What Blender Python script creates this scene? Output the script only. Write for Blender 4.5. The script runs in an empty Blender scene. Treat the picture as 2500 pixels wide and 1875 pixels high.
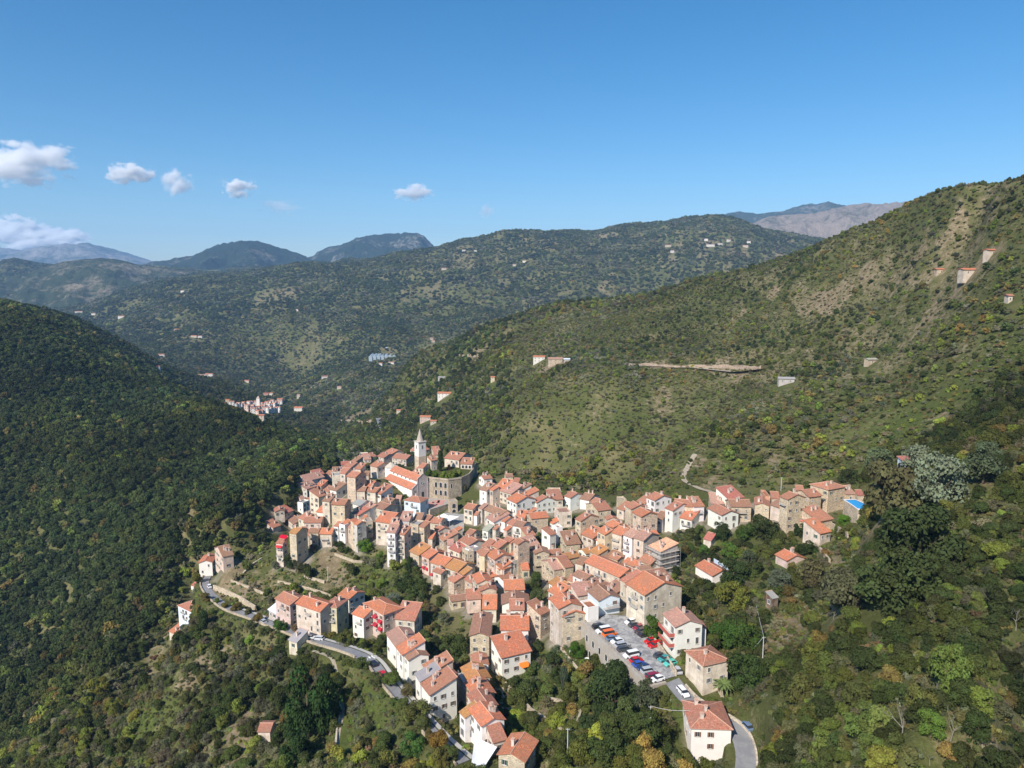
import bpy, bmesh, math, random
import numpy as np
from mathutils import Vector, Matrix
R = math.radians
rnd = random.Random(7)
SC = bpy.context.scene
COL = SC.collection
# ---------------------------------------------------------------- camera model (photo measured on a 2500 x 1875 frame)
FPX, PITCH = 1736.0, R(8.0)
CX, CY = 1250.0, 937.5
CP, SP = math.cos(PITCH), math.sin(PITCH)
def ray(px, py):
    a = (px-CX)/FPX; u = -(py-CY)/FPX
    return a, CP+u*SP, -SP+u*CP
def at_y(px, py, y):
    a, b, c = ray(px, py); t = y/b
    return (a*t, y, c*t)
def at_z(px, py, z):
    a, b, c = ray(px, py); t = z/c
    return (a*t, b*t, z)
CROPS = {'A': (650, 1000, 4.022), 'B': (1100, 1150, 4.022), 'C': (1600, 1100, 4.022), 'D': (400, 1300, 4.022),
         'E': (900, 1400, 3.4927), 'F': (1350, 1400, 3.4927), 'S': (0, 0, 1.0)}
def cr(c, x, y):
    a, b, s = CROPS[c]; return a+x/s, b+y/s
# ---------------------------------------------------------------- numpy noise
def _hash(ix, iy, s):
    n = (ix.astype(np.int64)*374761393 + iy.astype(np.int64)*668265263 + s*1442695041) & 0xffffffff
    n = ((n ^ (n >> 13))*1274126177) & 0xffffffff
    n = (n ^ (n >> 16)) & 0xffffffff
    return n/4294967295.0
def vnoise(x, y, s=0):
    ix = np.floor(x); iy = np.floor(y); fx = x-ix; fy = y-iy
    fx = fx*fx*(3-2*fx); fy = fy*fy*(3-2*fy)
    a = _hash(ix, iy, s); b = _hash(ix+1, iy, s); c = _hash(ix, iy+1, s); d = _hash(ix+1, iy+1, s)
    return (a*(1-fx)+b*fx)*(1-fy)+(c*(1-fx)+d*fx)*fy
def fbm(x, y, s=0, o=5, g=0.5):
    r = np.zeros_like(x, dtype=float); a = 1.0; t = 0
    for k in range(o):
        r += a*(vnoise(x*2**k+17.3*k, y*2**k-9.1*k, s+k)*2-1); t += a; a *= g
    return r/t
# ---------------------------------------------------------------- terrain: thin plate spline through measured points
CT = [  # px, py, forward distance
 # near foreground, bottom of the frame
 (1272,1860,150),(1722,1860,152),(1500,1875,145),(1400,1800,158),(1250,1760,176),(1150,1875,150),(1020,1860,160),
 (900,1875,158),(800,1800,181),(700,1875,168),(560,1860,188),(560,1750,213),(400,1875,203),(300,1800,236),(200,1875,228),(160,1790,252),
 (420,1640,250),(520,1600,254),(450,1530,282),(650,1560,247),(760,1640,221),(850,1700,198),(930,1740,184),(620,1700,222),
 # road
 (932,1645,203),(848,1585,226),(773,1560,241),(690,1528,256),(620,1503,270),(555,1470,286),(500,1430,306),(497,1400,322),(535,1375,332),
 (1010,1720,190),(1060,1790,172),(1110,1850,158),
 # slope between road and village
 (760,1480,274),(700,1440,288),(640,1420,297),(850,1470,272),(900,1430,284),(681,1390,300),(800,1390,298),(948,1385,292),(1010,1440,272),
 (1000,1560,232),(1100,1600,217),(1050,1640,208),
 # village
 (1200,1560,222),(1300,1500,236),(1300,1610,205),(1180,1690,192),(1440,1690,186),(1200,1450,258),(1100,1400,276),(1350,1400,268),
 (1450,1420,250),(1560,1400,246),(1250,1300,305),(1110,1274,331),(1030,1225,358),(1000,1160,392),(900,1160,392),(1130,1150,385),(1070,1150,395),(960,1145,402),(840,1160,398),(820,1190,384),(740,1260,352),(690,1300,334),
 (1100,1190,375),(1200,1230,345),(1400,1280,306),(1550,1290,290),(1500,1240,318),(1700,1290,272),(1650,1380,248),
 (1800,1290,264),(2035,1290,246),(1900,1270,262),(2080,1240,268),(1950,1380,226),(1850,1420,222),(1800,1330,262),(1750,1480,214),(2050,1400,210),
 (1444,1520,208),(1593,1666,174),(1540,1520,206),(1640,1620,180),(1665,1575,187),(1750,1620,180),(1560,1750,158),(1850,1700,160),(1900,1600,176),(1800,1800,150),(1830,1850,140),
 # gully and hill right of the village
 (1300,1160,430),(1450,1180,385),(1640,1190,318),(1800,1180,310),(1990,1150,315),(2100,1150,300),
 (1300,1050,560),(1500,1050,450),(1700,1050,400),(1900,1050,375),(2100,1000,380),(1500,960,580),(1780,905,600),(1950,900,520),(2100,850,520),
 (1150,1000,760),(1250,950,760),(1310,880,770),(1400,850,800),(1600,850,720),(1800,780,770),(2000,700,690),(2200,620,600),(2380,660,450),(2400,560,520),
 (1150,900,880),(1050,950,980),(1000,900,1150),(2200,750,520),(2350,800,380),(2200,900,420),(2050,950,420),(2480,950,270),(2300,1000,310),
 (2500,440,480),(2351,455,560),(2242,488,630),(2188,515,680),(2098,560,750),(2015,588,820),(1910,630,880),(1800,665,940),(1669,688,1000),(1597,716,1020),(1481,734,1060),(1362,742,1100),(1289,763,1120),(1203,796,1150),(1134,825,1180),(1080,854,1200),(1000,885,1260),
 # right foreground slope
 (2300,1100,262),(2150,1250,212),(2480,1200,180),(2150,1400,172),(2350,1400,150),(2480,1400,135),(2000,1550,165),(2200,1600,132),(2400,1600,118),(2400,1750,102),(2200,1750,112),(2000,1750,130),(1950,1870,122),(2200,1870,100),(2450,1870,90),
 # left valley and hill
 (0,1880,280),(0,1700,350),(150,1700,325),(300,1600,330),(0,1500,430),(200,1500,400),(350,1450,390),(400,1380,410),(0,1250,530),(200,1250,500),(400,1250,470),(550,1300,420),
 (600,1180,520),(300,1100,600),(0,1050,640),(450,1080,640),(0,900,760),(150,930,740),(0,812,830),(120,860,810),(298,972,760),(447,992,730),(547,1017,700),(696,1066,680),(780,1110,600),(700,1180,480),
 (0,757,1250),(99,768,1250),(199,798,1250),(298,853,1240),(398,918,1230),(462,972,1220),(560,1015,1300),(700,1060,1000),(850,1080,900),
 # far valley with the second village, and the ridges behind
 (640,995,1750),(560,985,1750),(720,1000,1650),(800,1010,1500),(900,1030,1150),(820,1040,1250),(950,1000,1300),(600,940,2000),(750,930,1950),(900,900,1900),(500,900,2050),(420,850,2300),
 (900,800,2400),(700,800,2500),(500,800,2500),(1050,780,2500),(1200,730,2700),(1400,700,2800),(300,800,2700),(1000,700,2900),(800,720,2900),(600,740,2900),(450,730,3000),
 (1072,618,3500),(1217,583,3600),(1325,578,3600),(1470,567,3700),(1651,542,3700),(1800,548,3700),(1900,580,3600),(1990,600,3500),(1600,640,3000),(1800,640,2900),
 (945,650,3400),(796,668,3300),(721,670,3300),(646,690,3250),(472,700,3200),(348,733,3100),(278,760,3050),
 (0,780,3300),(150,760,3600),(250,720,4000),(0,720,4200),(100,700,4400),(300,680,4600),(0,663,5100),(124,655,5100),(199,639,5100),(273,637,5100),(348,655,5050),(500,670,4900),(700,655,4700),(900,640,4500),(1200,610,4700),(1600,580,4700),(2000,600,4700),
]
CTW = [  # hidden ground, by position x, y, z
 (-150,300,-190),(-165,390,-205),(-125,440,-196),(-60,470,-196),(20,500,-190),(90,480,-124),(-30,450,-158),
 (60,420,-128),(-115,455,-170),(30,330,-112),(-250,230,-215),
 (0,90,-112),(-60,90,-116),(60,90,-100),(110,60,-62),(0,40,-110),(-90,60,-125),(80,100,-84),(-170,120,-160),(-130,150,-150),(-300,150,-215),(-330,60,-215),(-150,40,-160),(150,40,-50),
 (0,1400,-230),(200,1500,-170),(400,1500,-120),(700,1300,-60),(1000,1300,0),(900,600,40),(700,420,70),(460,250,30),(300,150,0),(-500,300,-150),(-700,500,-60),(-900,900,-10),(-1100,1300,-20),
 (-600,1500,-200),(-900,1800,-210),(-1500,2500,-200),(-2200,3000,-100),(-700,2300,-290),(500,2200,-240),(1100,2200,-150),(1600,2200,-40),(2500,2500,150),(2500,4000,250),(3500,5000,200),(-3500,5000,200),
 (2200,1500,200),(-2200,1800,-100),(0,20,-110),(100,20,-60),
]
def _tps_fit(pts, val, lam=8e-4):
    n = len(pts); d2 = ((pts[:, None, :]-pts[None, :, :])**2).sum(-1)
    K = 0.5*d2*np.log(d2+1e-12)
    A = np.zeros((n+3, n+3)); A[:n, :n] = K+lam*np.eye(n)
    A[:n, n] = 1; A[:n, n+1:] = pts; A[n, :n] = 1; A[n+1:, :n] = pts.T
    b = np.zeros(n+3); b[:n] = val
    return np.linalg.solve(A, b)
_p = []; _s = []
for _q in [(2242,488,630),(2188,515,680),(2098,560,750),(2015,588,820),(1910,630,880),(1800,665,940),(1669,688,1000),(1597,716,1020),(1481,734,1060),(1362,742,1100),(1203,796,1150),(1080,854,1200)]:
    CT.append((_q[0], _q[1]+40, _q[2]*1.25)); CT.append((_q[0]+10, _q[1]+80, _q[2]*1.45))
CT += [(2600,425,460),(2700,410,450),(2560,432,465),(2430,448,515)]
CT[CT.index((2351,455,560))] = (2351,463,560)
CT[CT.index((2500,440,480))] = (2500,438,485)
for px, py, y in CT:
    x, yy, z = at_y(px, py, y); _p.append((x/y*1.6, math.log(y))); _s.append((z-2.0)/y if y < 900 else z/y)
for x, y, z in CTW:
    _p.append((x/y*1.6, math.log(y))); _s.append(z/y)
_p = np.array(_p); _s = np.array(_s)
_w = _tps_fit(_p, _s)
NU, NV = 720, 960
U0, U1, V0, V1 = -1.15, 1.15, math.log(38), math.log(5300)
gu = np.linspace(U0, U1, NU); gv = np.linspace(V0, V1, NV)
_c = np.linspace(0, 1, 161)
cu = U0+(U1-U0)*_c; cv = V0+(V1-V0)*np.linspace(0, 1, 201)
GU, GV = np.meshgrid(cu, cv)
q = np.stack([GU.ravel()*1.6, GV.ravel()], -1)
val = np.zeros(len(q))
for i in range(0, len(q), 4000):
    qq = q[i:i+4000]; d2 = ((qq[:, None, :]-_p[None])**2).sum(-1)
    val[i:i+4000] = (0.5*d2*np.log(d2+1e-12))@_w[:len(_p)]+_w[len(_p)]+qq@_w[len(_p)+1:]
val = val.reshape(GU.shape)
def _bilin(grid, fu, fv):
    nv, nu = grid.shape
    fu = np.clip(fu, 0, nu-1.001); fv = np.clip(fv, 0, nv-1.001)
    iu = fu.astype(int); iv = fv.astype(int); a = fu-iu; b = fv-iv
    return (grid[iv, iu]*(1-a)+grid[iv, iu+1]*a)*(1-b)+(grid[iv+1, iu]*(1-a)+grid[iv+1, iu+1]*a)*b
FU, FV = np.meshgrid(gu, gv)
Ygrid = np.exp(FV); Xgrid = FU*Ygrid
Zgrid = _bilin(val, (FU-U0)/(U1-U0)*160, (FV-V0)/(V1-V0)*200)*Ygrid
# natural relief: small near the village, strong in the far hills
far = np.clip((Ygrid-450)/900, 0, 1)
side = np.clip((np.abs(Xgrid+10)-130)/150, 0, 1)
n1 = fbm(Xgrid/260, Ygrid/260, 3, 5); n2 = fbm(Xgrid/60, Ygrid/60, 11, 4)
rid = 1-np.abs(fbm(Xgrid/420+0.3*n1, Ygrid/420, 23, 4))*2
farther = np.clip((Ygrid-1500)/1500, 0, 1)
Zgrid += far*n1*16+np.maximum(far, side)*n2*3.0+farther*(rid*22+n1*14+9*fbm(Xgrid/150, Ygrid/150, 29, 4)-10)
Zgrid += np.clip((Ygrid-60)/200, 0.3, 1)*0.5*fbm(Xgrid/9, Ygrid/9, 31, 3)
# the right ridge never rises above its measured skyline
SKR = [(1000,880),(1080,848),(1134,819),(1203,790),(1289,757),(1362,736),(1481,728),(1597,710),(1669,681),(1700,668),(1800,658),(1910,624),(2015,581),(2098,552),(2188,508),(2242,480),(2351,447),(2500,432),(2700,405),(3200,380)]
_d = Ygrid*CP-Zgrid*SP; _px = CX+Xgrid/_d*FPX
_cy = np.interp(_px, [1000,1203,1481,1700,1910,2098,2242,2351,2500,3200], [1260,1150,1060,980,880,750,630,560,480,420])
_py = np.interp(_px, [p[0] for p in SKR], [p[1] for p in SKR])+5.5*500/_cy+np.clip(Ygrid/_cy-1, 0, 1)*90+np.clip(1-Ygrid/_cy, 0, 1)*60
_u = -(_py-CY)/FPX; _zl = (-SP+_u*CP)/(CP+_u*SP)*Ygrid+np.clip((1420-_px)/260, 0, 1)**2*120
_ok = (_px > 1160) & (Ygrid > 330) & (Ygrid < _cy*2.0)
Zgrid = np.where(_ok & (Zgrid > _zl), _zl, Zgrid)
def seg_dist(X, Y, pts):
    """distance to a polyline (x,y,z), and the z along it"""
    best = np.full(X.shape, 1e9); zz = np.zeros(X.shape)
    for (x0, y0, z0), (x1, y1, z1) in zip(pts[:-1], pts[1:]):
        dx, dy = x1-x0, y1-y0; L = dx*dx+dy*dy+1e-9
        t = np.clip(((X-x0)*dx+(Y-y0)*dy)/L, 0, 1)
        d = np.hypot(X-(x0+t*dx), Y-(y0+t*dy)); m = d < best
        best = np.where(m, d, best); zz = np.where(m, z0+t*(z1-z0), zz)
    return best, zz
def tz0(x, y):
    return float(_bilin(Zgrid, np.array([(x/y-U0)/(U1-U0)*(NU-1)]), np.array([(math.log(y)-V0)/(V1-V0)*(NV-1)]))[0])
def tzs(X, Y):
    return _bilin(Zgrid, (X/Y-U0)/(U1-U0)*(NU-1), (np.log(Y)-V0)/(V1-V0)*(NV-1))
def hit(px, py, h=0.0, y0=70, y1=5000, z=tz0):
    """where the view ray through a photo point meets ground + h"""
    a, b, c = ray(px, py); y = y0; prev = y0
    while y < y1:
        if c/b*y <= z(a/b*y, y)+h:
            lo, hi = prev, y
            for _ in range(14):
                m = (lo+hi)/2
                if c/b*m <= z(a/b*m, m)+h: hi = m
                else: lo = m
            return (a/b*hi, hi, c/b*hi)
        prev = y; y *= 1.008
    return (a/b*y1, y1, c/b*y1)
def smooth_line(pts, n=6):
    out = []
    P = [pts[0]]+list(pts)+[pts[-1]]
    for i in range(1, len(P)-2):
        for k in range(n):
            t = k/n; a, b, c, d = (np.array(P[i+j-1], float) for j in range(4))
            out.append(tuple(0.5*((2*b)+(-a+c)*t+(2*a-5*b+4*c-d)*t*t+(-a+3*b-3*c+d)*t**3)))
    out.append(tuple(float(v) for v in pts[-1])); return out
# flat ground under roads, squares and the car park (the terrain is graded to them)
def road_pts(lst, n=5):
    return smooth_line([at_y(*p) for p in lst], n)
PK_Z = -104.0
ROAD_MAIN = smooth_line([at_y(*p) for p in [(560,1350,345),(520,1390,328),(500,1428,307),(545,1478,284),(620,1508,268),(690,1535,252),(773,1566,238),(848,1588,223),(905,1615,212),(940,1660,199),(985,1712,187),(1020,1752,178),(1075,1812,166),(1130,1862,156)]])
ROAD_RIGHT = smooth_line([at_z(1600,1600,PK_Z), at_z(1640,1660,PK_Z-.2), at_z(1685,1712,PK_Z-.6), at_z(1740,1745,PK_Z-1.0), at_z(1790,1775,PK_Z-1.6), at_z(1813,1810,PK_Z-2.2), at_z(1822,1860,PK_Z-3.0), at_z(1812,1930,PK_Z-4.0)])
pk = [at_z(1443,1524,PK_Z), at_z(1593,1668,PK_Z), at_z(1650,1650,PK_Z), at_z(1618,1592,PK_Z), at_z(1545,1505,PK_Z), at_z(1480,1500,PK_Z)]
PIAZZA_Z = -114.0
piazza = [at_z(1092,1300,PIAZZA_Z), at_z(1132,1312,PIAZZA_Z), at_z(1134,1255,PIAZZA_Z), at_z(1085,1252,PIAZZA_Z)]
def poly_dist(X, Y, poly):
    inside = np.zeros(X.shape, bool); n = len(poly)
    for i in range(n):
        x0, y0 = poly[i][:2]; x1, y1 = poly[(i+1) % n][:2]
        c = ((y0 > Y) != (y1 > Y)) & (X < (x1-x0)*(Y-y0)/(y1-y0+1e-12)+x0); inside ^= c
    d, _ = seg_dist(X, Y, [(*p[:2], 0) for p in poly]+[(*poly[0][:2], 0)])
    return np.where(inside, 0, d)
for pts, w, fall in ((ROAD_MAIN, 3.4, 5.0), (ROAD_RIGHT, 2.6, 3.0)):
    d, z = seg_dist(Xgrid, Ygrid, pts)
    k = np.clip(1-(d-w)/fall, 0, 1); k = k*k*(3-2*k); Zgrid = Zgrid*(1-k)+(z-0.15)*k
ROADMASK = np.minimum(seg_dist(Xgrid, Ygrid, ROAD_MAIN)[0], seg_dist(Xgrid, Ygrid, ROAD_RIGHT)[0])
d = poly_dist(Xgrid, Ygrid, pk); k = np.clip(1-(d-0.6)/2.0, 0, 1)
Zgrid = Zgrid*(1-k)+(PK_Z-0.12)*k
# the retaining wall drop left of the car park
wa, wb = pk[0], pk[1]
_n = np.array([-(wb[1]-wa[1]), wb[0]-wa[0]]); _n = _n/np.hypot(*_n)
if _n[0] > 0: _n = -_n
sd = (Xgrid-wa[0])*_n[0]+(Ygrid-wa[1])*_n[1]
tt = ((Xgrid-wa[0])*(wb[0]-wa[0])+(Ygrid-wa[1])*(wb[1]-wa[1]))/((wb[0]-wa[0])**2+(wb[1]-wa[1])**2)
low = np.clip((sd-.3)/.7, 0, 1)*np.clip((26-sd)/18, 0, 1)*np.clip((tt+0.02)/0.05, 0, 1)*np.clip((1.25-tt)/0.3, 0, 1)
Zgrid = np.where(low > 0, Zgrid*(1-low)+np.minimum(Zgrid, PK_Z-9.0-3*tt)*low, Zgrid)
d = poly_dist(Xgrid, Ygrid, piazza); k = np.clip(1-(d-0.6)/3.0, 0, 1)
Zgrid = Zgrid*(1-k)+(PIAZZA_Z-0.12)*k
# ---------------------------------------------------------------- materials
def new_mat(name):
    m = bpy.data.materials.new(name); m.use_nodes = True
    nt = m.node_tree; b = nt.nodes['Principled BSDF']
    b.inputs['Specular IOR Level'].default_value = 0.2; b.inputs['Roughness'].default_value = 0.85
    return m, nt, b
def N(nt, t, **k):
    n = nt.nodes.new(t)
    for a, v in k.items():
        if a.startswith('i_'): n.inputs[a[2:].replace('_', ' ')].default_value = v
        else: setattr(n, a, v)
    return n
def ramp(nt, fac, stops, interp='LINEAR'):
    r = nt.nodes.new('ShaderNodeValToRGB'); r.color_ramp.interpolation = interp
    e = r.color_ramp.elements
    while len(e) < len(stops): e.new(0.5)
    for k, (p, c) in enumerate(stops):
        e[k].position = p; e[k].color = (*c, 1) if len(c) == 3 else c
    nt.links.new(fac, r.inputs[0]); return r.outputs[0]
def noise(nt, vec, scale, detail=4, rough=.55, dist=0):
    n = N(nt, 'ShaderNodeTexNoise'); n.inputs['Scale'].default_value = scale; n.inputs['Detail'].default_value = detail
    n.inputs['Roughness'].default_value = rough; n.inputs['Distortion'].default_value = dist
    if vec is not None: nt.links.new(vec, n.inputs['Vector'])
    return n.outputs['Fac']
def mixc(nt, fac, a, b, mode='MIX'):
    m = nt.nodes.new('ShaderNodeMix'); m.data_type = 'RGBA'; m.blend_type = mode
    for s, v in ((0, fac), (6, a), (7, b)):
        if hasattr(v, 'links'): nt.links.new(v, m.inputs[s])
        else: m.inputs[s].default_value = v if s == 0 else ((*v, 1) if len(v) == 3 else v)
    return m.outputs[2]
def math_(nt, op, a, b=None, clamp=False):
    m = nt.nodes.new('ShaderNodeMath'); m.operation = op; m.use_clamp = clamp
    for s, v in ((0, a), (1, b)):
        if v is None: continue
        if hasattr(v, 'links'): nt.links.new(v, m.inputs[s])
        else: m.inputs[s].default_value = v
    return m.outputs[0]
def bump(nt, b, h, strength=.5, dist=.1):
    n = nt.nodes.new('ShaderNodeBump'); n.inputs['Strength'].default_value = strength; n.inputs['Distance'].default_value = dist
    nt.links.new(h, n.inputs['Height']); nt.links.new(n.outputs[0], b.inputs['Normal'])
def flat_mat(name, c, rough=.7, spec=.2, var=.12, scale=1.5, metal=0):
    m, nt, b = new_mat(name); b.inputs['Roughness'].default_value = rough; b.inputs['Specular IOR Level'].default_value = spec; b.inputs['Metallic'].default_value = metal
    tc = N(nt, 'ShaderNodeTexCoord')
    f = noise(nt, tc.outputs['Object'], scale, 3)
    nt.links.new(mixc(nt, f, tuple(max(0, x*(1-var)) for x in c), tuple(min(1, x*(1+var)) for x in c)), b.inputs['Base Color'])
    return m
# ---------------------------------------------------------------- tagging and mesh helpers
def tag(o, label=None, cat=None, group=None, kind=None):
    if label: o['label'] = label
    if cat: o['category'] = cat
    if group: o['group'] = group
    if kind: o['kind'] = kind
    return o
def link(name, data, parent=None, loc=None, rz=0):
    o = bpy.data.objects.new(name, data); COL.objects.link(o)
    if parent: o.parent = parent
    if loc: o.location = loc
    if rz: o.rotation_euler[2] = rz
    return o
def thing(name, label, cat, loc=(0, 0, 0), rz=0, group=None):
    return tag(link(name, None, None, loc, rz), label, cat, group)
class MB:
    def __init__(s): s.v = []; s.f = []; s.uv = []; s.mi = []; s.has_uv = False
    def poly(s, pts, mi=0, uv=None):
        n = len(s.v); s.v += [tuple(p) for p in pts]; s.f.append(list(range(n, n+len(pts)))); s.mi.append(mi)
        s.uv.append(uv if uv else [(0, 0)]*len(pts)); s.has_uv |= uv is not None
    def box(s, x0, x1, y0, y1, z0, z1, mi=0):
        a = [(x0,y0,z0),(x1,y0,z0),(x1,y1,z0),(x0,y1,z0),(x0,y0,z1),(x1,y0,z1),(x1,y1,z1),(x0,y1,z1)]
        for q in ((0,3,2,1),(4,5,6,7),(0,1,5,4),(1,2,6,5),(2,3,7,6),(3,0,4,7)): s.poly([a[i] for i in q], mi)
    def prism(s, poly, z0, z1, mi=0, mtop=None):
        n = len(poly)
        s.poly([(x, y, z1) for x, y in poly], mi if mtop is None else mtop); s.poly([(x, y, z0) for x, y in reversed(poly)], mi)
        for i in range(n):
            (a, b), (c, d) = poly[i], poly[(i+1) % n]
            s.poly([(a, b, z0), (c, d, z0), (c, d, z1), (a, b, z1)], mi)
    def tube(s, pts, rad, n=6, mi=0, cap=True):
        P = [Vector(p) for p in pts]; rings = []
        for i, p in enumerate(P):
            d = (P[min(i+1, len(P)-1)]-P[max(i-1, 0)]).normalized()
            a = d.orthogonal().normalized(); b = d.cross(a)
            if i and (a.dot(pa) < 0): a = -a; b = -b
            pa = a
            r = rad[i] if isinstance(rad, (list, tuple)) else rad
            rings.append([p+(a*math.cos(2*math.pi*k/n)+b*math.sin(2*math.pi*k/n))*r for k in range(n)])
        for r0, r1 in zip(rings[:-1], rings[1:]):
            for k in range(n): s.poly([r0[k], r0[(k+1) % n], r1[(k+1) % n], r1[k]], mi)
        if cap: s.poly(list(reversed(rings[0])), mi); s.poly(rings[-1], mi)
    def mesh(s, name, mats):
        me = bpy.data.meshes.new(name); me.from_pydata(s.v, [], s.f)
        for m in (mats if isinstance(mats, (list, tuple)) else [mats]): me.materials.append(m)
        me.polygons.foreach_set('material_index', s.mi)
        if s.has_uv:
            u = me.uv_layers.new(name='UVMap'); u.data.foreach_set('uv', [c for f in s.uv for p in f for c in p])
        me.update(); return me
    def build(s, name, mats, parent=None, loc=None, rz=0): return link(name, s.mesh(name, mats), parent, loc, rz)
def grid_mesh(name, X, Y, Z, smooth=True):
    nv, nu = X.shape; me = bpy.data.meshes.new(name)
    co = np.stack([X, Y, Z], -1).reshape(-1, 3).astype(np.float32)
    idx = np.arange(nv*nu).reshape(nv, nu)
    f = np.stack([idx[:-1, :-1], idx[:-1, 1:], idx[1:, 1:], idx[1:, :-1]], -1).reshape(-1, 4).astype(np.int32)
    me.vertices.add(len(co)); me.vertices.foreach_set('co', co.ravel())
    me.loops.add(f.size); me.loops.foreach_set('vertex_index', f.ravel())
    me.polygons.add(len(f)); me.polygons.foreach_set('loop_start', np.arange(0, f.size, 4, dtype=np.int32))
    me.update(); me.validate()
    me.polygons.foreach_set('use_smooth', np.full(len(f), smooth, bool))
    return me
tz = tz0
# ---------------------------------------------------------------- camera, sun, sky
cam = bpy.data.cameras.new('camera'); camo = link('camera', cam)
cam.sensor_width = 36; cam.lens = FPX/2500*36; cam.clip_end = 90000; cam.clip_start = 1
camo.rotation_euler = (R(90)-PITCH, 0, 0); SC.camera = camo
SUN_AZ, SUN_EL = R(34), R(41)           # left of straight behind the camera
sdir = Vector((-math.sin(SUN_AZ)*math.cos(SUN_EL), -math.cos(SUN_AZ)*math.cos(SUN_EL), math.sin(SUN_EL)))
sl = bpy.data.lights.new('sun', 'SUN'); so = link('sun', sl); sl.energy = 5.0; sl.angle = R(0.5); sl.color = (1, .93, .84)
so.rotation_euler = (-sdir).to_track_quat('-Z', 'Y').to_euler()
w = bpy.data.worlds.new('World'); SC.world = w; w.use_nodes = True
wn = w.node_tree; bg = wn.nodes['Background']
sky = wn.nodes.new('ShaderNodeTexSky'); sky.sky_type = 'NISHITA'; sky.sun_disc = False
sky.sun_elevation = SUN_EL; sky.sun_rotation = math.pi+SUN_AZ; sky.altitude = 400; sky.air_density = 1.0; sky.dust_density = 0.6; sky.ozone_density = 3.2
hs_ = wn.nodes.new('ShaderNodeHueSaturation'); hs_.inputs['Saturation'].default_value = 1.36; hs_.inputs['Hue'].default_value = .497; hs_.inputs['Value'].default_value = 1.04
wn.links.new(sky.outputs[0], hs_.inputs['Color']); wn.links.new(hs_.outputs[0], bg.inputs[0]); bg.inputs[1].default_value = 0.098
SC.view_settings.view_transform = 'Standard'; SC.view_settings.look = 'None'; SC.view_settings.exposure = 0.44; SC.view_settings.gamma = 1
SC.cycles.use_denoising = True
SC.cycles.max_bounces = 6; SC.cycles.diffuse_bounces = 3; SC.cycles.transparent_max_bounces = 6; SC.cycles.volume_bounces = 12
# ---------------------------------------------------------------- ground material
def ground_material():
    m, nt, b = new_mat('hillside_ground'); b.inputs['Specular IOR Level'].default_value = 0.05; b.inputs['Roughness'].default_value = 1
    g = N(nt, 'ShaderNodeNewGeometry'); pos = g.outputs['Position']
    bare = N(nt, 'ShaderNodeAttribute', attribute_name='bare').outputs['Fac']
    green = N(nt, 'ShaderNodeAttribute', attribute_name='green').outputs['Fac']; pav = N(nt, 'ShaderNodeAttribute', attribute_name='paved').outputs['Fac']
    n1 = noise(nt, pos, .02, 6, .62); n2 = noise(nt, pos, .22, 5, .65); n3 = noise(nt, pos, 1.3, 4, .7)
    veg = ramp(nt, n1, [(.3, (.07, .08, .025)), (.5, (.095, .102, .036)), (.68, (.19, .165, .08))])
    dry = ramp(nt, n2, [(.3, (.15, .115, .065)), (.55, (.24, .19, .115)), (.75, (.33, .27, .19))])
    grass = ramp(nt, n2, [(.3, (.05, .075, .018)), (.6, (.1, .125, .03)), (.8, (.15, .15, .05))])
    f = math_(nt, 'ADD', math_(nt, 'MULTIPLY', math_(nt, 'SUBTRACT', n2, .5), 2.6), math_(nt, 'MULTIPLY', math_(nt, 'SUBTRACT', bare, .25), 2.2))
    f = math_(nt, 'ADD', f, math_(nt, 'MULTIPLY', math_(nt, 'SUBTRACT', n3, .5), 1.2), True)
    c = mixc(nt, math_(nt, 'MULTIPLY', green, .85, True), veg, grass)
    c = mixc(nt, f, c, dry)
    c = mixc(nt, 1.0, c, ramp(nt, n3, [(.2, (.6, .6, .6)), (.8, (1.25, 1.25, 1.25))]), 'MULTIPLY')
    c = mixc(nt, math_(nt, 'ADD', pav, math_(nt, 'MULTIPLY', math_(nt, 'SUBTRACT', n3, .5), math_(nt, 'MULTIPLY', pav, 1.5)), True), c, ramp(nt, n2, [(.3, (.2, .17, .13)), (.7, (.34, .3, .24))]))
    nt.links.new(c, b.inputs['Base Color'])
    bump(nt, b, n3, .9, .5)
    return m
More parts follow.
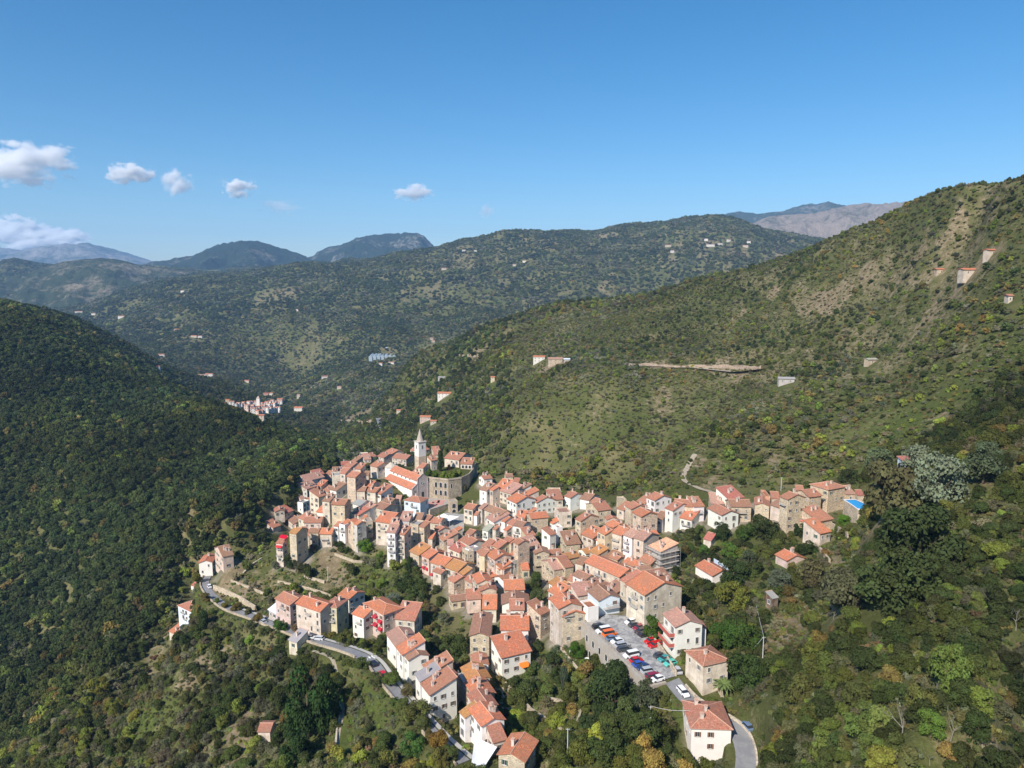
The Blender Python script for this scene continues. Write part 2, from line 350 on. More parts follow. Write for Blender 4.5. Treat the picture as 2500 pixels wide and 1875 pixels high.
# patches of bare earth / dry grass and of green grass, as circles on the ground (photo point, radius m, strength)
BARE = [((790,1390),16,1),((700,1430),12,1),((640,1435),12,1),((600,1400),11,.9),((560,1420),10,.8),((720,1390),10,.8),((480,1640),9,1),((350,1640),9,1),((380,1600),9,1),((400,1570),8,.8),((1650,1400),8,.6),
        ((560,1800),9,1),((585,1750),8,1),((580,1850),8,1),((280,1730),12,.7),((180,1760),14,.6),((690,1770),7,.6),((640,1700),7,.5),((740,1770),7,.7),((900,1600),5,.7),((1380,1770),6,1),((1340,1740),6,.8),
        ((485,1170),16,.9),((510,1225),12,.9),((1950,1560),11,1),((1920,1530),8,1),((1840,1620),6,.6),((1680,1130),14,.7),((1750,1180),10,.7),((2070,1370),9,.8),((2280,1370),9,.8),((2260,1420),7,.6),
        ((2420,1250),10,.6),((2480,1150),12,.7),((2330,1000),12,.6),((2130,1020),22,.5),((1900,1120),14,.6),((1610,1360),10,.7),((1620,1330),8,.6),((2140,1600),7,.5),((2330,1790),7,.4),((2420,1860),7,.5),
        ((1780,890),26,1),((1700,893),24,1),((1840,900),22,1),((1640,895),20,.9),((850,1020),40,1),((900,1030),30,.9),((1100,930),34,1),((1060,965),30,.9),((1150,870),40,.7),((1345,890),30,.9),((2000,740),45,.8),((2080,700),40,.7),((1960,800),35,.7),((2280,590),40,.7),((2320,490),40,.5),
        ((690,715),170,.9),((950,730),130,.8),((1160,620),260,.8),((1080,700),160,.8),((1350,600),250,.7),((1300,740),110,.8),((1750,600),190,.9),((1700,610),150,.9),((760,870),110,.6),((930,865),100,.8),((450,890),90,.7),((400,800),110,.7),((500,820),90,.8),((1250,690),140,.7),((640,905),100,.6),((550,870),80,.7),((690,1000),70,.8),((300,745),140,.6),((180,700),200,.5),
        ((1150,1780),6,.5),((1240,1700),4,.6),((1690,1540),5,.4),((1120,1540),4,.3),((830,1700),5,.5)]
GREEN = [((850,1360),18,1),((750,1350),15,1),((900,1420),15,.9),((1260,1680),6,1),((1320,1760),7,1),((1290,1720),6,1),((1340,1600),5,1),((1420,1850),8,.7),((380,1720),14,1),((350,1780),14,1),((700,1850),8,.7),((870,1750),14,.9),((850,1830),12,.9),((2150,1050),26,.9),((1830,1150),20,.6),((1760,1340),8,.8),((1890,1370),7,.9),((1680,1740),7,.7),((1380,1680),5,.5),((620,720),110,.9),((560,725),80,.7),((2000,960),40,.5),((1540,1010),60,.4),((2350,1000),50,.5)]
def patches(lst):
    r = np.zeros(Xgrid.shape)
    wob = 1+0.9*fbm(FU*40, FV*40, 71, 4)
    for (px, py), rad, s in lst:
        x, y, z = hit(px, py)
        d = np.hypot(Xgrid-x, (Ygrid-y)*0.8)
        r = np.maximum(r, s*np.clip(1.35-d*wob/rad, 0, 1))
    return r
bareg = patches(BARE); greeng = patches(GREEN)
slopey = np.clip(fbm(Xgrid/70, Ygrid/70, 51, 4)*2.4-.25, 0, 1)
rightside = np.clip((Xgrid/Ygrid-0.02)*3, 0, 1)*np.clip((Ygrid-300)/150, 0, 1)
frag = np.clip(fbm(Xgrid/(6+Ygrid/60), Ygrid/(6+Ygrid/60), 53, 4)*3.2+.45, 0, 1)
bareg = bareg*np.where(Ygrid > 1500, .6, 1)*np.where(Ygrid > 420, .2+.75*frag, .45+.55*frag)
bareg = np.maximum(bareg, np.maximum(slopey, .55*rightside)*frag*(0.2+0.6*rightside+0.2*farther))
for k in range(-1, 2):   # terrace walls on the far and right slopes show as thin dry contour lines
    pass
terr = np.clip(1-np.abs(((Zgrid/3.2+fbm(Xgrid/90, Ygrid/90, 57, 3)*1.2) % 1)-.5)*7, 0, 1)*np.clip(fbm(Xgrid/200, Ygrid/200, 61, 3)*3+.15, 0, 1)
bareg = np.maximum(bareg, terr*rightside*.9)
bareg = np.clip(bareg, 0, 1)
tm = grid_mesh('hillside', Xgrid, Ygrid, Zgrid)
for nm, arr in (('bare', bareg), ('green', greeng)):
    at = tm.attributes.new(nm, 'FLOAT', 'POINT'); at.data.foreach_set('value', arr.ravel().astype(np.float32))
GROUND = ground_material(); tm.materials.append(GROUND)
tag(link('hillside', tm), kind='structure')
# ---------------------------------------------------------------- far mountains
def mountain(name, sky_pts, dist, base, depth, rockc, vegc, seed, rockamt=.5):
    sx = np.array([p[0] for p in sky_pts], float); sy = np.array([p[1] for p in sky_pts], float)
    px = np.linspace(sx[0], sx[-1], 420)
    # smooth interpolation of the skyline
    py = np.interp(px, sx, sy); kk = np.hanning(15); kk /= kk.sum(); pad = np.pad(py, 7, 'edge'); py = np.convolve(pad, kk, 'valid')
    a = (px-CX)/FPX; u = -(py-CY)/FPX; crestz = (-SP+u*CP)/(CP+u*SP)*dist
    U = a/(CP+u*SP)
    nr = 150; T = np.linspace(0, 1, nr)[:, None]
    t = T*1.35                                    # 0 front foot, 1 crest, 1.35 behind
    Yc = dist-depth*(1-t); X = U[None, :]*dist*(1+0*t)*(0.72+0.28*np.minimum(t, 1))+0*Yc
    prof = np.where(t <= 1, np.sin(np.minimum(t, 1)*math.pi/2)**1.15, 1-(t-1)*1.6)
    Z = base+(crestz[None, :]-base)*prof
    amp = np.clip(1.02-t, 0.02, 1)**.7*(crestz[None, :]-base)*.3
    ri = 1-2*np.abs(fbm(X/dist*14+seed, Yc/dist*9, seed, 5))
    Z = Z+amp*(ri-.6)+amp*.3*fbm(X/dist*50, Yc/dist*50, seed+9, 4)+fbm(X/dist*150, Yc/dist*150, seed+5, 4)*dist*.0016
    me = grid_mesh(name, X, np.broadcast_to(Yc, X.shape), Z)
    m, nt, b = new_mat(name+'_cover'); b.inputs['Specular IOR Level'].default_value = 0; b.inputs['Roughness'].default_value = 1
    g = N(nt, 'ShaderNodeNewGeometry'); pos = g.outputs['Position']
    n1 = noise(nt, pos, 14/dist, 7, .65); n2 = noise(nt, pos, 160/dist, 6, .7); n3 = noise(nt, pos, 900/dist, 2, .6)
    f = math_(nt, 'ADD', math_(nt, 'MULTIPLY', n1, .6), math_(nt, 'MULTIPLY', n2, .4))
    c = ramp(nt, f, [(.62-rockamt*.3, vegc), (.70-rockamt*.25, rockc)])
    c = mixc(nt, 1, c, ramp(nt, n3, [(.3, (.55, .55, .55)), (.7, (1.3, 1.3, 1.3))]), 'MULTIPLY')
    nt.links.new(c, b.inputs['Base Color']); bump(nt, b, n3, 1, dist*.002)
    me.materials.append(m); return tag(link(name, me), kind='structure')
mountain('far_blue_mountains', [(-200,640),(0,606),(60,612),(124,606),(164,598),(200,602),(244,598),(300,617),(378,638),(440,655),(520,668)], 13500, -300, 5000, (.3,.27,.24), (.05,.07,.045), 5, .62)
mountain('wooded_peak', [(150,690),(250,668),(348,652),(447,629),(490,622),(522,609),(565,600),(596,590),(612,585),(640,592),(696,612),(730,622),(756,632),(830,660),(900,690)], 7200, -300, 2600, (.2,.18,.14), (.03,.045,.032), 8, .25)
mountain('flat_topped_mountain', [(640,680),(700,655),(756,631),(790,614),(820,603),(860,590),(890,583),(920,578),(960,574),(994,571),(1020,572),(1035,578),(1049,592),(1069,613),(1120,640),(1180,665)], 8000, -300, 2600, (.27,.25,.21), (.03,.045,.032), 14, .3)
mountain('distant_right_mountain', [(1640,570),(1700,545),(1743,535),(1801,525),(1855,527),(1900,519),(1953,510),(1990,504),(2025,501),(2062,506),(2100,516),(2180,530),(2300,560)], 9000, -100, 2600, (.25,.22,.19), (.045,.06,.035), 21, .35)
mountain('stony_grey_mountain', [(1780,575),(1863,541),(1920,532),(1989,528),(2040,515),(2080,509),(2120,508),(2170,501),(2210,503),(2300,500),(2400,520)], 6800, -100, 2400, (.3,.245,.2), (.11,.105,.07), 27, .75)
mountain('village_hill_beyond', [(-150,690),(0,660),(60,652),(124,650),(160,640),(199,633),(240,630),(273,632),(310,641),(348,650),(450,664),(560,672),(700,668),(800,690)], 5000, -200, 1500, (.25,.21,.15), (.05,.065,.035), 33, .42)
# ---------------------------------------------------------------- air
def haze():
    mb = MB(); mb.box(-16000, 16000, -2500, 15500, -420, 1150); o = mb.build('haze', [])
    m = bpy.data.materials.new('haze_air'); m.use_nodes = True; nt = m.node_tree
    nt.nodes.remove(nt.nodes['Principled BSDF'])
    v = N(nt, 'ShaderNodeVolumePrincipled'); v.inputs['Color'].default_value = (.36, .63, 1, 1); v.inputs['Density'].default_value = HAZE; v.inputs['Anisotropy'].default_value = 0.0
    nt.links.new(v.outputs[0], nt.nodes['Material Output'].inputs['Volume'])
    o.data.materials.append(m); tag(o, kind='stuff')
HAZE = 5.6e-5
haze()
# ---------------------------------------------------------------- foliage
def leaf_material(name, source):
    m, nt, b = new_mat(name); b.inputs['Specular IOR Level'].default_value = 0.12; b.inputs['Roughness'].default_value = .75
    if source == 'inst':
        t = N(nt, 'ShaderNodeAttribute', attribute_name='tint', attribute_type='INSTANCER').outputs['Color']
    else:
        t = N(nt, 'ShaderNodeObjectInfo').outputs['Color']
    k = N(nt, 'ShaderNodeAttribute', attribute_name='leafvar').outputs['Fac']
    hs = N(nt, 'ShaderNodeHueSaturation'); nt.links.new(t, hs.inputs['Color'])
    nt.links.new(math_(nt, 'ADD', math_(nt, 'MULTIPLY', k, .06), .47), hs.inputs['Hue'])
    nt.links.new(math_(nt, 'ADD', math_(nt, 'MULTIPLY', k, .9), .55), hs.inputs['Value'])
    nt.links.new(hs.outputs[0], b.inputs['Base Color'])
    tr = N(nt, 'ShaderNodeBsdfTranslucent'); nt.links.new(hs.outputs[0], tr.inputs['Color'])
    mx = N(nt, 'ShaderNodeMixShader'); mx.inputs[0].default_value = .22
    nt.links.new(b.outputs[0], mx.inputs[1]); nt.links.new(tr.outputs[0], mx.inputs[2])
    nt.links.new(mx.outputs[0], nt.nodes['Material Output'].inputs['Surface'])
    return m
LEAF_I = leaf_material('leaves_of_the_wood', 'inst'); LEAF_O = leaf_material('leaves', 'obj')
BARK = flat_mat('bark', (.12, .09, .065), .9, .1, .4, 3)
DEADWOOD = flat_mat('bare_grey_wood', (.24, .22, .18), .9, .1, .25, 3)
def crown_arrays(seed, nleaf, size, lobes, rx=1.0, rz=.85, z0=.25, spread=.62, lobe_r=(.28, .5), shell=.75, flat=0.0, core=True):
    """crown of unit radius as leaf quads on several leafy lobes; returns verts, faces, per-vertex value"""
    g = np.random.default_rng(seed)
    L = []
    for i in range(lobes):
        a = g.uniform(0, 2*math.pi); r = spread*math.sqrt(g.uniform(0, 1)); zz = g.uniform(-.75, .9)
        r *= math.sqrt(max(.12, 1-zz*zz*.8))
        L.append((r*math.cos(a)*rx, r*math.sin(a)*rx, zz*.6*rz, g.uniform(*lobe_r), g.uniform(.15, .85)))
    cnt = np.array([l[3]**2 for l in L]); cnt = (cnt/cnt.sum()*nleaf).astype(int)+1
    C = []; NN = []; K = []
    for (x, y, z, r, kv), n in zip(L, cnt):
        d = g.normal(size=(n, 3)); d /= np.linalg.norm(d, axis=1)[:, None]
        d[:, 2] = np.where((d[:, 2] < -.35), -d[:, 2], d[:, 2])
        rr = r*(shell+(1-shell)*g.uniform(0, 1, n)*1.3)
        C.append(np.array([x, y, z])+d*rr[:, None]*np.array([1, 1, .85])); NN.append(d+g.normal(size=(n, 3))*.55); K.append(np.clip(kv*.6+g.uniform(0, .4, n), 0, 1))
    C = np.concatenate(C); NN = np.concatenate(NN); K = np.concatenate(K)
    NN[:, 2] += .25; NN /= np.linalg.norm(NN, axis=1)[:, None]
    C[:, 2] += z0+.6*rz
    t = np.cross(NN, g.normal(size=NN.shape)); t /= np.linalg.norm(t, axis=1)[:, None]; bt = np.cross(NN, t)
    s = size*g.uniform(.6, 1.35, len(C))[:, None]
    v = np.stack([C-t*s-bt*s*.6, C+t*s*.9-bt*s*.5+NN*s*.3, C+t*s+bt*s*.6, C-t*s*.8+bt*s*.7+NN*s*.25], 1).reshape(-1, 3)
    f = np.arange(len(v)).reshape(-1, 4); kv = np.repeat(K, 4)
    cores = []
    if core:
        bm = bmesh.new(); bmesh.ops.create_icosphere(bm, subdivisions=1, radius=1)
        cv = np.array([p.co[:] for p in bm.verts]); cf = [[q.index for q in p.verts] for p in bm.faces]; bm.free()
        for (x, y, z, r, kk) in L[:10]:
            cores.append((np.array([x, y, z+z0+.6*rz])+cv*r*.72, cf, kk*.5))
    return v, f, kv, cores
def crown_mesh(name, mat, *a, **k):
    v, f, kv, cores = crown_arrays(*a, **k)
    V = [v]; F = [list(map(int, q)) for q in f]; K = [kv]; n = len(v)
    for cv, cf, kk in cores:
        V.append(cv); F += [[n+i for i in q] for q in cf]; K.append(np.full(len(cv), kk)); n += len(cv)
    V = np.concatenate(V); K = np.concatenate(K)
    me = bpy.data.meshes.new(name); me.vertices.add(len(V)); me.vertices.foreach_set('co', V.astype(np.float32).ravel())
    ln = np.array([len(q) for q in F]); st = np.concatenate([[0], np.cumsum(ln)[:-1]])
    me.loops.add(int(ln.sum())); me.loops.foreach_set('vertex_index', np.array([i for q in F for i in q], dtype=np.int32))
    me.polygons.add(len(F)); me.polygons.foreach_set('loop_start', st.astype(np.int32))
    me.update(); at = me.attributes.new('leafvar', 'FLOAT', 'POINT'); at.data.foreach_set('value', K.astype(np.float32))
    me.materials.append(mat); return me
def hidden(me): return bpy.data.objects.new(me.name, me)   # only a shape for the scatter, never linked
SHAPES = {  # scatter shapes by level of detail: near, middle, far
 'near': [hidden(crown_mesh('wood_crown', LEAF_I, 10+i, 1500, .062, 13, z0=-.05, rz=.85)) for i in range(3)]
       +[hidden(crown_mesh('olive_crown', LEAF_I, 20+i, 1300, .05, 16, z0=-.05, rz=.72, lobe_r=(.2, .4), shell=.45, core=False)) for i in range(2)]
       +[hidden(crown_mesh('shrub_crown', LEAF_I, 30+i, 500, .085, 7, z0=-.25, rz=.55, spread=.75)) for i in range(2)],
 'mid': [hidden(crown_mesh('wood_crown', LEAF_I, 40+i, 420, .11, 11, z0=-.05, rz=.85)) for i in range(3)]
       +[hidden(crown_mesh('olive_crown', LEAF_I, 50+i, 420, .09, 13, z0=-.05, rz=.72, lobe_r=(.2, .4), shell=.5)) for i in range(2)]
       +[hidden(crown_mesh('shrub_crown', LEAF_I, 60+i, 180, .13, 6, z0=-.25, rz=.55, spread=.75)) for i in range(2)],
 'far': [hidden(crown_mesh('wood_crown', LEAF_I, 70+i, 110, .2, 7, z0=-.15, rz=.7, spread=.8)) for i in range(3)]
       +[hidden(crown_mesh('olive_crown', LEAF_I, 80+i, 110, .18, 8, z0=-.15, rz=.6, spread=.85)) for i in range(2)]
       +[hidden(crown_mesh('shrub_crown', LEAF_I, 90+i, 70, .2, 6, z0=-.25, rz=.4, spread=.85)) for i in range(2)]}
def scatter(name, pts, rot, scl, kind, tint, shapes):
    me = bpy.data.meshes.new(name); n = len(pts); me.vertices.add(n); me.vertices.foreach_set('co', pts.astype(np.float32).ravel())
    for nm, ty, arr in (('rotz', 'FLOAT', rot), ('scl', 'FLOAT_VECTOR', scl), ('kindno', 'INT', kind), ('tint', 'FLOAT_COLOR', tint)):
        at = me.attributes.new(nm, ty, 'POINT')
        key = 'value' if ty in ('FLOAT', 'INT') else ('vector' if ty == 'FLOAT_VECTOR' else 'color')
        at.data.foreach_set(key, np.ascontiguousarray(arr, dtype=np.int32 if ty == 'INT' else np.float32).ravel())
    o = link(name, me); me.materials.append(LEAF_I)
    ng = bpy.data.node_groups.new(name, 'GeometryNodeTree')
    ng.interface.new_socket('Geometry', in_out='INPUT', socket_type='NodeSocketGeometry'); ng.interface.new_socket('Geometry', in_out='OUTPUT', socket_type='NodeSocketGeometry')
    gi = ng.nodes.new('NodeGroupInput'); go = ng.nodes.new('NodeGroupOutput'); J = ng.nodes.new('GeometryNodeJoinGeometry')
    def attr(nm, ty):
        a = ng.nodes.new('GeometryNodeInputNamedAttribute'); a.data_type = ty; a.inputs['Name'].default_value = nm; return a.outputs['Attribute']
    rz = attr('rotz', 'FLOAT'); sc = attr('scl', 'FLOAT_VECTOR'); kd = attr('kindno', 'INT')
    cx = ng.nodes.new('ShaderNodeCombineXYZ'); ng.links.new(rz, cx.inputs[2])
    for k, s in enumerate(shapes):
        oi = ng.nodes.new('GeometryNodeObjectInfo'); oi.inputs['Object'].default_value = s; oi.inputs['As Instance'].default_value = True
        cmp_ = ng.nodes.new('FunctionNodeCompare'); cmp_.data_type = 'INT'; cmp_.operation = 'EQUAL'
        ng.links.new(kd, cmp_.inputs[2]); cmp_.inputs[3].default_value = k
        ip = ng.nodes.new('GeometryNodeInstanceOnPoints')
        ng.links.new(gi.outputs[0], ip.inputs['Points']); ng.links.new(cmp_.outputs[0], ip.inputs['Selection']); ng.links.new(oi.outputs['Geometry'], ip.inputs['Instance'])
        ng.links.new(cx.outputs[0], ip.inputs['Rotation']); ng.links.new(sc, ip.inputs['Scale']); ng.links.new(ip.outputs[0], J.inputs[0])
    ng.links.new(J.outputs[0], go.inputs[0])
    md = o.modifiers.new('scatter', 'NODES'); md.node_group = ng
    return tag(o, kind='stuff')
# zones given in the photo, projected onto the ground by each point's own view position
def to_px(X, Y, Z):
    d = Y*CP-Z*SP; u = Y*SP+Z*CP
    return CX+X/d*FPX, CY-u/d*FPX
def inpoly(px, py, poly):
    ins = np.zeros(px.shape, bool); n = len(poly)
    for i in range(n):
        x0, y0 = poly[i]; x1, y1 = poly[(i+1) % n]
        ins ^= ((y0 > py) != (y1 > py)) & (px < (x1-x0)*(py-y0)/(y1-y0+1e-9)+x0)
    return ins
CORE = [(1000,1105),(1180,1120),(1250,1165),(1330,1195),(1500,1210),(1600,1200),(1960,1185),(2120,1190),(2090,1290),(1900,1290),(1800,1270),(1640,1300),(1600,1400),(1640,1450),(1610,1560),(1600,1700),(1560,1690),(1440,1560),(1330,1600),(1240,1560),(1100,1560),(1040,1480),(1020,1390),(900,1340),(800,1345),(680,1370),(650,1300),(640,1240),(720,1150),(820,1090)]
VILLAGE = [(1000,1105),(1180,1120),(1250,1160),(1330,1190),(1500,1205),(1600,1190),(1640,1210),(1960,1175),(2120,1190),(2110,1290),(2090,1420),(2010,1400),(1900,1300),(1800,1290),(1640,1340),(1650,1450),(1620,1520),(1660,1580),(1750,1620),(1800,1700),(1800,1875),(1640,1875),(1640,1740),(1600,1700),(1560,1690),(1440,1560),(1400,1600),(1330,1640),(1260,1660),(1250,1875),(1080,1875),(1090,1760),(1040,1720),(960,1660),(860,1600),(700,1545),(610,1520),(560,1475),(470,1440),(480,1380),(560,1330),(590,1340),(560,1420),(640,1500),(700,1460),(860,1480),(900,1460),(1040,1500),(1020,1400),(930,1380),(800,1370),(700,1400),(650,1360),(640,1290),(640,1240),(720,1150),(820,1090)]
TERRACES = [(470,1450),(560,1390),(640,1340),(680,1400),(800,1370),(950,1390),(1010,1420),(1020,1480),(900,1450),(860,1480),(700,1460),(640,1500),(580,1480)]
LEFTHILL = [(-900,700),(300,780),(620,980),(820,1100),(640,1230),(560,1320),(430,1420),(330,1590),(150,1750),(-60,1950),(-900,2200)]
OLIVES = [(-300,2100),(150,1750),(330,1590),(430,1420),(560,1420),(900,1650),(1000,1800),(1000,2200)]
PATHZONE = [(790,1590),(830,1620),(850,1700),(835,1740),(860,1840),(820,1850),(815,1740),(830,1700),(815,1640),(770,1600)]
FOOT = []       # (x, y, radius) of things that keep trees away
def ground_points(y0, y1, cell, jit, seed, margin=1.05):
    g = np.random.default_rng(seed)
    ys = np.arange(y0, y1, cell)
    P = []
    for yy in ys:
        w = margin*yy; xs = np.arange(-w, w, cell); P.append(np.stack([xs+g.uniform(-jit, jit, len(xs))*cell, yy+g.uniform(-jit, jit, len(xs))*cell], -1))
    P = np.concatenate(P); X, Y = P[:, 0], np.maximum(P[:, 1], 45)
    return X, Y, tzs(X, Y), g
PAL = {'oak': (.066, .09, .024), 'oakdark': (.044, .066, .02), 'lime': (.14, .19, .035), 'olive': (.145, .155, .09), 'olivedk': (.1, .115, .06), 'ochre': (.16, .145, .045), 'brown': (.15, .12, .065), 'pine': (.095, .13, .032), 'scrub': (.11, .12, .042)}
PALN = list(PAL); PALV = np.array([PAL[k] for k in PALN])
def choose(g, n, wts):
    w = np.array(wts, float); c = np.cumsum(w/w.sum(-1, keepdims=True), -1)
    return (g.uniform(0, 1, n)[:, None] > c).sum(-1).clip(0, w.shape[-1]-1)
def sample(grid, X, Y): return _bilin(grid, (X/Y-U0)/(U1-U0)*(NU-1), (np.log(Y)-V0)/(V1-V0)*(NV-1))
def vegetate(X, Y, Z, g, band):
    px, py = to_px(X, Y, Z)
    n = len(X)
    bare = sample(bareg, X, Y); green = sample(greeng, X, Y)
    n1 = fbm(X/45, Y/45, 101, 4); n2 = fbm(X/14, Y/14, 107, 3); n3 = fbm(X/120, Y/120, 111, 3)
    left = inpoly(px, py, LEFTHILL) & (Y > 240); vill = inpoly(px, py, VILLAGE) & (Y < 470); olz = inpoly(px, py, OLIVES) & (Y < 420)
    terrz = inpoly(px, py, TERRACES) & (Y < 400)
    right = (~left) & (~vill) & (X > 0) & (Y > 300); rnear = (X > 45) & (Y < 300) & (~vill) & (~right)
    W = np.tile(np.array([3, 1, .6, 1, 1.5, .5, .3, .6, 1.5]), (n, 1))
    W[left] = [5, 6, .35, .25, .6, .5, .35, .4, .6]
    W[olz] = [2, 1.2, .5, 3.2, 3.2, .6, .3, .2, 1.8]
    W[right] = [1.3, .7, .7, 3.2, 3.2, .9, 1.1, .9, 3]
    W[rnear] = [3.4, 3, .3, .6, 2, .5, .9, 1, 3]
    W[Y > 1100] = [2.2, 3.2, .05, 1.1, 2.6, .3, .3, .3, 2]
    W[:, 2] *= 1+2.5*np.clip(n1, 0, 1)*2; W[:, 1] *= np.clip(1-n3*2.2, .1, 3); W[:, 3] *= np.clip(1+n3*3, .05, 3)
    W[:, 8] *= 1+bare*2; W[:, 6] *= 1+bare*2
    k = choose(g, n, W)
    keep = np.ones(n)
    keep *= np.where(left | rnear, 1.0, .92-.35*np.clip(n1*1.5+.2, 0, 1))
    keep *= np.where(right & (Y < 1200), .95-.9*np.clip((bare-.1)*1.6, 0, 1), 1)*np.where(~right, 1-.7*bare, 1)
    keep *= np.where(Y > 1200, 1-.7*bare, 1)
    keep *= 1-.45*green
    core = inpoly(px, py, CORE) & (Y < 470); keep *= np.where(core, .12, np.where(vill, .85, 1))*np.where(terrz, .3, 1)
    keep *= np.where(inpoly(px, py, PATHZONE) & (Y < 260), 0, 1)
    road = sample(ROADMASK, X, Y); keep *= np.where((road < 5.0) & (Y < 420), 0, 1)
    if band == 'near': keep *= np.where(poly_dist(X, Y, pk) < 2.5, 0, 1)
    m = g.uniform(0, 1, n) < keep
    return k, m, px, py, left, right, rnear, olz
_forest_keep = []
def make_forest():
    """near, middle and far bands; the nearest trees come back as a list to be built one by one"""
    single = []
    for band, y0, y1, cell, sr, small in (('near', 52, 300, 2.9, (1.6, 3.4), 2.4), ('mid', 300, 950, 4.2, (1.9, 3.9), 3.0), ('mid', 950, 1500, 6.5, (3.0, 5.2), 0), ('far', 1500, 2600, 7.5, (3.8, 6.5), 0), ('far', 2600, 5200, 11, (5.5, 9), 0)):
        X, Y, Z, g = ground_points(y0, y1, cell, .48, int(y0)+5)
        k, m, px, py, left, right, rnear, olz = vegetate(X, Y, Z, g, band)
        m &= (px > -620) & (px < 3120) & (py < 2180)
        for fx, fy, fr in FOOT:
            if y0 < fy+fr and y1 > fy-fr: m &= (X-fx)**2+(Y-fy)**2 > fr*fr
        X, Y, Z, k, left, right, rnear, olz = (a[m] for a in (X, Y, Z, k, left, right, rnear, olz)); n = len(X)
        r = g.uniform(0, 1, n)**1.5*(sr[1]-sr[0])+sr[0]
        r = np.where(left & (Y < 1200), r*1.3, r); px_, py_ = to_px(X, Y, Z); gar = inpoly(px_, py_, VILLAGE) & (Y < 470); r = np.where(gar | ((sample(ROADMASK, X, Y) < 8) & (Y < 420)), np.minimum(r*.7, 2.1), r); r = np.where(right & (Y < 1000), r*.74, r)
        r = np.where((k == 8) | (k == 6), r*.6, r); r = np.where(rnear, r*.92, r)
        kind = g.integers(0, 3, n); kind = np.where((k == 3) | (k == 4), 3+g.integers(0, 2, n), kind); kind = np.where((k == 8) | (k == 6), 5+g.integers(0, 2, n), kind)
        tint = PALV[k]*(1+g.normal(0, .16, (n, 1)))*(1+g.normal(0, .05, (n, 3))); lowf = fbm(X/55, Y/55, 131, 4)[:, None]; hue = fbm(X/80, Y/80, 137, 3)[:, None]
        tint = tint*np.where(left[:, None], 1.05, np.where(rnear[:, None], .9, 1.2))*(1+.75*lowf)*np.concatenate([1+.25*hue, 1+.1*hue, 1-.2*hue], 1)*np.array([1.05, .94, 1.0]); tint = np.clip(tint, .012, .6)
        r = r*(1+.35*fbm(X/40, Y/40, 139, 3))
        rot = g.uniform(0, 6.28, n); hz = r*np.where(kind >= 5, .9, np.where(kind >= 3, .95, g.uniform(.9, 1.35, n)))
        scl = np.stack([r, r*g.uniform(.85, 1.15, n), hz], -1)
        pts = np.stack([X, Y, Z+r*.12], -1); col = np.concatenate([tint, np.ones((n, 1))], -1)
        sel = np.ones(n, bool)
        if band == 'near':
            qx, qy = to_px(X, Y, Z+r); vis = (qx > -20) & (qx < 2520) & (qy < 1910) & (kind < 5)
            size = np.where(vis, r/np.hypot(Y, Z), 0)
            # only trees the camera really sees
            idx = [i for i in np.argsort(-size)[:700] if visible(X[i], Y[i], Z[i]+r[i]*1.2)][:300]
            for i in idx: single.append((X[i], Y[i], Z[i], r[i], hz[i], int(kind[i]), int(k[i]), tint[i], rot[i]))
            sel[idx] = False
        nm = {52: 'woodland', 300: 'hillside_wood', 950: 'far_hillside_wood', 1500: 'distant_wood', 2600: 'distant_ridge_wood'}[y0]
        scatter(nm, pts[sel], rot[sel], scl[sel], kind[sel], col[sel], SHAPES['near' if band == 'near' else band])
        if y0 < 900:   # low scrub and bushes over the ground between the trees
            X, Y, Z, g = ground_points(y0, y1, cell*.5 if y0 < 200 else cell*.7, .5, int(y0)+77)
            px, py = to_px(X, Y, Z); bare = sample(bareg, X, Y); road = sample(ROADMASK, X, Y); gr = sample(greeng, X, Y)
            left = inpoly(px, py, LEFTHILL) & (Y > 240)
            vill = inpoly(px, py, VILLAGE) & (Y < 470)
            m = (g.uniform(0, 1, len(X)) < .92-.5*bare-.1*gr) & (px > -620) & (px < 3120) & (py < 2180) & ~((road < 3.3) & (Y < 420)) & ~left
            core = inpoly(px, py, CORE) & (Y < 470); m &= ~(core & (g.uniform(0, 1, len(X)) < .8)) & ~(inpoly(px, py, PATHZONE) & (Y < 260))
            d1 = poly_dist(X, Y, pk); m &= d1 > 1.2
            d1 = poly_dist(X, Y, piazza); m &= d1 > 2
            for fx, fy, fr in FOOT:
                if y0 < fy+fr and y1 > fy-fr: m &= (X-fx)**2+(Y-fy)**2 > fr*fr
            X, Y, Z = X[m], Y[m], Z[m]; n = len(X); r = g.uniform(.45, 1.5, n)*(1 if y0 < 200 else 1.25)
            c = choose(g, n, np.tile([1.2, .6, .8, .5, 1, 1, 1, .5, 3.5], (n, 1)))
            tint = np.clip(PALV[c]*1.2*(1+g.normal(0, .2, (n, 1)))*(1+.6*fbm(X/30, Y/30, 151, 3)[:, None]), .01, .5)
            scatter('scrub' if y0 < 200 else 'hillside_scrub', np.stack([X, Y, Z], -1), g.uniform(0, 6.28, n), np.stack([r, r, r*g.uniform(.6, 1.1, n)], -1), 5+g.integers(0, 2, n), np.concatenate([tint, np.ones((n, 1))], -1), SHAPES['near' if y0 < 200 else 'mid'])
    return single
def visible(x, y, z):
    """the straight line from the camera clears the ground"""
    for t in (.3, .4, .5, .6, .7, .78, .85, .9, .94, .97):
        if y*t > 42 and z*t < tz0(x*t, y*t): return False
    return True
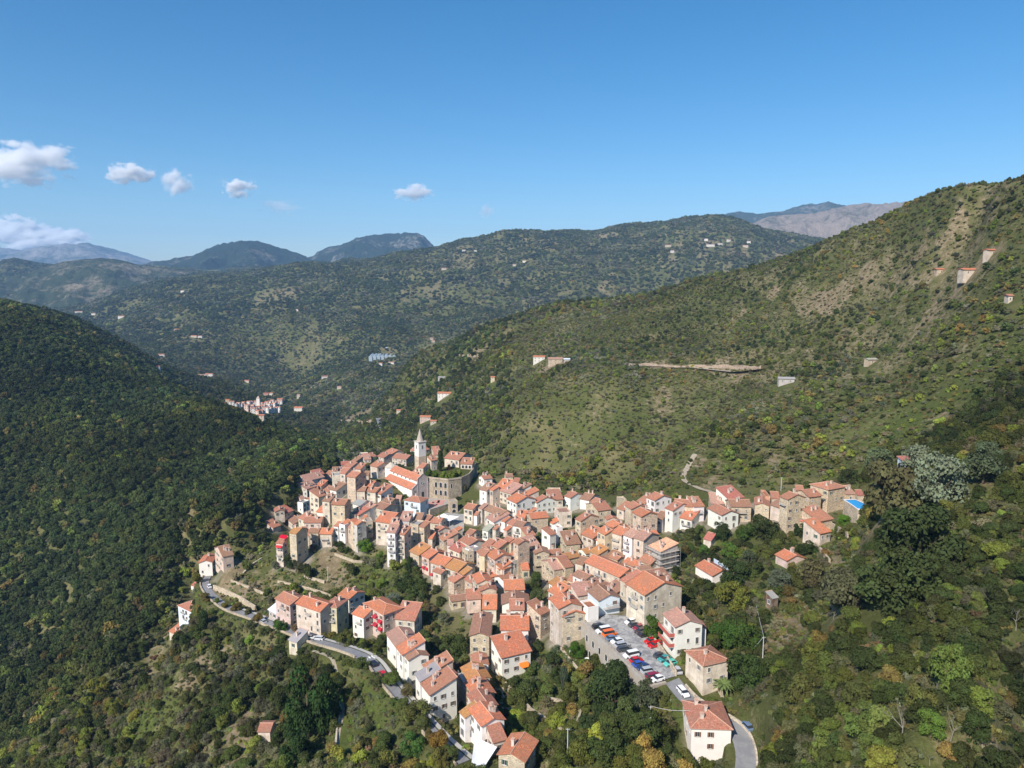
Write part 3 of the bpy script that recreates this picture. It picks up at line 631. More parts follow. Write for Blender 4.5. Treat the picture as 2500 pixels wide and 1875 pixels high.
# single trees: trunk and crown
TREE_CROWNS = {}
def tree_meshes(kind):
    if kind not in TREE_CROWNS:
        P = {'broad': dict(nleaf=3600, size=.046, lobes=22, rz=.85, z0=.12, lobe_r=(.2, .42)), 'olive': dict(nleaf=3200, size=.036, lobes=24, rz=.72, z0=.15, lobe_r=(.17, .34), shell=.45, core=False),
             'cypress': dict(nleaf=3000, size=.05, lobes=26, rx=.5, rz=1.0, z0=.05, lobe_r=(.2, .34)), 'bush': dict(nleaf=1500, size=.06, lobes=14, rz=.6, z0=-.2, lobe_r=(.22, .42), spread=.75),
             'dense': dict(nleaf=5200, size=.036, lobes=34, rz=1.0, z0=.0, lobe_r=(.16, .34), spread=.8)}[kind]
        ms = []
        for i in range(3):
            q = dict(P); n = q.pop('nleaf'); s = q.pop('size'); l = q.pop('lobes')
            ms.append(crown_mesh('crown', LEAF_O, 200+i+7*len(TREE_CROWNS), n, s, l, **q))
        tm_ = []
        for i in range(2):
            mb = MB(); h = .75 if kind in ('broad', 'olive', 'dense') else .5
            mb.tube([(0, 0, -.25), (.02, .01, .1), (-.03, .02, .35*h+.1), (.02, -.02, h)], [.075, .06, .05, .03], 7)
            for q in range(5):
                a = q*1.256+i; mb.tube([(0, 0, .25*h+.05*q), (math.cos(a)*.22, math.sin(a)*.22, .55*h+.05*q), (math.cos(a)*.48, math.sin(a)*.48, .85*h+.04*q)], [.035, .026, .012], 5)
            tm_.append(mb.mesh('trunk', BARK))
        TREE_CROWNS[kind] = (ms, tm_)
    return TREE_CROWNS[kind]
def tree(name, label, kind, x, y, z, r, h, color, group=None, rot=None, cat='tree'):
    ms, ts = tree_meshes(kind)
    t = thing(name, label, cat, (x, y, z), rnd.uniform(0, 6.28) if rot is None else rot, group)
    t.scale = (r, r, h)
    c = link('crown', rnd.choice(ms), t); c.color = (*[float(q) for q in color], 1)
    if kind != 'bush': link('trunk', rnd.choice(ts), t)
    FOOT.append((x, y, r*.8))
    return t
# ---------------------------------------------------------------- building materials
def tinted(name, build):
    m, nt, b = new_mat(name); oi = N(nt, 'ShaderNodeObjectInfo'); tc = N(nt, 'ShaderNodeTexCoord'); build(nt, b, oi.outputs['Color'], tc, oi.outputs['Random']); return m
def _plaster(nt, b, col, tc, rn):
    o = tc.outputs['Object']; n1 = noise(nt, o, .35, 5, .65); n2 = noise(nt, o, 3.0, 4, .6)
    mp = N(nt, 'ShaderNodeMapping'); mp.inputs['Scale'].default_value = (1.6, 1.6, .16); nt.links.new(o, mp.inputs[0]); n3 = noise(nt, mp.outputs[0], 1.0, 4, .6)
    c = mixc(nt, ramp(nt, n1, [(.4, (0, 0, 0)), (.6, (.95, .95, .95))]), col, mixc(nt, .6, col, (.36, .29, .21)))
    c = mixc(nt, ramp(nt, n3, [(.5, (0, 0, 0)), (.75, (.45, .45, .45))]), c, (.3, .27, .23))
    c = mixc(nt, 1, c, ramp(nt, n2, [(.2, (.86, .86, .86)), (.8, (1.08, 1.08, 1.08))]), 'MULTIPLY')
    nt.links.new(c, b.inputs['Base Color']); bump(nt, b, n2, .3, .05)
def _white(nt, b, col, tc, rn):
    o = tc.outputs['Object']; n1 = noise(nt, o, .5, 5, .65)
    c = mixc(nt, ramp(nt, n1, [(.45, (0, 0, 0)), (.7, (.55, .55, .55))]), col, mixc(nt, .5, col, (.5, .46, .4)))
    nt.links.new(c, b.inputs['Base Color']); bump(nt, b, n1, .2, .05)
def _stone(nt, b, col, tc, rn):
    o = tc.outputs['Object']; v = N(nt, 'ShaderNodeTexVoronoi'); v.inputs['Scale'].default_value = 2.1
    mp = N(nt, 'ShaderNodeMapping'); mp.inputs['Scale'].default_value = (1, 1, 1.7); nt.links.new(o, mp.inputs[0]); nt.links.new(mp.outputs[0], v.inputs['Vector'])
    hsv = N(nt, 'ShaderNodeSeparateColor'); nt.links.new(v.outputs['Color'], hsv.inputs[0])
    n1 = noise(nt, o, .3, 5, .65); n2 = noise(nt, o, 5, 3, .6)
    c = mixc(nt, 1, col, ramp(nt, hsv.outputs[0], [(0, (.62, .6, .58)), (.5, (1, 1, 1)), (1, (1.3, 1.25, 1.15))]), 'MULTIPLY')
    c = mixc(nt, ramp(nt, v.outputs['Distance'], [(.35, (0, 0, 0)), (.75, (.6, .6, .6))]), c, (.55, .49, .4))
    c = mixc(nt, 1, c, ramp(nt, n1, [(.3, (.75, .73, .7)), (.7, (1.2, 1.16, 1.1))]), 'MULTIPLY')
    nt.links.new(c, b.inputs['Base Color']); bump(nt, b, math_(nt, 'ADD', v.outputs['Distance'], n2), .6, .08)
def _tiles(nt, b, col, tc, rn):
    uv = tc.outputs['UV']; o = tc.outputs['Object']
    br = N(nt, 'ShaderNodeTexBrick'); br.offset = 0; br.inputs['Scale'].default_value = 1; br.inputs['Brick Width'].default_value = .3; br.inputs['Row Height'].default_value = .42
    br.inputs['Mortar Size'].default_value = .035; br.inputs['Mortar Smooth'].default_value = .6
    br.inputs['Color1'].default_value = (.72, .7, .68, 1); br.inputs['Color2'].default_value = (1.3, 1.25, 1.2, 1); br.inputs['Mortar'].default_value = (.45, .42, .4, 1)
    nt.links.new(uv, br.inputs['Vector'])
    n1 = noise(nt, o, .45, 5, .65); n2 = noise(nt, o, 1.9, 5, .7)
    c = mixc(nt, 1, col, br.outputs['Color'], 'MULTIPLY')
    c = mixc(nt, ramp(nt, n1, [(.38, (0, 0, 0)), (.62, (.85, .85, .85))]), c, mixc(nt, .55, col, (.2, .14, .1)))
    c = mixc(nt, ramp(nt, n2, [(.52, (0, 0, 0)), (.68, (.38, .38, .38))]), c, (.5, .34, .24))
    c = mixc(nt, ramp(nt, n2, [(.25, (.5, .5, .5)), (.4, (0, 0, 0))]), c, (.12, .085, .06))
    nt.links.new(c, b.inputs['Base Color'])
    wv = N(nt, 'ShaderNodeTexWave'); wv.bands_direction = 'X'; wv.inputs['Scale'].default_value = 1.05; nt.links.new(uv, wv.inputs['Vector'])
    bump(nt, b, wv.outputs['Fac'], .5, .06); b.inputs['Roughness'].default_value = .8
PLASTER = tinted('old_plaster', _plaster); WHITEW = tinted('painted_wall', _white); STONE = tinted('rubble_stone', _stone); TILES = tinted('roof_tiles', _tiles)
RIDGE = flat_mat('ridge_tiles', (.55, .33, .24), .8, .2, .25, 3)
METAL = tinted('sheet_roof', _white)
GLASSD = flat_mat('window_glass', (.035, .042, .05), .15, .5, .2, 1)
TRIM = flat_mat('window_surround', (.66, .63, .57), .7, .2, .1, 3)
SHUT = tinted('shutter_paint', _white); PAVED = flat_mat('paving', (.36, .33, .29), .9, .1, .25, .6)
RAIL = flat_mat('railing_iron', (.12, .11, .1), .5, .4, .1, 3); CONC = flat_mat('concrete', (.42, .4, .37), .9, .1, .2, .8)
CHIM = flat_mat('chimney_render', (.58, .5, .43), .9, .1, .2, 2)
WALLC = {'W': ((.8, .76, .69), WHITEW, 'white'), 'C': ((.7, .61, .5), PLASTER, 'beige'), 'S': ((.52, .43, .325), STONE, 'stone'), 'K': ((.7, .54, .46), PLASTER, 'pinkish'),
         'L': ((.66, .74, .82), WHITEW, 'pale blue'), 'Y': ((.72, .62, .4), PLASTER, 'yellowish'), 'X': ((.55, .52, .5), PLASTER, 'grey'), 'R': ((.5, .26, .17), STONE, 'red brick'), 'D': ((.13, .08, .055), PLASTER, 'dark timber')}
ROOFC = {'O': ((.6, .205, .105), TILES, 'bright orange'), 'T': ((.46, .195, .125), TILES, 'terracotta'), 'B': ((.34, .18, .12), TILES, 'old brown'), 'R': ((.47, .15, .115), TILES, 'red'), 'P': ((.5, .28, .22), TILES, 'faded pink'),
         'Y': ((.5, .235, .075), TILES, 'ochre lichened'), 'G': ((.3, .29, .28), METAL, 'grey'), 'A': ((.8, .46, .27), TILES, 'pale apricot'), 'M': ((.33, .32, .25), METAL, 'mossy grey'), 'Z': ((.6, .68, .78), METAL, 'pale metal')}
SHC = [(.08, .12, .09), (.12, .15, .12), (.2, .1, .06), (.16, .11, .08), (.26, .28, .28), (.38, .37, .33), (.3, .27, .22)]
# shared window meshes:  w x h, in the plane y = 0 facing -y
def window_mesh(w, h, trim=True, shut=False):
    mb = MB()
    mb.poly([(-w/2, -.012, 0), (w/2, -.012, 0), (w/2, -.012, h), (-w/2, -.012, h)], 0)
    if trim:
        t = .09
        for x0, x1, z0, z1 in ((-w/2-t, -w/2, -t, h+t), (w/2, w/2+t, -t, h+t), (-w/2, w/2, h, h+t), (-w/2-.1-t, w/2+.1+t, -t-.06, 0)): mb.box(x0, x1, -.06 if z1 > 0.01 else -.14, .02, z0, z1 if z1 > 0 else -.001, 1)
    mb.box(-.025, .025, -.035, -.014, 0, h, 1)
    if shut:
        for s in (-1, 1): mb.box(*sorted((s*(w/2+.03), s*(w/2+.03+w*.5))), -.1, -.062, -.02, h+.02, 2)
    return mb.mesh('window', [GLASSD, TRIM, SHUT])
WIN = {(s, b): window_mesh(*d, shut=b) for s, d in (('a', (.72, 1.2)), ('b', (.5, .6)), ('c', (.85, 1.9))) for b in (False, True)}
_sm = MB(); _sm.box(0, .38, -.1, -.062, 0, 1.22); SHUTM = _sm.mesh('shutter', SHUT)
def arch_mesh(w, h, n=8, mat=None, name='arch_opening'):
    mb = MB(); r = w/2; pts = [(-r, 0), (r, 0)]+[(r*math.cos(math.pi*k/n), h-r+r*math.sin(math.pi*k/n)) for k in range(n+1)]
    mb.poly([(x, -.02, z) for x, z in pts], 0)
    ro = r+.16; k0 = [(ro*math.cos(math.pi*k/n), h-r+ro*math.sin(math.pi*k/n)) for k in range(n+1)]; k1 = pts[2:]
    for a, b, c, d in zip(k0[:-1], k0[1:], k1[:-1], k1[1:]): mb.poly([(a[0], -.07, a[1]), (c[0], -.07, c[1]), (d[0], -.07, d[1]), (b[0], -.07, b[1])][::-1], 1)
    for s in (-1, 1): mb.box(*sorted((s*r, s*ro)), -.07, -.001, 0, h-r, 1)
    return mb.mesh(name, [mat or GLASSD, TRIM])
ARCH = {}
def arch(w, h):
    if (w, h) not in ARCH: ARCH[(w, h)] = arch_mesh(w, h)
    return ARCH[(w, h)]
def chimney(parent, x, y, z, r):
    mb = MB(); s = r.uniform(.25, .4); h = r.uniform(.9, 1.4)
    mb.box(x-s, x+s, y-s, y+s, z-.5, z+h, 0); mb.box(x-s-.1, x+s+.1, y-s-.1, y+s+.1, z+h, z+h+.1, 0)
    for a in (-1, 1): mb.box(x+a*s*.6-.08, x+a*s*.6+.08, y-s, y+s, z+h+.1, z+h+.32, 0)
    mb.box(x-s-.12, x+s+.12, y-s-.12, y+s+.12, z+h+.32, z+h+.4, 1)
    return mb.build('chimney', [CHIM, RIDGE], parent)
def balcony(parent, x, z, w, dpt=1.0):
    mb = MB(); mb.box(x-w/2, x+w/2, -dpt, -.002, z-.16, z, 0); b = mb.build('balcony', [CONC], parent)
    rb = MB(); zt = z+.95
    for p, q in (((x-w/2+.03, -dpt+.03), (x+w/2-.03, -dpt+.03)), ((x-w/2+.03, -dpt+.03), (x-w/2+.03, -.03)), ((x+w/2-.03, -dpt+.03), (x+w/2-.03, -.03))):
        rb.tube([(p[0], p[1], zt), (q[0], q[1], zt)], .03, 4); L = math.hypot(q[0]-p[0], q[1]-p[1]); n = max(2, int(L/.3))
        for k in range(n+1):
            t = k/n; rb.tube([(p[0]+(q[0]-p[0])*t, p[1]+(q[1]-p[1])*t, z), (p[0]+(q[0]-p[0])*t, p[1]+(q[1]-p[1])*t, zt)], .016, 3, cap=False)
    rb.build('railing', [RAIL], b); return b
def slab(mb, pts, th, uvs, mi=0):
    """roof plane with thickness; pts counter-clockwise seen from above"""
    n = len(pts); low = [(x, y, z-th) for x, y, z in pts]
    mb.poly(pts, mi, uvs); mb.poly(low[::-1], mi, uvs[::-1])
    for i in range(n):
        j = (i+1) % n; mb.poly([low[i], low[j], pts[j], pts[i]], mi, [(0, 0), (.2, 0), (.2, .2), (0, .2)])
def prj(x, y, z):
    d = y*CP-z*SP; u = y*SP+z*CP; return CX+x/d*FPX, CY-u/d*FPX
HOUSES = []
def hscale(h): return max(3.0, h*.64) if h <= 12 else h*(.64+.3*min(1, (h-12)/4))
def house(crop, xL, yL, xR, yR, back, h, typ='G', wall='C', roof='T', where='', p=.36, win='auto', bal=0, chim=None, name='house', cat='house', label=None, kz=None, group='village houses', shut=True, maxd=15, mind=3.0, far=False, seed=None, rawh=None):
    r = random.Random(seed if seed is not None else len(HOUSES)*7+3)
    if rawh is None: h = h*.86 if crop in 'DEF' else hscale(h)
    L = cr(crop, xL, yL); Rr = cr(crop, xR, yR); mx, my = (L[0]+Rr[0])/2, (L[1]+Rr[1])/2
    z_e = hit(mx, my, h)[2] if kz is None else kz
    A = at_z(*L, z_e); B = at_z(*Rr, z_e); dx, dy = B[0]-A[0], B[1]-A[1]; w = math.hypot(dx, dy)
    ux, uy = dx/w, dy/w; nx, ny = -uy, ux
    if ny < 0 and abs(ny) > .1: nx, ny = -nx, -ny
    if ux < 0: pass
    M = ((A[0]+B[0])/2, (A[1]+B[1])/2)
    if isinstance(back, tuple):
        q = cr(crop, *back); Q = at_z(*q, z_e)
        d = abs((Q[0]-M[0])*nx+(Q[1]-M[1])*ny)
    else:
        yb = cr(crop, 0, back)[1]
        def py(d):
            if typ in 'GH': return prj(M[0]+nx*d/2, M[1]+ny*d/2, z_e+p*d/2)[1]
            if typ == 'S': return prj(M[0]+nx*d, M[1]+ny*d, z_e+p*d)[1]
            if typ == 'F': return prj(M[0]+nx*d, M[1]+ny*d, z_e)[1]
            return prj(M[0]+nx*d, M[1]+ny*d, z_e+p*w/2)[1]
        lo, hi = .5, 40
        for _ in range(30):
            m = (lo+hi)/2
            if py(m) > yb: lo = m
            else: hi = m
        d = (lo+hi)/2
    mind = max(mind, min(8.5, w*1.3)) if rawh is None else max(mind, min(5, w*.8)); d = min(max(d, mind), maxd)
    ov = min(.4, w*.06); W = w-2*ov; D = d-(2*ov if typ in 'GHP' else ov*1.5)
    # local frame: origin at the front left wall corner
    ang = math.atan2(uy, ux); ox, oy = A[0]+ux*ov+nx*ov, A[1]+uy*ov+ny*ov
    wcs = [(ox+ux*a+nx*b, oy+uy*a+ny*b) for a, b in ((0, 0), (W, 0), (W, D), (0, D), (W/2, D/2))]
    gz = [tz0(x, max(y, 45)) for x, y in wcs]; base = min(max(min(gz)-1.2, z_e-h-5.5), z_e-h-1.0); gfront = min(gz[0], gz[1])
    wc, wm, wword = WALLC[wall]; rc, rm, rword = ROOFC[roof]
    H = z_e-base
    if label is None:
        size = 'tall' if h >= 13 and W < 11 else 'long' if W > 11 else 'narrow' if W < 4.2 else 'small' if h < 6.5 else 'broad' if W > 9 else 'mid-height' if h < 9.5 else 'upright'
        sh = {'G': 'ridged', 'S': 'sloping', 'H': 'hipped', 'P': 'gabled', 'F': 'flat'}[typ]
        label = f"{size} {wword} house with {rword} {sh} roof {where}"
        if len(label.split()) > 16: label = f"{size} {wword} house, {rword} {sh} roof, {where}"
        if len(label.split()) > 16: label = f"{wword} house, {rword} roof, {where}"
    t = thing(name, label, cat, (ox, oy, base), ang, group)
    flip = 1
    def jit(c, a): 
        k = 1+r.uniform(-a, a); return (*[min(.95, x*k*(1+r.uniform(-.04, .04))) for x in c], 1)
    mb = MB(); e = H
    T = p*(d/2)-.0 if typ in 'GH' else p*w/2 if typ == 'P' else p*d
    def wp(pts): mb.poly(pts)
    zt = lambda y: H-.02+p*(y+ov)-.24   # underside of a front slope
    if typ == 'G':
        hr = H+p*d/2-.26; e0 = H+p*ov-.24
        wp([(0,0,0),(W,0,0),(W,0,e0),(0,0,e0)]); wp([(W,D,0),(0,D,0),(0,D,e0),(W,D,e0)])
        wp([(W,0,0),(W,D,0),(W,D,e0),(W,D/2,hr),(W,0,e0)]); wp([(0,D,0),(0,0,0),(0,0,e0),(0,D/2,hr),(0,D,e0)])
    elif typ == 'P':
        hr = H+p*w/2-.26; e0 = H+p*ov-.24
        wp([(0,0,0),(W,0,0),(W,0,e0),(W/2,0,hr),(0,0,e0)]); wp([(W,D,0),(0,D,0),(0,D,e0),(W/2,D,hr),(W,D,e0)])
        wp([(W,0,0),(W,D,0),(W,D,e0),(W,0,e0)]); wp([(0,D,0),(0,0,0),(0,0,e0),(0,D,e0)])
    elif typ == 'S':
        e0 = H+p*ov-.24; e1 = H+p*(ov+D)-.24
        wp([(0,0,0),(W,0,0),(W,0,e0),(0,0,e0)]); wp([(W,D,0),(0,D,0),(0,D,e1),(W,D,e1)])
        wp([(W,0,0),(W,D,0),(W,D,e1),(W,0,e0)]); wp([(0,D,0),(0,0,0),(0,0,e0),(0,D,e1)])
    elif typ == 'H':
        e0 = H-.1
        mb.box(0, W, 0, D, 0, e0)
    else:
        mb.box(0, W, 0, D, 0, H-.3); t2 = .25
        for b_ in ((0, W, 0, t2), (0, W, D-t2, D), (0, t2, t2, D-t2), (W-t2, W, t2, D-t2)): mb.box(*b_, H-.3, H+.5)
        rb = MB(); rb.box(t2+.002, W-t2-.002, t2+.002, D-t2-.002, H-.299, H-.2); ro = rb.build('roof', rm, t); ro.color = jit(rc, .1)
    wo = mb.build('wall', wm, t); wo.color = jit(wc, .09)
    x0, x1, y0, y1 = -ov, W+ov, -ov, D+ov; rb = MB(); th = .2; sl = math.sqrt(1+p*p)
    if typ == 'G':
        ym = D/2; zr = H+p*d/2
        slab(rb, [(x0,y0,H),(x1,y0,H),(x1,ym,zr),(x0,ym,zr)], th, [(x0,0),(x1,0),(x1,(ym-y0)*sl),(x0,(ym-y0)*sl)])
        slab(rb, [(x1,y1,H),(x0,y1,H),(x0,ym,zr),(x1,ym,zr)], th, [(x1,0),(x0,0),(x0,(ym-y0)*sl),(x1,(ym-y0)*sl)])
        rb.tube([(x0-.02, ym, zr+.02), (x1+.02, ym, zr+.02)], .13, 6, 1)
    elif typ == 'P':
        xm = W/2; zr = H+p*w/2
        slab(rb, [(x0,y1,H),(x0,y0,H),(xm,y0,zr),(xm,y1,zr)], th, [(y1,0),(y0,0),(y0,(xm-x0)*sl),(y1,(xm-x0)*sl)])
        slab(rb, [(x1,y0,H),(x1,y1,H),(xm,y1,zr),(xm,y0,zr)], th, [(y0,0),(y1,0),(y1,(xm-x0)*sl),(y0,(xm-x0)*sl)])
        rb.tube([(xm, y0-.02, zr+.02), (xm, y1+.02, zr+.02)], .13, 6, 1)
    elif typ == 'S':
        y1 = D+.1; slab(rb, [(x0,y0,H),(x1,y0,H),(x1,y1,H+p*(y1-y0)),(x0,y1,H+p*(y1-y0))], th, [(x0,0),(x1,0),(x1,(y1-y0)*sl),(x0,(y1-y0)*sl)])
        rb.tube([(x0, y1, H+p*(y1-y0)+.02), (x1, y1, H+p*(y1-y0)+.02)], .12, 6, 1)
    elif typ == 'H':
        wd, dd = x1-x0, y1-y0; m = min(wd, dd)/2; zr = H+p*m
        if wd >= dd: a, b2 = (x0+m, (y0+y1)/2, zr), (x1-m, (y0+y1)/2, zr)
        else: a, b2 = ((x0+x1)/2, y0+m, zr), ((x0+x1)/2, y1-m, zr)
        c1, c2, c3, c4 = (x0,y0,H), (x1,y0,H), (x1,y1,H), (x0,y1,H)
        fs = ([c1,c2,b2,a], [c2,c3,b2], [c3,c4,a,b2], [c4,c1,a]) if wd >= dd else ([c1,c2,a], [c2,c3,b2,a], [c3,c4,b2], [c4,c1,a,b2])
        for f in fs:
            e_ = Vector(f[1])-Vector(f[0]); e_.normalize(); nrm = (Vector(f[1])-Vector(f[0])).cross(Vector(f[2])-Vector(f[0])).normalized(); s_ = nrm.cross(e_)
            rb.poly(f, 0, [((Vector(q)-Vector(f[0])).dot(e_), (Vector(q)-Vector(f[0])).dot(s_)) for q in f])
        rb.box(x0, x1, y0, y1, H-.12, H-.001, 1)
        for q, s_ in ((c1, a), (c2, a if wd < dd else b2), (c3, b2), (c4, b2 if wd < dd else a)): rb.tube([q, s_], .11, 5, 1)
        rb.tube([a, b2], .13, 6, 1)
    if typ != 'F':
        ro = rb.build('roof', [rm, RIDGE], t); ro.color = jit(rc, .13)
    if not far:
        nch = (r.choice([1, 1, 2, 3]) if chim is None else chim) if W > 3.6 and typ != 'F' else 0
        for _ in range(nch):
            cx_, cy_ = r.uniform(.18, .82)*W, r.uniform(.2, .75)*D
            if typ == 'G': zc = H+p*(min(cy_, D-cy_)+ov)
            elif typ == 'P': zc = H+p*(min(cx_, W-cx_)+ov)
            elif typ == 'S': zc = H+p*(cy_+ov)
            else: zc = H+p*min(cx_, W-cx_, cy_, D-cy_)
            chimney(ro, cx_, cy_, zc, r)
        # windows on the faces that look towards the camera
        sc = r.choice(SHC); near = math.hypot(A[1], z_e) < 262
        faces = []
        def world(a, b): return (ox+ux*a+nx*b, oy+uy*a+ny*b)
        for nm, (fa, fb), ln, out, rz in (('front', (0, 0), W, (-nx, -ny), 0), ('right', (W, 0), D, (ux, uy), math.pi/2), ('left', (0, D), D, (-ux, -uy), -math.pi/2)):
            cxw = world(W/2 if nm == 'front' else (W if nm == 'right' else 0), 0 if nm == 'front' else D/2)
            if -(cxw[0]*out[0]+cxw[1]*out[1]) > .12*math.hypot(*cxw): faces.append((nm, ln, rz))
        if win != 'none':
            cnt = 0
            for nm, ln, rz in faces:
                if ln < 2.4: continue
                cols = max(1, int(round((ln-.6)/2.9))); sp = ln/cols; rows = int(min((H-1.6)/2.9, 6))
                for rw in range(rows):
                    z0 = H-2.25-rw*2.95
                    for c_ in range(cols):
                        if r.random() < (.3 if wall in 'WCKY' else .42): continue
                        k = (c_+.5)*sp+r.uniform(-.15, .15)
                        lx, ly = (k, 0) if nm == 'front' else ((W, k) if nm == 'right' else (0, D-k))
                        wx, wy = world(lx, ly)
                        if base+z0 < tz0(wx, wy)+.5: continue
                        s_ = r.choice('aaab') if wall == 'S' else r.choice('aaaaac'); zz = z0-.6 if s_ == 'c' else z0+.3 if s_ == 'b' else z0
                        hasshut = shut and s_ != 'b' and r.random() < .72
                        wo_ = link('window', WIN[(s_, hasshut and not (near and s_ == 'a'))], t, (lx+(.004 if nm == 'right' else -.004 if nm == 'left' else 0), ly-(.004 if nm == 'front' else 0), zz), rz); wo_.color = (*sc, 1)
                        cnt += 1
                        if hasshut and near and s_ == 'a':
                            for q in (.375, -.375-.38):
                                so_ = link('shutter', SHUTM, wo_, (q, 0, -.02)); so_.color = (*sc, 1)
                        if cnt > 70: break
            for q in range(bal):
                bz = H-2.6-2.95*q; bx = W*r.uniform(.35, .65)
                if bz > 1.5: balcony(t, bx, bz, min(W*.75, r.uniform(2.2, 4.2)))
    cxm, cym = ox+ux*W/2+nx*D/2, oy+uy*W/2+ny*D/2
    nfx = max(1, int(W/4)); nfy = max(1, int(D/4))
    for i in range(nfx):
        for j in range(nfy):
            a, b2 = (i+.5)*W/nfx, (j+.5)*D/nfy
            FOOT.append((ox+ux*a+nx*b2, oy+uy*a+ny*b2, max(W/nfx, D/nfy)*.62+1.4))
    HOUSES.append(dict(pad=z_e-h, obj=t, W=W, D=D, H=H, base=base, ze=z_e, o=(ox, oy), u=(ux, uy), n=(nx, ny), ang=ang, roof=ro, wall=wo))
    return HOUSES[-1]
CROPS.update({'a': (660, 1080, 7.9), 'b': (660, 1210, 7.9), 'c': (900, 1060, 7.9), 'd': (900, 1220, 7.9), 'e': (1110, 1140, 7.9), 'f': (1350, 1160, 7.9), 'g': (1080, 1310, 7.9), 'h': (1320, 1330, 6.309)})
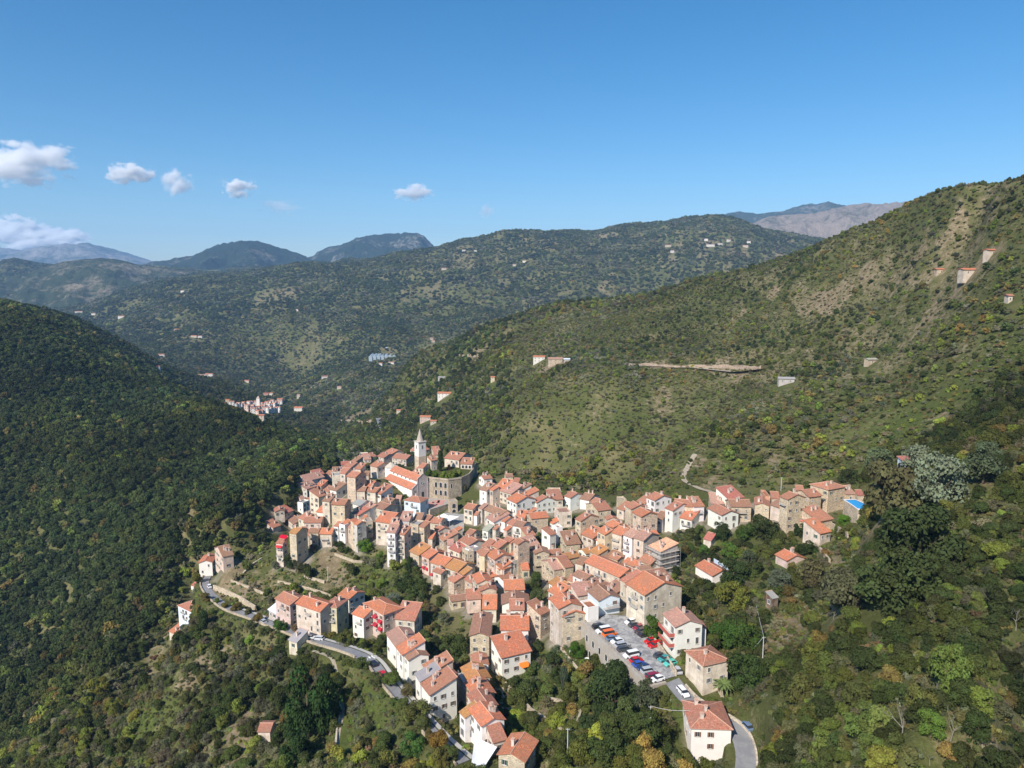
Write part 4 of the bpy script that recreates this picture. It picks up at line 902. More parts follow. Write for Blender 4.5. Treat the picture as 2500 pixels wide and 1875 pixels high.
# crop, left eave x y, right eave x y, back, eave height, roof form, wall, roof colour, where it stands, extras
HT = [
# --- village, left (west) part
('a',80,1345,285,1320,1222,8,'P','C','T','at the far left tip of the village'),
('a',258,1388,460,1310,1235,6,'S','C','R','just right of the leftmost village house'),
('a',510,1165,630,1182,1115,9,'F','W','G','at the left edge, touching a pale blue house'),
('a',597,1222,790,1203,1155,8,'S','L','T','near the left edge of the village'),
('a',748,1040,835,1062,985,10,'P','C','P','above the pale blue house'),
('a',630,950,715,942,905,8,'F','W','P','on the left rim, above the pale blue house'),
('a',598,1112,690,1092,1062,5,'S','K','P','on the left rim behind the flat white house'),
('a',740,978,932,962,905,8.5,'S','C','T','third in the stepped row on the left rim'),
('a',705,932,885,900,860,9,'S','C','T','second in the stepped row on the left rim'),
('a',692,908,870,852,812,10,'S','C','P','first in the stepped row on the left rim'),
('a',722,832,870,800,776,9,'S','C','P','below the long white wall on the left rim'),
('a',695,752,1055,665,672,8,'S','W','P','on the left rim beside the forest'),
('a',845,642,1050,605,520,9.5,'G','C','R','highest roof on the left rim, by the forest'),
('a',1050,615,1175,628,545,9,'G','C','T','touching the long red roof on the left rim'),
('a',1105,702,1190,692,645,7,'S','C','P','with a dark open loft, left part of the village'),
('a',1175,566,1300,562,500,10,'S','S','B','left of the two tall upper houses'),
('a',1195,662,1440,642,598,11,'F','C','G','with cluttered balconies, upper left of the village','bal',2),
('a',1335,597,1445,608,490,13,'G','C','T','on the rim above the balcony clutter'),
('a',1455,652,1640,680,560,15,'G','S','T','left of and below the white church'),
('a',1790,640,1900,640,592,10,'S','S','B','in the gap left of the white church'),
('a',1610,507,1740,522,430,12,'S','C','T','with a dark open loft, above left of church'),
('a',1395,464,1550,492,422,11,'S','C','T','on the ridge line left of the church tower'),
('a',1358,434,1640,418,362,10,'G','C','R','long thin roof on the ridge against the forest'),
('a',1555,346,1650,370,292,9,'S','S','B','on the ridge above the long thin red roof'),
('a',1710,277,1880,270,200,8,'F','W','P','on the ridge, with two small chimneys'),
('a',1780,292,1880,282,235,7.5,'S','C','R','tucked below the flat white ridge house'),
('a',1805,338,1950,326,288,7,'S','C','P','right of the tucked red roof on the ridge'),
('a',1930,292,2060,266,190,8,'G','C','T','on the ridge left of the church tower'),
('c',150,425,290,460,362,8,'G','C','T','behind the broad house left of the tower'),
('c',305,337,440,386,262,8.5,'G','C','T','topmost roof left of the church tower'),
('c',440,453,725,490,365,11,'G','C','T','immediately left of the church tower','bal',1),
('c',12,600,165,640,528,10.5,'G','C','T','behind the white dome of the church'),
('c',790,306,888,325,258,6,'S','C','T','peeping out behind the left of the tower'),
('c',1095,310,1180,292,240,6,'S','C','T','peeping out behind the right of the tower'),
('c',1245,332,1390,320,260,5,'S','S','T','behind the castle garden, farthest back'),
('c',1262,402,1400,396,342,5,'S','S','T','behind the tall fir of the castle garden'),
('c',810,752,930,770,700,6,'S','C','T','under the foot of the church tower'),
('a',1745,835,1945,858,735,9,'G','C','O','directly left of the white church'),
('a',1610,938,1830,942,860,9,'G','C','B','left half of long terrace under the church'),
('a',1830,942,2030,968,880,9,'G','C','T','middle of the long terrace under the church'),
('a',2030,975,2160,1000,925,7,'S','C','T','right end of the terrace under the church'),
('c',60,1115,230,1165,1062,8,'S','W','T','small block left below the church wall'),
('c',240,1302,425,1332,1232,9,'G','S','B','left of the blue balcony house'),
('c',80,1395,285,1460,1322,11,'G','C','B','two doors left of the blue balcony house'),
('c',500,1272,615,1275,1212,9,'S','C','P','between the church wall and brown roofs'),
('a',1240,560,1340,575,515,10,'S','W','P','squeezed beside the balcony clutter, upper left'),
('a',950,890,1120,962,842,9,'G','C','T','in the middle of the left roofs'),
('a',1130,905,1270,940,858,9,'S','W','B','with a laundry balcony, left quarter','bal',1),
('a',860,830,980,850,790,8,'S','C','O','small bright patch among the left roofs'),
('a',930,1062,1090,1010,985,11,'S','C','T','behind the two tall window houses at left'),
('b',985,102,1142,120,35,14,'S','C','B','left one of the two tall window houses'),
('b',1158,168,1440,182,75,16,'G','S','T','right one of the two tall window houses'),
('b',872,312,1115,342,292,8,'S','W','O','with a balcony, below the tall window houses','bal',1),
('b',520,422,660,476,350,8,'G','C','T','below the pale blue house at left'),
('b',628,522,985,520,408,8,'G','C','T','in front of the laundry balcony house'),
('b',318,452,438,556,425,7,'G','C','B','behind the old ochre-roofed tower house'),
('b',50,628,215,568,542,5,'S','C','T','low on the left, under the leftmost house'),
('b',352,716,500,740,610,17,'G','S','Y','square tower house at the lower left corner'),
('b',95,918,240,932,858,14,'S','C','T','with stacked balconies at the lower left corner','bal',2),
('b',578,692,690,688,655,10,'S','C','B','right of the tower house, lower left'),
('b',610,764,742,768,722,8,'S','C','T','small lean-to right of the tower house'),
('b',727,714,930,716,622,10,'G','S','B','left of the bright orange pair, lower left','bal',1),
('b',936,738,1188,742,622,10,'G','C','O','above the green slope at lower left','bal',1),
('b',1216,584,1308,602,522,11,'S','W','T','left of the white balcony tower, lower left'),
('b',1368,518,1450,556,462,12,'G','W','O','centre of the lower left white group'),
('b',1312,568,1440,590,530,12.5,'F','W','P','tall front of the lower left white group','bal',1),
('b',1470,595,1562,650,560,12,'S','K','P','right of the lower left white group'),
('b',1603,545,1668,570,490,15,'G','X','O','with glazed loft, right of lower left white group'),
('b',1668,572,1786,532,485,14.5,'S','S','O','with a dark open attic above the bushes'),
('b',1838,522,1985,504,442,12,'F','S','G','wall block right of the glazed loft house'),
('b',1482,362,1640,392,312,9,'F','C','P','below the grey-roofed white houses'),
('b',1600,335,1695,385,288,9,'S','C','R','small red patch below grey-roofed white houses'),
('b',1565,148,1730,196,88,9,'G','W','G','in the middle left white group','bal',1),
('b',1760,222,1900,276,150,9,'G','W','P','in the middle left white group','bal',1),
('b',1900,280,1985,250,200,9,'S','W','P','right end of the middle left white group'),
('b',1765,452,1838,455,425,10,'S','W','O','tiny roof beside the glazed loft house'),
# --- centre left
('c',662,1272,1000,1322,(1075,1285),12,'H','L','T','with green shutters and long balcony, below church','bal',1),
('d',112,414,408,458,212,14,'G','C','O','the largest bright roof left of the square','bal',1),
('d',582,398,790,408,270,14,'S','X','P','just right of the largest bright roof'),
('d',432,455,560,452,358,14,'S','X','P','squeezed right of the largest bright roof'),
('d',392,512,570,514,458,14,'S','W','P','with an open loft above the tall white front','bal',1),
('d',332,628,515,642,592,16.5,'S','W','P','the tallest white front, standing over bushes','bal',3),
('d',522,655,690,684,590,15,'S','C','T','stone right half of the tall white front','bal',3),
('d',780,480,962,506,438,14,'F','S','G','with a roof terrace, over the dark ivy'),
('d',962,514,1072,542,470,14,'S','S','T','right half of the terrace house over dark ivy','bal',1),
('d',850,388,1010,398,310,13,'S','C','B','with dark loft openings, behind roof terrace'),
('d',1012,402,1132,424,322,12,'S','Y','T','left of the plain roof beside the square'),
('d',1136,434,1375,462,345,11,'G','C','T','immediately left of the lower square'),
('d',1088,744,1230,758,672,8,'S','C','O','low one right of the stone terrace house'),
('d',1252,548,1345,606,(1340,480),9,'G','C','T','below the square, gable to the right'),
('d',1570,602,1636,648,(1690,525),6,'S','C','O','smallest bright roof at the edge of the square'),
('d',1345,718,1440,796,(1470,652),8,'S','S','T','with roof antennas below the square'),
('d',1532,932,1750,1024,960,6,'S','C','R','thin strip roof above the pink long house'),
('d',1518,882,1650,874,830,6,'S','W','P','small white cube above the pink long house'),
('d',1002,1068,1155,1140,962,12,'G','K','O','left end of the pink long house','bal',1),
('d',1168,1202,1450,1292,1082,11,'G','C','O','middle of the pink long house','bal',2),
('d',1455,1294,1715,1390,1175,10,'G','C','Y','right part of the pink long house','bal',1),
('d',1735,1402,1835,1452,1335,9,'S','C','Y','small one right of the pink long house'),
('d',1515,1518,1640,1602,1440,9,'G','S','T','with an open loft, below the pink long house'),
('d',1742,768,1940,882,745,9,'G','C','T','with open-air loft, centre of the village'),
('d',1848,654,1975,688,572,8,'G','C','T','right below the lower square'),
('d',1905,1028,2040,1002,925,10,'F','S','G','grey walled cube in the middle of the village'),
('d',1845,955,1935,990,905,9.5,'F','W','P','little pink terrace in the middle of the village'),
# --- right of the square
('e',562,242,740,217,160,7,'G','W','T','behind the castle rampart, farthest back'),
('e',465,432,615,468,312,12,'S','W','B','with rounded roof beside the castle rampart'),
('e',985,192,1135,184,142,7,'G','S','B','standing alone above the rooftops by the trees'),
('e',1120,306,1240,312,242,5,'S','K','T','little hut above the rooftops by the trees'),
('e',1216,398,1300,440,368,5,'S','W','B','next to the little pink hut by the trees'),
('e',664,430,738,458,385,12,'S','K','O','right of the rounded roof'),
('e',760,400,990,440,340,10,'S','W','O','two doors right of the rounded roof'),
('e',842,446,1090,522,448,10,'S','C','P','with three arched windows facing the square'),
('e',988,612,1185,700,530,12,'G','W','O','with drying laundry, right of arched windows'),
('e',1242,522,1325,592,462,9,'S','C','O','topmost bright roof right of the castle'),
('e',1302,730,1560,680,590,9,'G','W','T','under the topmost bright roofs right of castle'),
('e',1482,642,1576,694,555,9,'G','W','T','with chimney stack, right of castle'),
('e',1788,506,2070,506,462,11,'F','S','G','roofless old shell behind the upper right roofs'),
('e',1846,642,2108,622,588,10,'S','C','T','tall blank front below the roofless shell'),
('e',157,788,350,826,708,12,'G','C','T','right of the square, two dark windows'),
('e',445,793,530,817,700,11,'S','C','P','second roof right of the square'),
('e',552,818,865,944,795,12,'G','C','B','third roof right of the square, gable right'),
('e',360,932,432,942,890,7.5,'S','W','T','tiny white annex facing the square'),
('e',592,968,752,1072,(850,1015),9.5,'S','W','P','white balcony house right of the square','bal',2),
('e',893,1044,965,1066,955,8,'G','W','O','slim one beside the blue laundry'),
('e',1150,988,1340,1012,878,8,'S','C','O','fanned roof in the centre right'),
('e',1112,1128,1300,1170,1040,11,'G','W','B','with a busy covered balcony, centre','bal',1),
('e',990,1082,1112,1132,1015,10,'S','W','T','left of the covered balcony house, centre'),
('e',1476,1004,1824,970,885,10,'G','S','O','bright roof behind the covered balcony house'),
('e',1412,848,1465,882,790,8,'S','C','O','short bright roof, centre right'),
('e',1806,1052,1890,1102,1000,5,'S','W','O','tiny one beside a green bush, centre right'),
('e',1396,1348,1576,1312,1190,10,'S','S','T','right of the covered balcony house'),
('e',722,1198,792,1218,1135,8,'S','C','T','small one below the ochre awning'),
('e',932,1204,1004,1232,1145,8,'S','K','O','small one left of the covered balcony house'),
('e',522,1212,640,1246,1162,8,'S','W','M','with mossy shed roof and plants, centre','bal',1),
('e',876,1434,1000,1490,1358,9,'G','C','T','in the lower centre huddle'),
('e',1002,1452,1090,1482,1390,9,'S','C','T','with red dormer, lower centre huddle'),
('e',1116,1444,1222,1500,(1270,1345),15,'G','S','T','with big blank gable, centre of the village'),
('e',660,1492,850,1572,1405,9,'G','Y','T','in the lower centre huddle'),
('e',506,1518,640,1562,1448,9,'S','C','T','left of the yellowish one, lower centre'),
('e',205,1300,310,1316,1250,6,'S','C','Y','low one just under the square right side'),
('g',645,280,722,345,215,10,'G','C','T','with skylight, lower centre'),
('g',702,352,815,380,272,13,'S','Y','T','narrow front left of the bright lower roof'),
('g',834,338,1000,446,288,13,'G','K','O','with hanging balconies, lower centre','bal',2),
('g',1155,648,1348,575,520,9,'S','C','O','beside the green net roof'),
('g',1350,500,1490,460,410,10,'F','C','P','right of the green net roof'),
('g',1000,565,1095,640,520,9.5,'S','C','O','left of the green net roof'),
('g',1190,1034,1600,1022,822,9,'G','C','O','broad roof with twin chimneys below green net'),
('g',1530,652,1688,642,565,5,'S','Y','O','shed at the foot of the blank gable'),
('g',1132,1312,1690,1306,1032,8,'P','W','B','white gable with balcony, lower centre','bal',1),
('g',760,1404,1055,1404,1168,8,'S','C','O','plain slope just left of the white gable'),
('g',725,1052,1066,1026,905,12,'P','S','T','stone gable with small arch, lower centre'),
('g',662,908,985,868,668,13,'P','C','O','two-tone roof above the stone gable'),
('E',852,532,1036,536,312,12,'P','S','B','narrow long one with ridge running away'),
('E',1118,484,1372,484,358,9,'G','W','O','wide white front below the white gable'),
('E',1366,396,1412,388,345,7,'S','C','B','small dark roof right of wide white front'),
('E',1130,724,1396,660,600,8,'S','W','O','with orange awning, lower centre'),
('h',0,1087,155,1010,910,12,'S','S','T','left of the bright stepped pair by the car park'),
('h',270,992,660,934,775,14,'P','C','O','upper of the stepped pair by the car park','bal',1),
('h',332,1112,725,1064,955,12,'P','S','O','lower of the stepped pair by the car park'),
('h',202,393,375,360,225,9,'G','S','P','behind the car park group, broad faded roof'),
('h',375,360,518,330,165,9,'G','S','T','right of the broad faded roof'),
('h',522,278,650,316,185,12,'G','C','B','left of the long bright roof with white terrace'),
('h',662,264,1214,502,258,12,'G','C','O','with white roof terrace and tall shutters','bal',1),
('h',1216,532,1300,586,395,12,'S','C','T','between the long bright roof and big roof'),
('h',1302,594,1600,782,425,14,'G','C','O','biggest roof, overlooking the car park','bal',2),
('h',1842,672,2112,618,590,7,'S','R','B','at the right end of the biggest roof'),
('h',107,578,280,690,(262,487),8,'G','W','Y','with side balcony, left above car park','bal',1),
('h',400,548,500,568,500,8,'S','C','T','small one behind the ochre roof'),
('h',408,658,588,746,(475,572),8,'G','C','T','in front of the long bright roof'),
('h',597,590,810,686,(1085,612),9,'H','W','B','hipped, in front of the long bright roof'),
('h',888,868,1244,806,655,8,'P','L','B','with green balcony facing the car park','bal',1),
('h',722,1000,910,962,900,7,'F','W','O','roof terrace full of plants by the car park'),
('h',1640,1008,1845,988,925,4,'S','C','T','low shed behind the car park wall'),
# --- upper right
('f',207,397,335,443,325,11,'G','W','T','upper right, with tall windows'),
('f',347,472,520,458,412,8,'S','W','T','with open balcony loft, upper right','bal',1),
('f',507,452,705,492,348,8,'G','W','B','upper right, against the hillside'),
('f',707,508,820,542,442,7,'G','C','T','at the hillside edge, upper right'),
('f',866,694,1140,655,512,9,'G','S','T','steep roof in the upper right middle'),
('f',1287,492,1430,484,425,6,'F','S','G','ruined shell at the hillside edge'),
('f',1217,634,1366,686,568,7,'S','C','T','below the ruined shell'),
('f',1372,572,1506,658,(1600,512),13,'G','S','T','left neighbour of the glowing orange roof'),
('f',1516,708,1700,806,(1710,592),15,'G','S','O','glowing orange roof on a tall block'),
('f',1782,418,1960,494,(1975,298),12,'G','W','T','highest house at the upper right edge'),
('f',1602,494,1770,554,480,9,'S','C','T','behind the glowing orange roof'),
('f',1957,828,2115,864,700,8.5,'S','W','B','with balcony, right of the glowing orange roof','bal',2),
('f',415,838,534,890,(620,685),14,'G','S','T','great blank stone side wall, right centre'),
('f',110,748,385,728,690,10.5,'F','C','P','blank cube left of the great stone wall'),
('f',987,804,1040,862,(1100,712),9,'G','C','T','behind the orange pair, right centre'),
('f',992,936,1130,1028,(1180,862),10,'G','C','O','middle of the orange cluster, right centre'),
('f',832,1064,1000,1152,(968,992),14,'G','Y','O','left corner of the orange cluster'),
('f',1122,1104,1325,1168,1000,14,'G','C','O','centre front of the orange cluster','bal',2),
('f',1337,1144,1525,1218,1055,14,'G','W','P','white front right of orange cluster','bal',2),
('f',1537,1200,1748,1270,1085,14,'G','C','P','last one before the scaffolding'),
('f',812,1244,985,1314,1205,9,'S','W','O','annex with two balconies under orange cluster','bal',2),
('f',250,1347,550,1318,1105,9,'S','S','B','slanting roof with open loft, right centre'),
('f',75,1035,200,1015,975,10,'F','W','P','white stair block beside slanting roof'),
('e',1840,1322,1970,1278,1170,12,'S','W','T','with dark loggia, left of slanting roof'),
# --- far right arm
('C',88,562,172,593,505,13,'G','W','T','left end of the right arm of village'),
('C',175,534,380,553,482,12,'G','S','T','long one, right arm of village'),
('C',378,554,490,547,512,10,'S','W','T','with plant balcony, right arm of village','bal',1),
('C',232,657,360,687,615,7,'S','W','O','lean-to porch with green balcony, right arm','bal',1),
('C',505,562,650,637,(600,520),11,'G','W','T','grey-white cube, middle of the right arm'),
('C',545,520,680,524,472,8,'S','S','P','ruin of bare tiles behind the right arm'),
('C',722,482,880,457,438,9,'S','W','R','behind the right arm with white chimney'),
('C',740,550,955,552,478,10,'G','S','B','wide low one, middle of right arm','bal',1),
('C',968,532,1130,547,438,9,'P','S','T','with brown door, middle of right arm'),
('C',1078,462,1132,464,395,9,'F','R','O','red chimney-like block behind right arm'),
('C',1142,468,1228,472,400,9,'S','S','T','behind the first stone tower house'),
('C',1120,527,1220,563,488,9,'S','C','B','left shoulder of the first stone tower house'),
('C',1214,446,1300,482,(1432,438),15,'G','S','T','first tower house with blue shutters, right arm','bal',1),
('C',1387,402,1470,406,368,9,'S','S','T','between the two stone tower houses, back'),
('C',1512,458,1645,442,378,12,'G','S','T','left shoulder of the highest tower house'),
('C',1700,387,1878,353,(1605,312),13,'H','S','T','highest tower house of the right arm'),
('C',1872,430,1972,426,372,8,'S','S','P','behind the swimming pool'),
('C',1985,440,2055,442,405,6,'S','S','R','red one at the right end by trees'),
('C',1600,700,1755,668,622,6,'S','S','T','below the highest tower house'),
('C',1620,818,1736,792,748,6,'S','C','O','with skylight and tall dark door, right arm'),
('C',1340,667,1470,703,645,5,'S','S','R','red lean-to beside first tower house'),
('C',380,1126,560,1234,(420,1090),5,'G','W','O','farm shed among trees, with metal annex'),
('C',1167,1018,1290,1083,(1235,995),3.2,'G','K','O','garden hut among the trees'),
('C',466,866,550,886,838,4,'S','C','R','tiny red-roofed hut above the farm shed'),
# --- road row, lower left
('D',1082,648,1236,718,(1155,590),10,'G','K','T','left end of the row along the road','bal',1),
('D',1282,697,1534,782,(1440,620),12,'G','C','O','second in the row along the road','bal',1),
('D',1552,717,1698,744,(1830,690),13,'H','Y','T','corner of the row along the road','bal',2),
('D',1700,612,1815,660,(1890,548),9,'G','W','O','behind the corner of the road row','bal',1),
('D',1838,797,1960,842,758,10,'G','W','O','small one left of the red awnings','bal',1),
('D',127,716,265,782,(415,742),11,'H','L','T','alone at the left above the slope','bal',2),
('D',42,968,110,1002,938,5,'S','C','O','ruin below the lone hipped house'),
('D',332,300,480,292,200,8,'P','W','O','highest up the road at the far left'),
('D',575,242,690,217,110,7,'G','K','B','half hidden behind the far left road house'),
('D',1216,1052,1306,1082,1015,6,'S','C','G','on stilts below the road wall'),
('E',-53,254,125,358,(322,303),12,'H','K','O','with many red awnings above the road','bal',2),
('E',215,387,395,406,340,8,'S','C','T','with terrace, right of the awning house'),
('E',142,510,225,622,(250,450),9,'G','W','P','first of the row sloping down the road'),
('E',226,623,282,699,(330,555),9,'S','W','O','second of the row sloping down the road'),
('E',283,674,335,744,(440,598),9.5,'G','W','B','third of the row sloping down the road'),
('E',388,852,435,926,(470,815),8,'S','W','G','narrow strip of the front courtyard block'),
('E',437,937,518,1042,(500,890),7,'S','W','T','lower part of the front courtyard block'),
('E',506,888,595,979,(640,782),9,'G','C','T','main part of the front courtyard block'),
('E',455,777,510,862,(592,716),9,'S','C','T','back part of the front courtyard block'),
('E',885,788,1030,776,697,7,'P','W','T','top of the front chain of houses'),
('E',850,928,1050,887,785,8,'P','C','Y','second in the front chain, by scaffolding'),
('E',900,1062,1090,1016,930,8,'P','S','O','third in the front chain'),
('E',925,1166,1110,1117,1040,8,'P','C','T','fourth in the front chain'),
('E',767,1178,820,1236,(900,1130),8,'S','W','Y','left wing of the fifth in the front chain'),
('E',960,1308,1174,1243,1140,8,'P','W','O','fifth in the front chain'),
('E',1062,1448,1187,1413,1335,4,'S','C','T','lowest of the front chain'),
('E',1088,1543,1338,1614,1365,6,'P','S','O','stone barn at the bottom edge'),
('E',683,800,730,795,768,3,'S','C','R','tiny hut beside the front chain top'),
# --- right front
('F',1040,460,1290,432,310,10,'P','W','P','with red balconies right of the car park'),
('F',1207,468,1315,467,418,7,'P','W','T','annex of the red balcony house'),
('F',1117,657,1280,792,(1505,757),8.5,'H','C','T','with ivy, beside the bottom of the car park'),
('F',1170,1322,1540,1334,(1385,1088),9.5,'H','W','T','the large white villa at the bottom edge'),
]
for row in HT:
    if row[10] == 'x': continue
    kw = {}
    if len(row) > 11: kw['bal'] = row[12]
    house(*row[:10], row[10], **kw)
house('S',627,1787,660,1787,1765,3.5,'G','C','T','',rawh=1,label='tiny stone hut with tiled roof on the lower left terraces')
house('C',1150,1455,1214,1441,1395,3.5,'S','D','G','',rawh=1,label='dark timber shed among the trees right of the village',name='timber_shed',cat='shed')
house('D',1017,755,1104,796,722,3.5,'S','X','Z','',rawh=1,label='grey garage with pale metal roof left of the road row',name='garage',cat='garage')
house('D',262,520,298,528,508,2.6,'S','W','R','',rawh=1,label='tiny red-roofed kiosk beside the road at far left',name='kiosk',cat='kiosk')
house('S',2194,1114,2217,1131,(2262,1116),8,'H','L','R','',label='blue-grey house with red hipped roof behind the silver trees')  # pale blue wall colour stands in for the bluish shadow on these walls

# the castle houses on the rampart and the chapel beside the tower
KZ0 = -101.6
house('c', 1445, 458, 1745, 500, 345, 5, 'G', 'C', 'T', '', rawh=1, kz=KZ0+4.6, mind=6, label='long beige castle house with terracotta roof behind the garden fir')
house('c', 1757, 568, 2005, 580, 490, 5, 'S', 'C', 'T', '', rawh=1, kz=KZ0+3.2, mind=6, win='none', label='castle loggia with three arches at the right end of the rampart')
LOGGIA = HOUSES[-1]
house('c', 1205, 514, 1345, 487, 415, 5, 'S', 'C', 'T', '', rawh=1, kz=KZ0+3.0, label='small arcaded house left of the castle garden fir')
house('c', 940, 642, 1055, 656, 558, 5, 'G', 'C', 'T', '', rawh=1, kz=-101.5, label='chapel-like house at the foot of the bell tower, garden side')
for k in range(3): link('arched_opening', arch(1.3, 1.7), LOGGIA['obj'], (LOGGIA['W']*(.2+.3*k), -.01, LOGGIA['H']-2.6))
# houses that close the gaps of the packed old town, laid out on the ground between the surveyed ones
def clearance(x, y):
    m = 99
    for h in HOUSES:
        dx, dy = x-h['o'][0], y-h['o'][1]; a = dx*h['u'][0]+dy*h['u'][1]; b = dx*h['n'][0]+dy*h['n'][1]
        m = min(m, math.hypot(max(-a, 0, a-h['W']), max(-b, 0, b-h['D'])))
    return m
TOWN = [(1010,1150),(1190,1165),(1340,1215),(1600,1215),(1640,1240),(1600,1300),(1590,1400),(1600,1440),(1560,1470),(1450,1480),(1330,1500),(1320,1420),(1290,1410),(1270,1500),(1190,1500),(1130,1470),(1010,1370),(890,1320),(700,1330),(700,1240),(760,1170),(860,1120)]
NOB = [(985,1120),(1170,1120),(1180,1230),(1130,1300),(1080,1300),(1060,1230),(990,1225),(900,1190),(905,1165)]
fr = random.Random(11); NF = 0; USED = set()
for yy in np.arange(205, 410, 3.2):
    for xx in np.arange(-100, 75, 3.2):
        x, y = xx+fr.uniform(-.8, .8), yy+fr.uniform(-.8, .8); z = tz0(x, y); px, py = prj(x, y, z+4)
        if not inpoly(np.array([px]), np.array([py]), TOWN)[0] or inpoly(np.array([px]), np.array([py]), NOB)[0]: continue
        if poly_dist(np.array([x]), np.array([y]), pk)[0] < 3 or poly_dist(np.array([x]), np.array([y]), piazza)[0] < 3 or inpoly(np.array([px]), np.array([py]), [(1275,1370),(1345,1370),(1345,1560),(1270,1560)])[0]: continue
        c = clearance(x, y)
        if c < 2.9 or NF >= 32: continue
        w = min(2*c+.8, fr.uniform(4.5, 7.5)); near_ = min(HOUSES[:240], key=lambda h: math.hypot(h['o'][0]-x, h['o'][1]-y))
        ux, uy = near_['u']; h_ = fr.choice([3.2, 4.5, 5.5, 6.5]); ze = z+h_
        A = (x-ux*w/2, y-uy*w/2, ze); B = (x+ux*w/2, y+uy*w/2, ze); a = prj(*A); b = prj(*B)
        wl = fr.choice('CCCSSSWWKY'); rf = fr.choice('TTTBBOOPPRY')
        wh = near_['obj']['label'].split(' roof')[-1].strip(' ,')
        base = f"{WALLC[wl][2]} house with {ROOFC[rf][2]} roof wedged beside the one "+wh
        ws = base.split()
        lab = ' '.join(ws[:16]).rstrip(','); k = 0
        alts = ['low', 'plain', 'narrow', 'squat', 'small', 'little', 'modest', 'tiny', 'simple']
        if lab in USED or len(ws) > 16:
            for al in alts:
                ws2 = f"{al} {WALLC[wl][2]} house, {ROOFC[rf][2]} roof, wedged beside house {wh}".split(); lab = ' '.join(ws2[:16]).rstrip(',')
                if lab not in USED: break
        USED.add(lab)
        house('S', a[0], a[1], b[0], b[1], 0, 0, fr.choice('GSSP'), wl, rf, '', rawh=1, kz=ze, label=lab, maxd=min(7, w*.95), mind=3.5); NF += 1
print('INFO fillers', NF)
# ---------------------------------------------------------------- church, tower, castle
def z_at(py, y):
    u = -(py-CY)/FPX; return (-SP+u*CP)/(CP+u*SP)*y
def part(name, mb, mats, parent, color=None):
    o = mb.build(name, mats, parent)
    if color: o.color = (*color, 1)
    return o
def wall_line(name, label, pts, h, th=.45, below=2.0, color=(.4, .34, .26), mat=None, cat='wall', group=None, top=None):
    """free-standing or retaining wall following the ground; h above the ground on the line"""
    mb = MB(); n = len(pts)
    for i in range(n-1):
        (x0, y0), (x1, y1) = pts[i][:2], pts[i+1][:2]; L = math.hypot(x1-x0, y1-y0)+1e-6; ax, ay = -(y1-y0)/L*th/2, (x1-x0)/L*th/2
        za = pts[i][2] if top else tz0(x0, y0)+h; zb = pts[i+1][2] if top else tz0(x1, y1)+h
        a0 = min(tz0(x0+ax*5, max(45, y0+ay*5)), tz0(x0-ax*5, max(45, y0-ay*5)), tz0(x0, y0))-below; b0 = min(tz0(x1+ax*5, max(45, y1+ay*5)), tz0(x1-ax*5, max(45, y1-ay*5)), tz0(x1, y1))-below
        v = [(x0+ax, y0+ay), (x1+ax, y1+ay), (x1-ax, y1-ay), (x0-ax, y0-ay)]; zt = [za, zb, zb, za]; zb_ = [a0, b0, b0, a0]
        T = [(v[k][0], v[k][1], zt[k]) for k in range(4)]; B = [(v[k][0], v[k][1], zb_[k]) for k in range(4)]
        mb.poly(T[::-1])
        for k in range(4):
            j = (k+1) % 4
            if (k == 1 and i < n-2) or (k == 3 and i > 0): continue
            mb.poly([B[j], B[k], T[k], T[j]])
    o = mb.build(name, mat or STONE); o.color = (*color, 1); return tag(o, label, cat, group)
def hp(crop, x, y, h=0): p = cr(crop, x, y); return hit(p[0], p[1], h)
# church
CZ = -112.0
fD = at_z(*cr('c', 1040, 1250), CZ); fR = at_z(*cr('c', 1240, 1205), CZ)
fu = np.array([fR[0]-fD[0], fR[1]-fD[1]]); fu = fu/np.hypot(*fu); fn = np.array([-fu[1], fu[0]])
if fn[1] < 0: fn = -fn
half = np.hypot(fR[0]-fD[0], fR[1]-fD[1]); fw = 2*half
fO = np.array(fD[:2])-fu*half
# distance along the nave from the far end of the aisle eave
ez = CZ+6.6; e0 = at_z(*cr('c', 815, 1060), ez); e1 = at_z(*cr('c', 135, 890), ez)
nl = min(max(math.hypot(e1[0]-e0[0], e1[1]-e0[1]), 18), 30)
church = thing('church', 'large white church with bright orange roofs and grey-pink stepped facade', 'church', (fO[0], fO[1], CZ-4), math.atan2(fu[1], fu[0]))
print('INFO church', fw, nl, fO)
def W_(z): return z+4
aw = fw*.25; eh = 6.4; ah = 8.6; nh = 10.4; rh = 12.6
mb = MB(); mb.box(.05, fw-.05, .3, nl, 0, W_(eh)); mb.box(aw, fw-aw, .3, nl, 0, W_(nh))
mb.box(fw*.3, fw*.7, nl, nl+4, 0, W_(7.0)); part('nave_wall', mb, WHITEW, church, (.86, .84, .8))
mb = MB()
for sg in (0, 1):
    f = (lambda x: x) if sg == 0 else (lambda x: fw-x)
    pts = [(f(-.4), .25, W_(eh)), (f(-.4), nl+.4, W_(eh)), (f(aw), nl+.4, W_(ah)), (f(aw), .25, W_(ah))]
    uv = [(0, 0), (nl, 0), (nl, aw), (0, aw)]
    slab(mb, pts[::-1] if sg == 0 else pts, .2, uv[::-1] if sg == 0 else uv)
    pts = [(f(aw-.4), .25, W_(nh)), (f(aw-.4), nl+.4, W_(nh)), (f(fw/2), nl+.4, W_(rh)), (f(fw/2), .25, W_(rh))]
    slab(mb, pts[::-1] if sg == 0 else pts, .2, uv[::-1] if sg == 0 else uv)
mb.tube([(fw/2, .2, W_(rh)), (fw/2, nl+.4, W_(rh))], .14, 6, 1)
part('roof', mb, [TILES, RIDGE], church, (.6, .22, .125))
mb = MB()   # facade screen: stepped gable silhouette
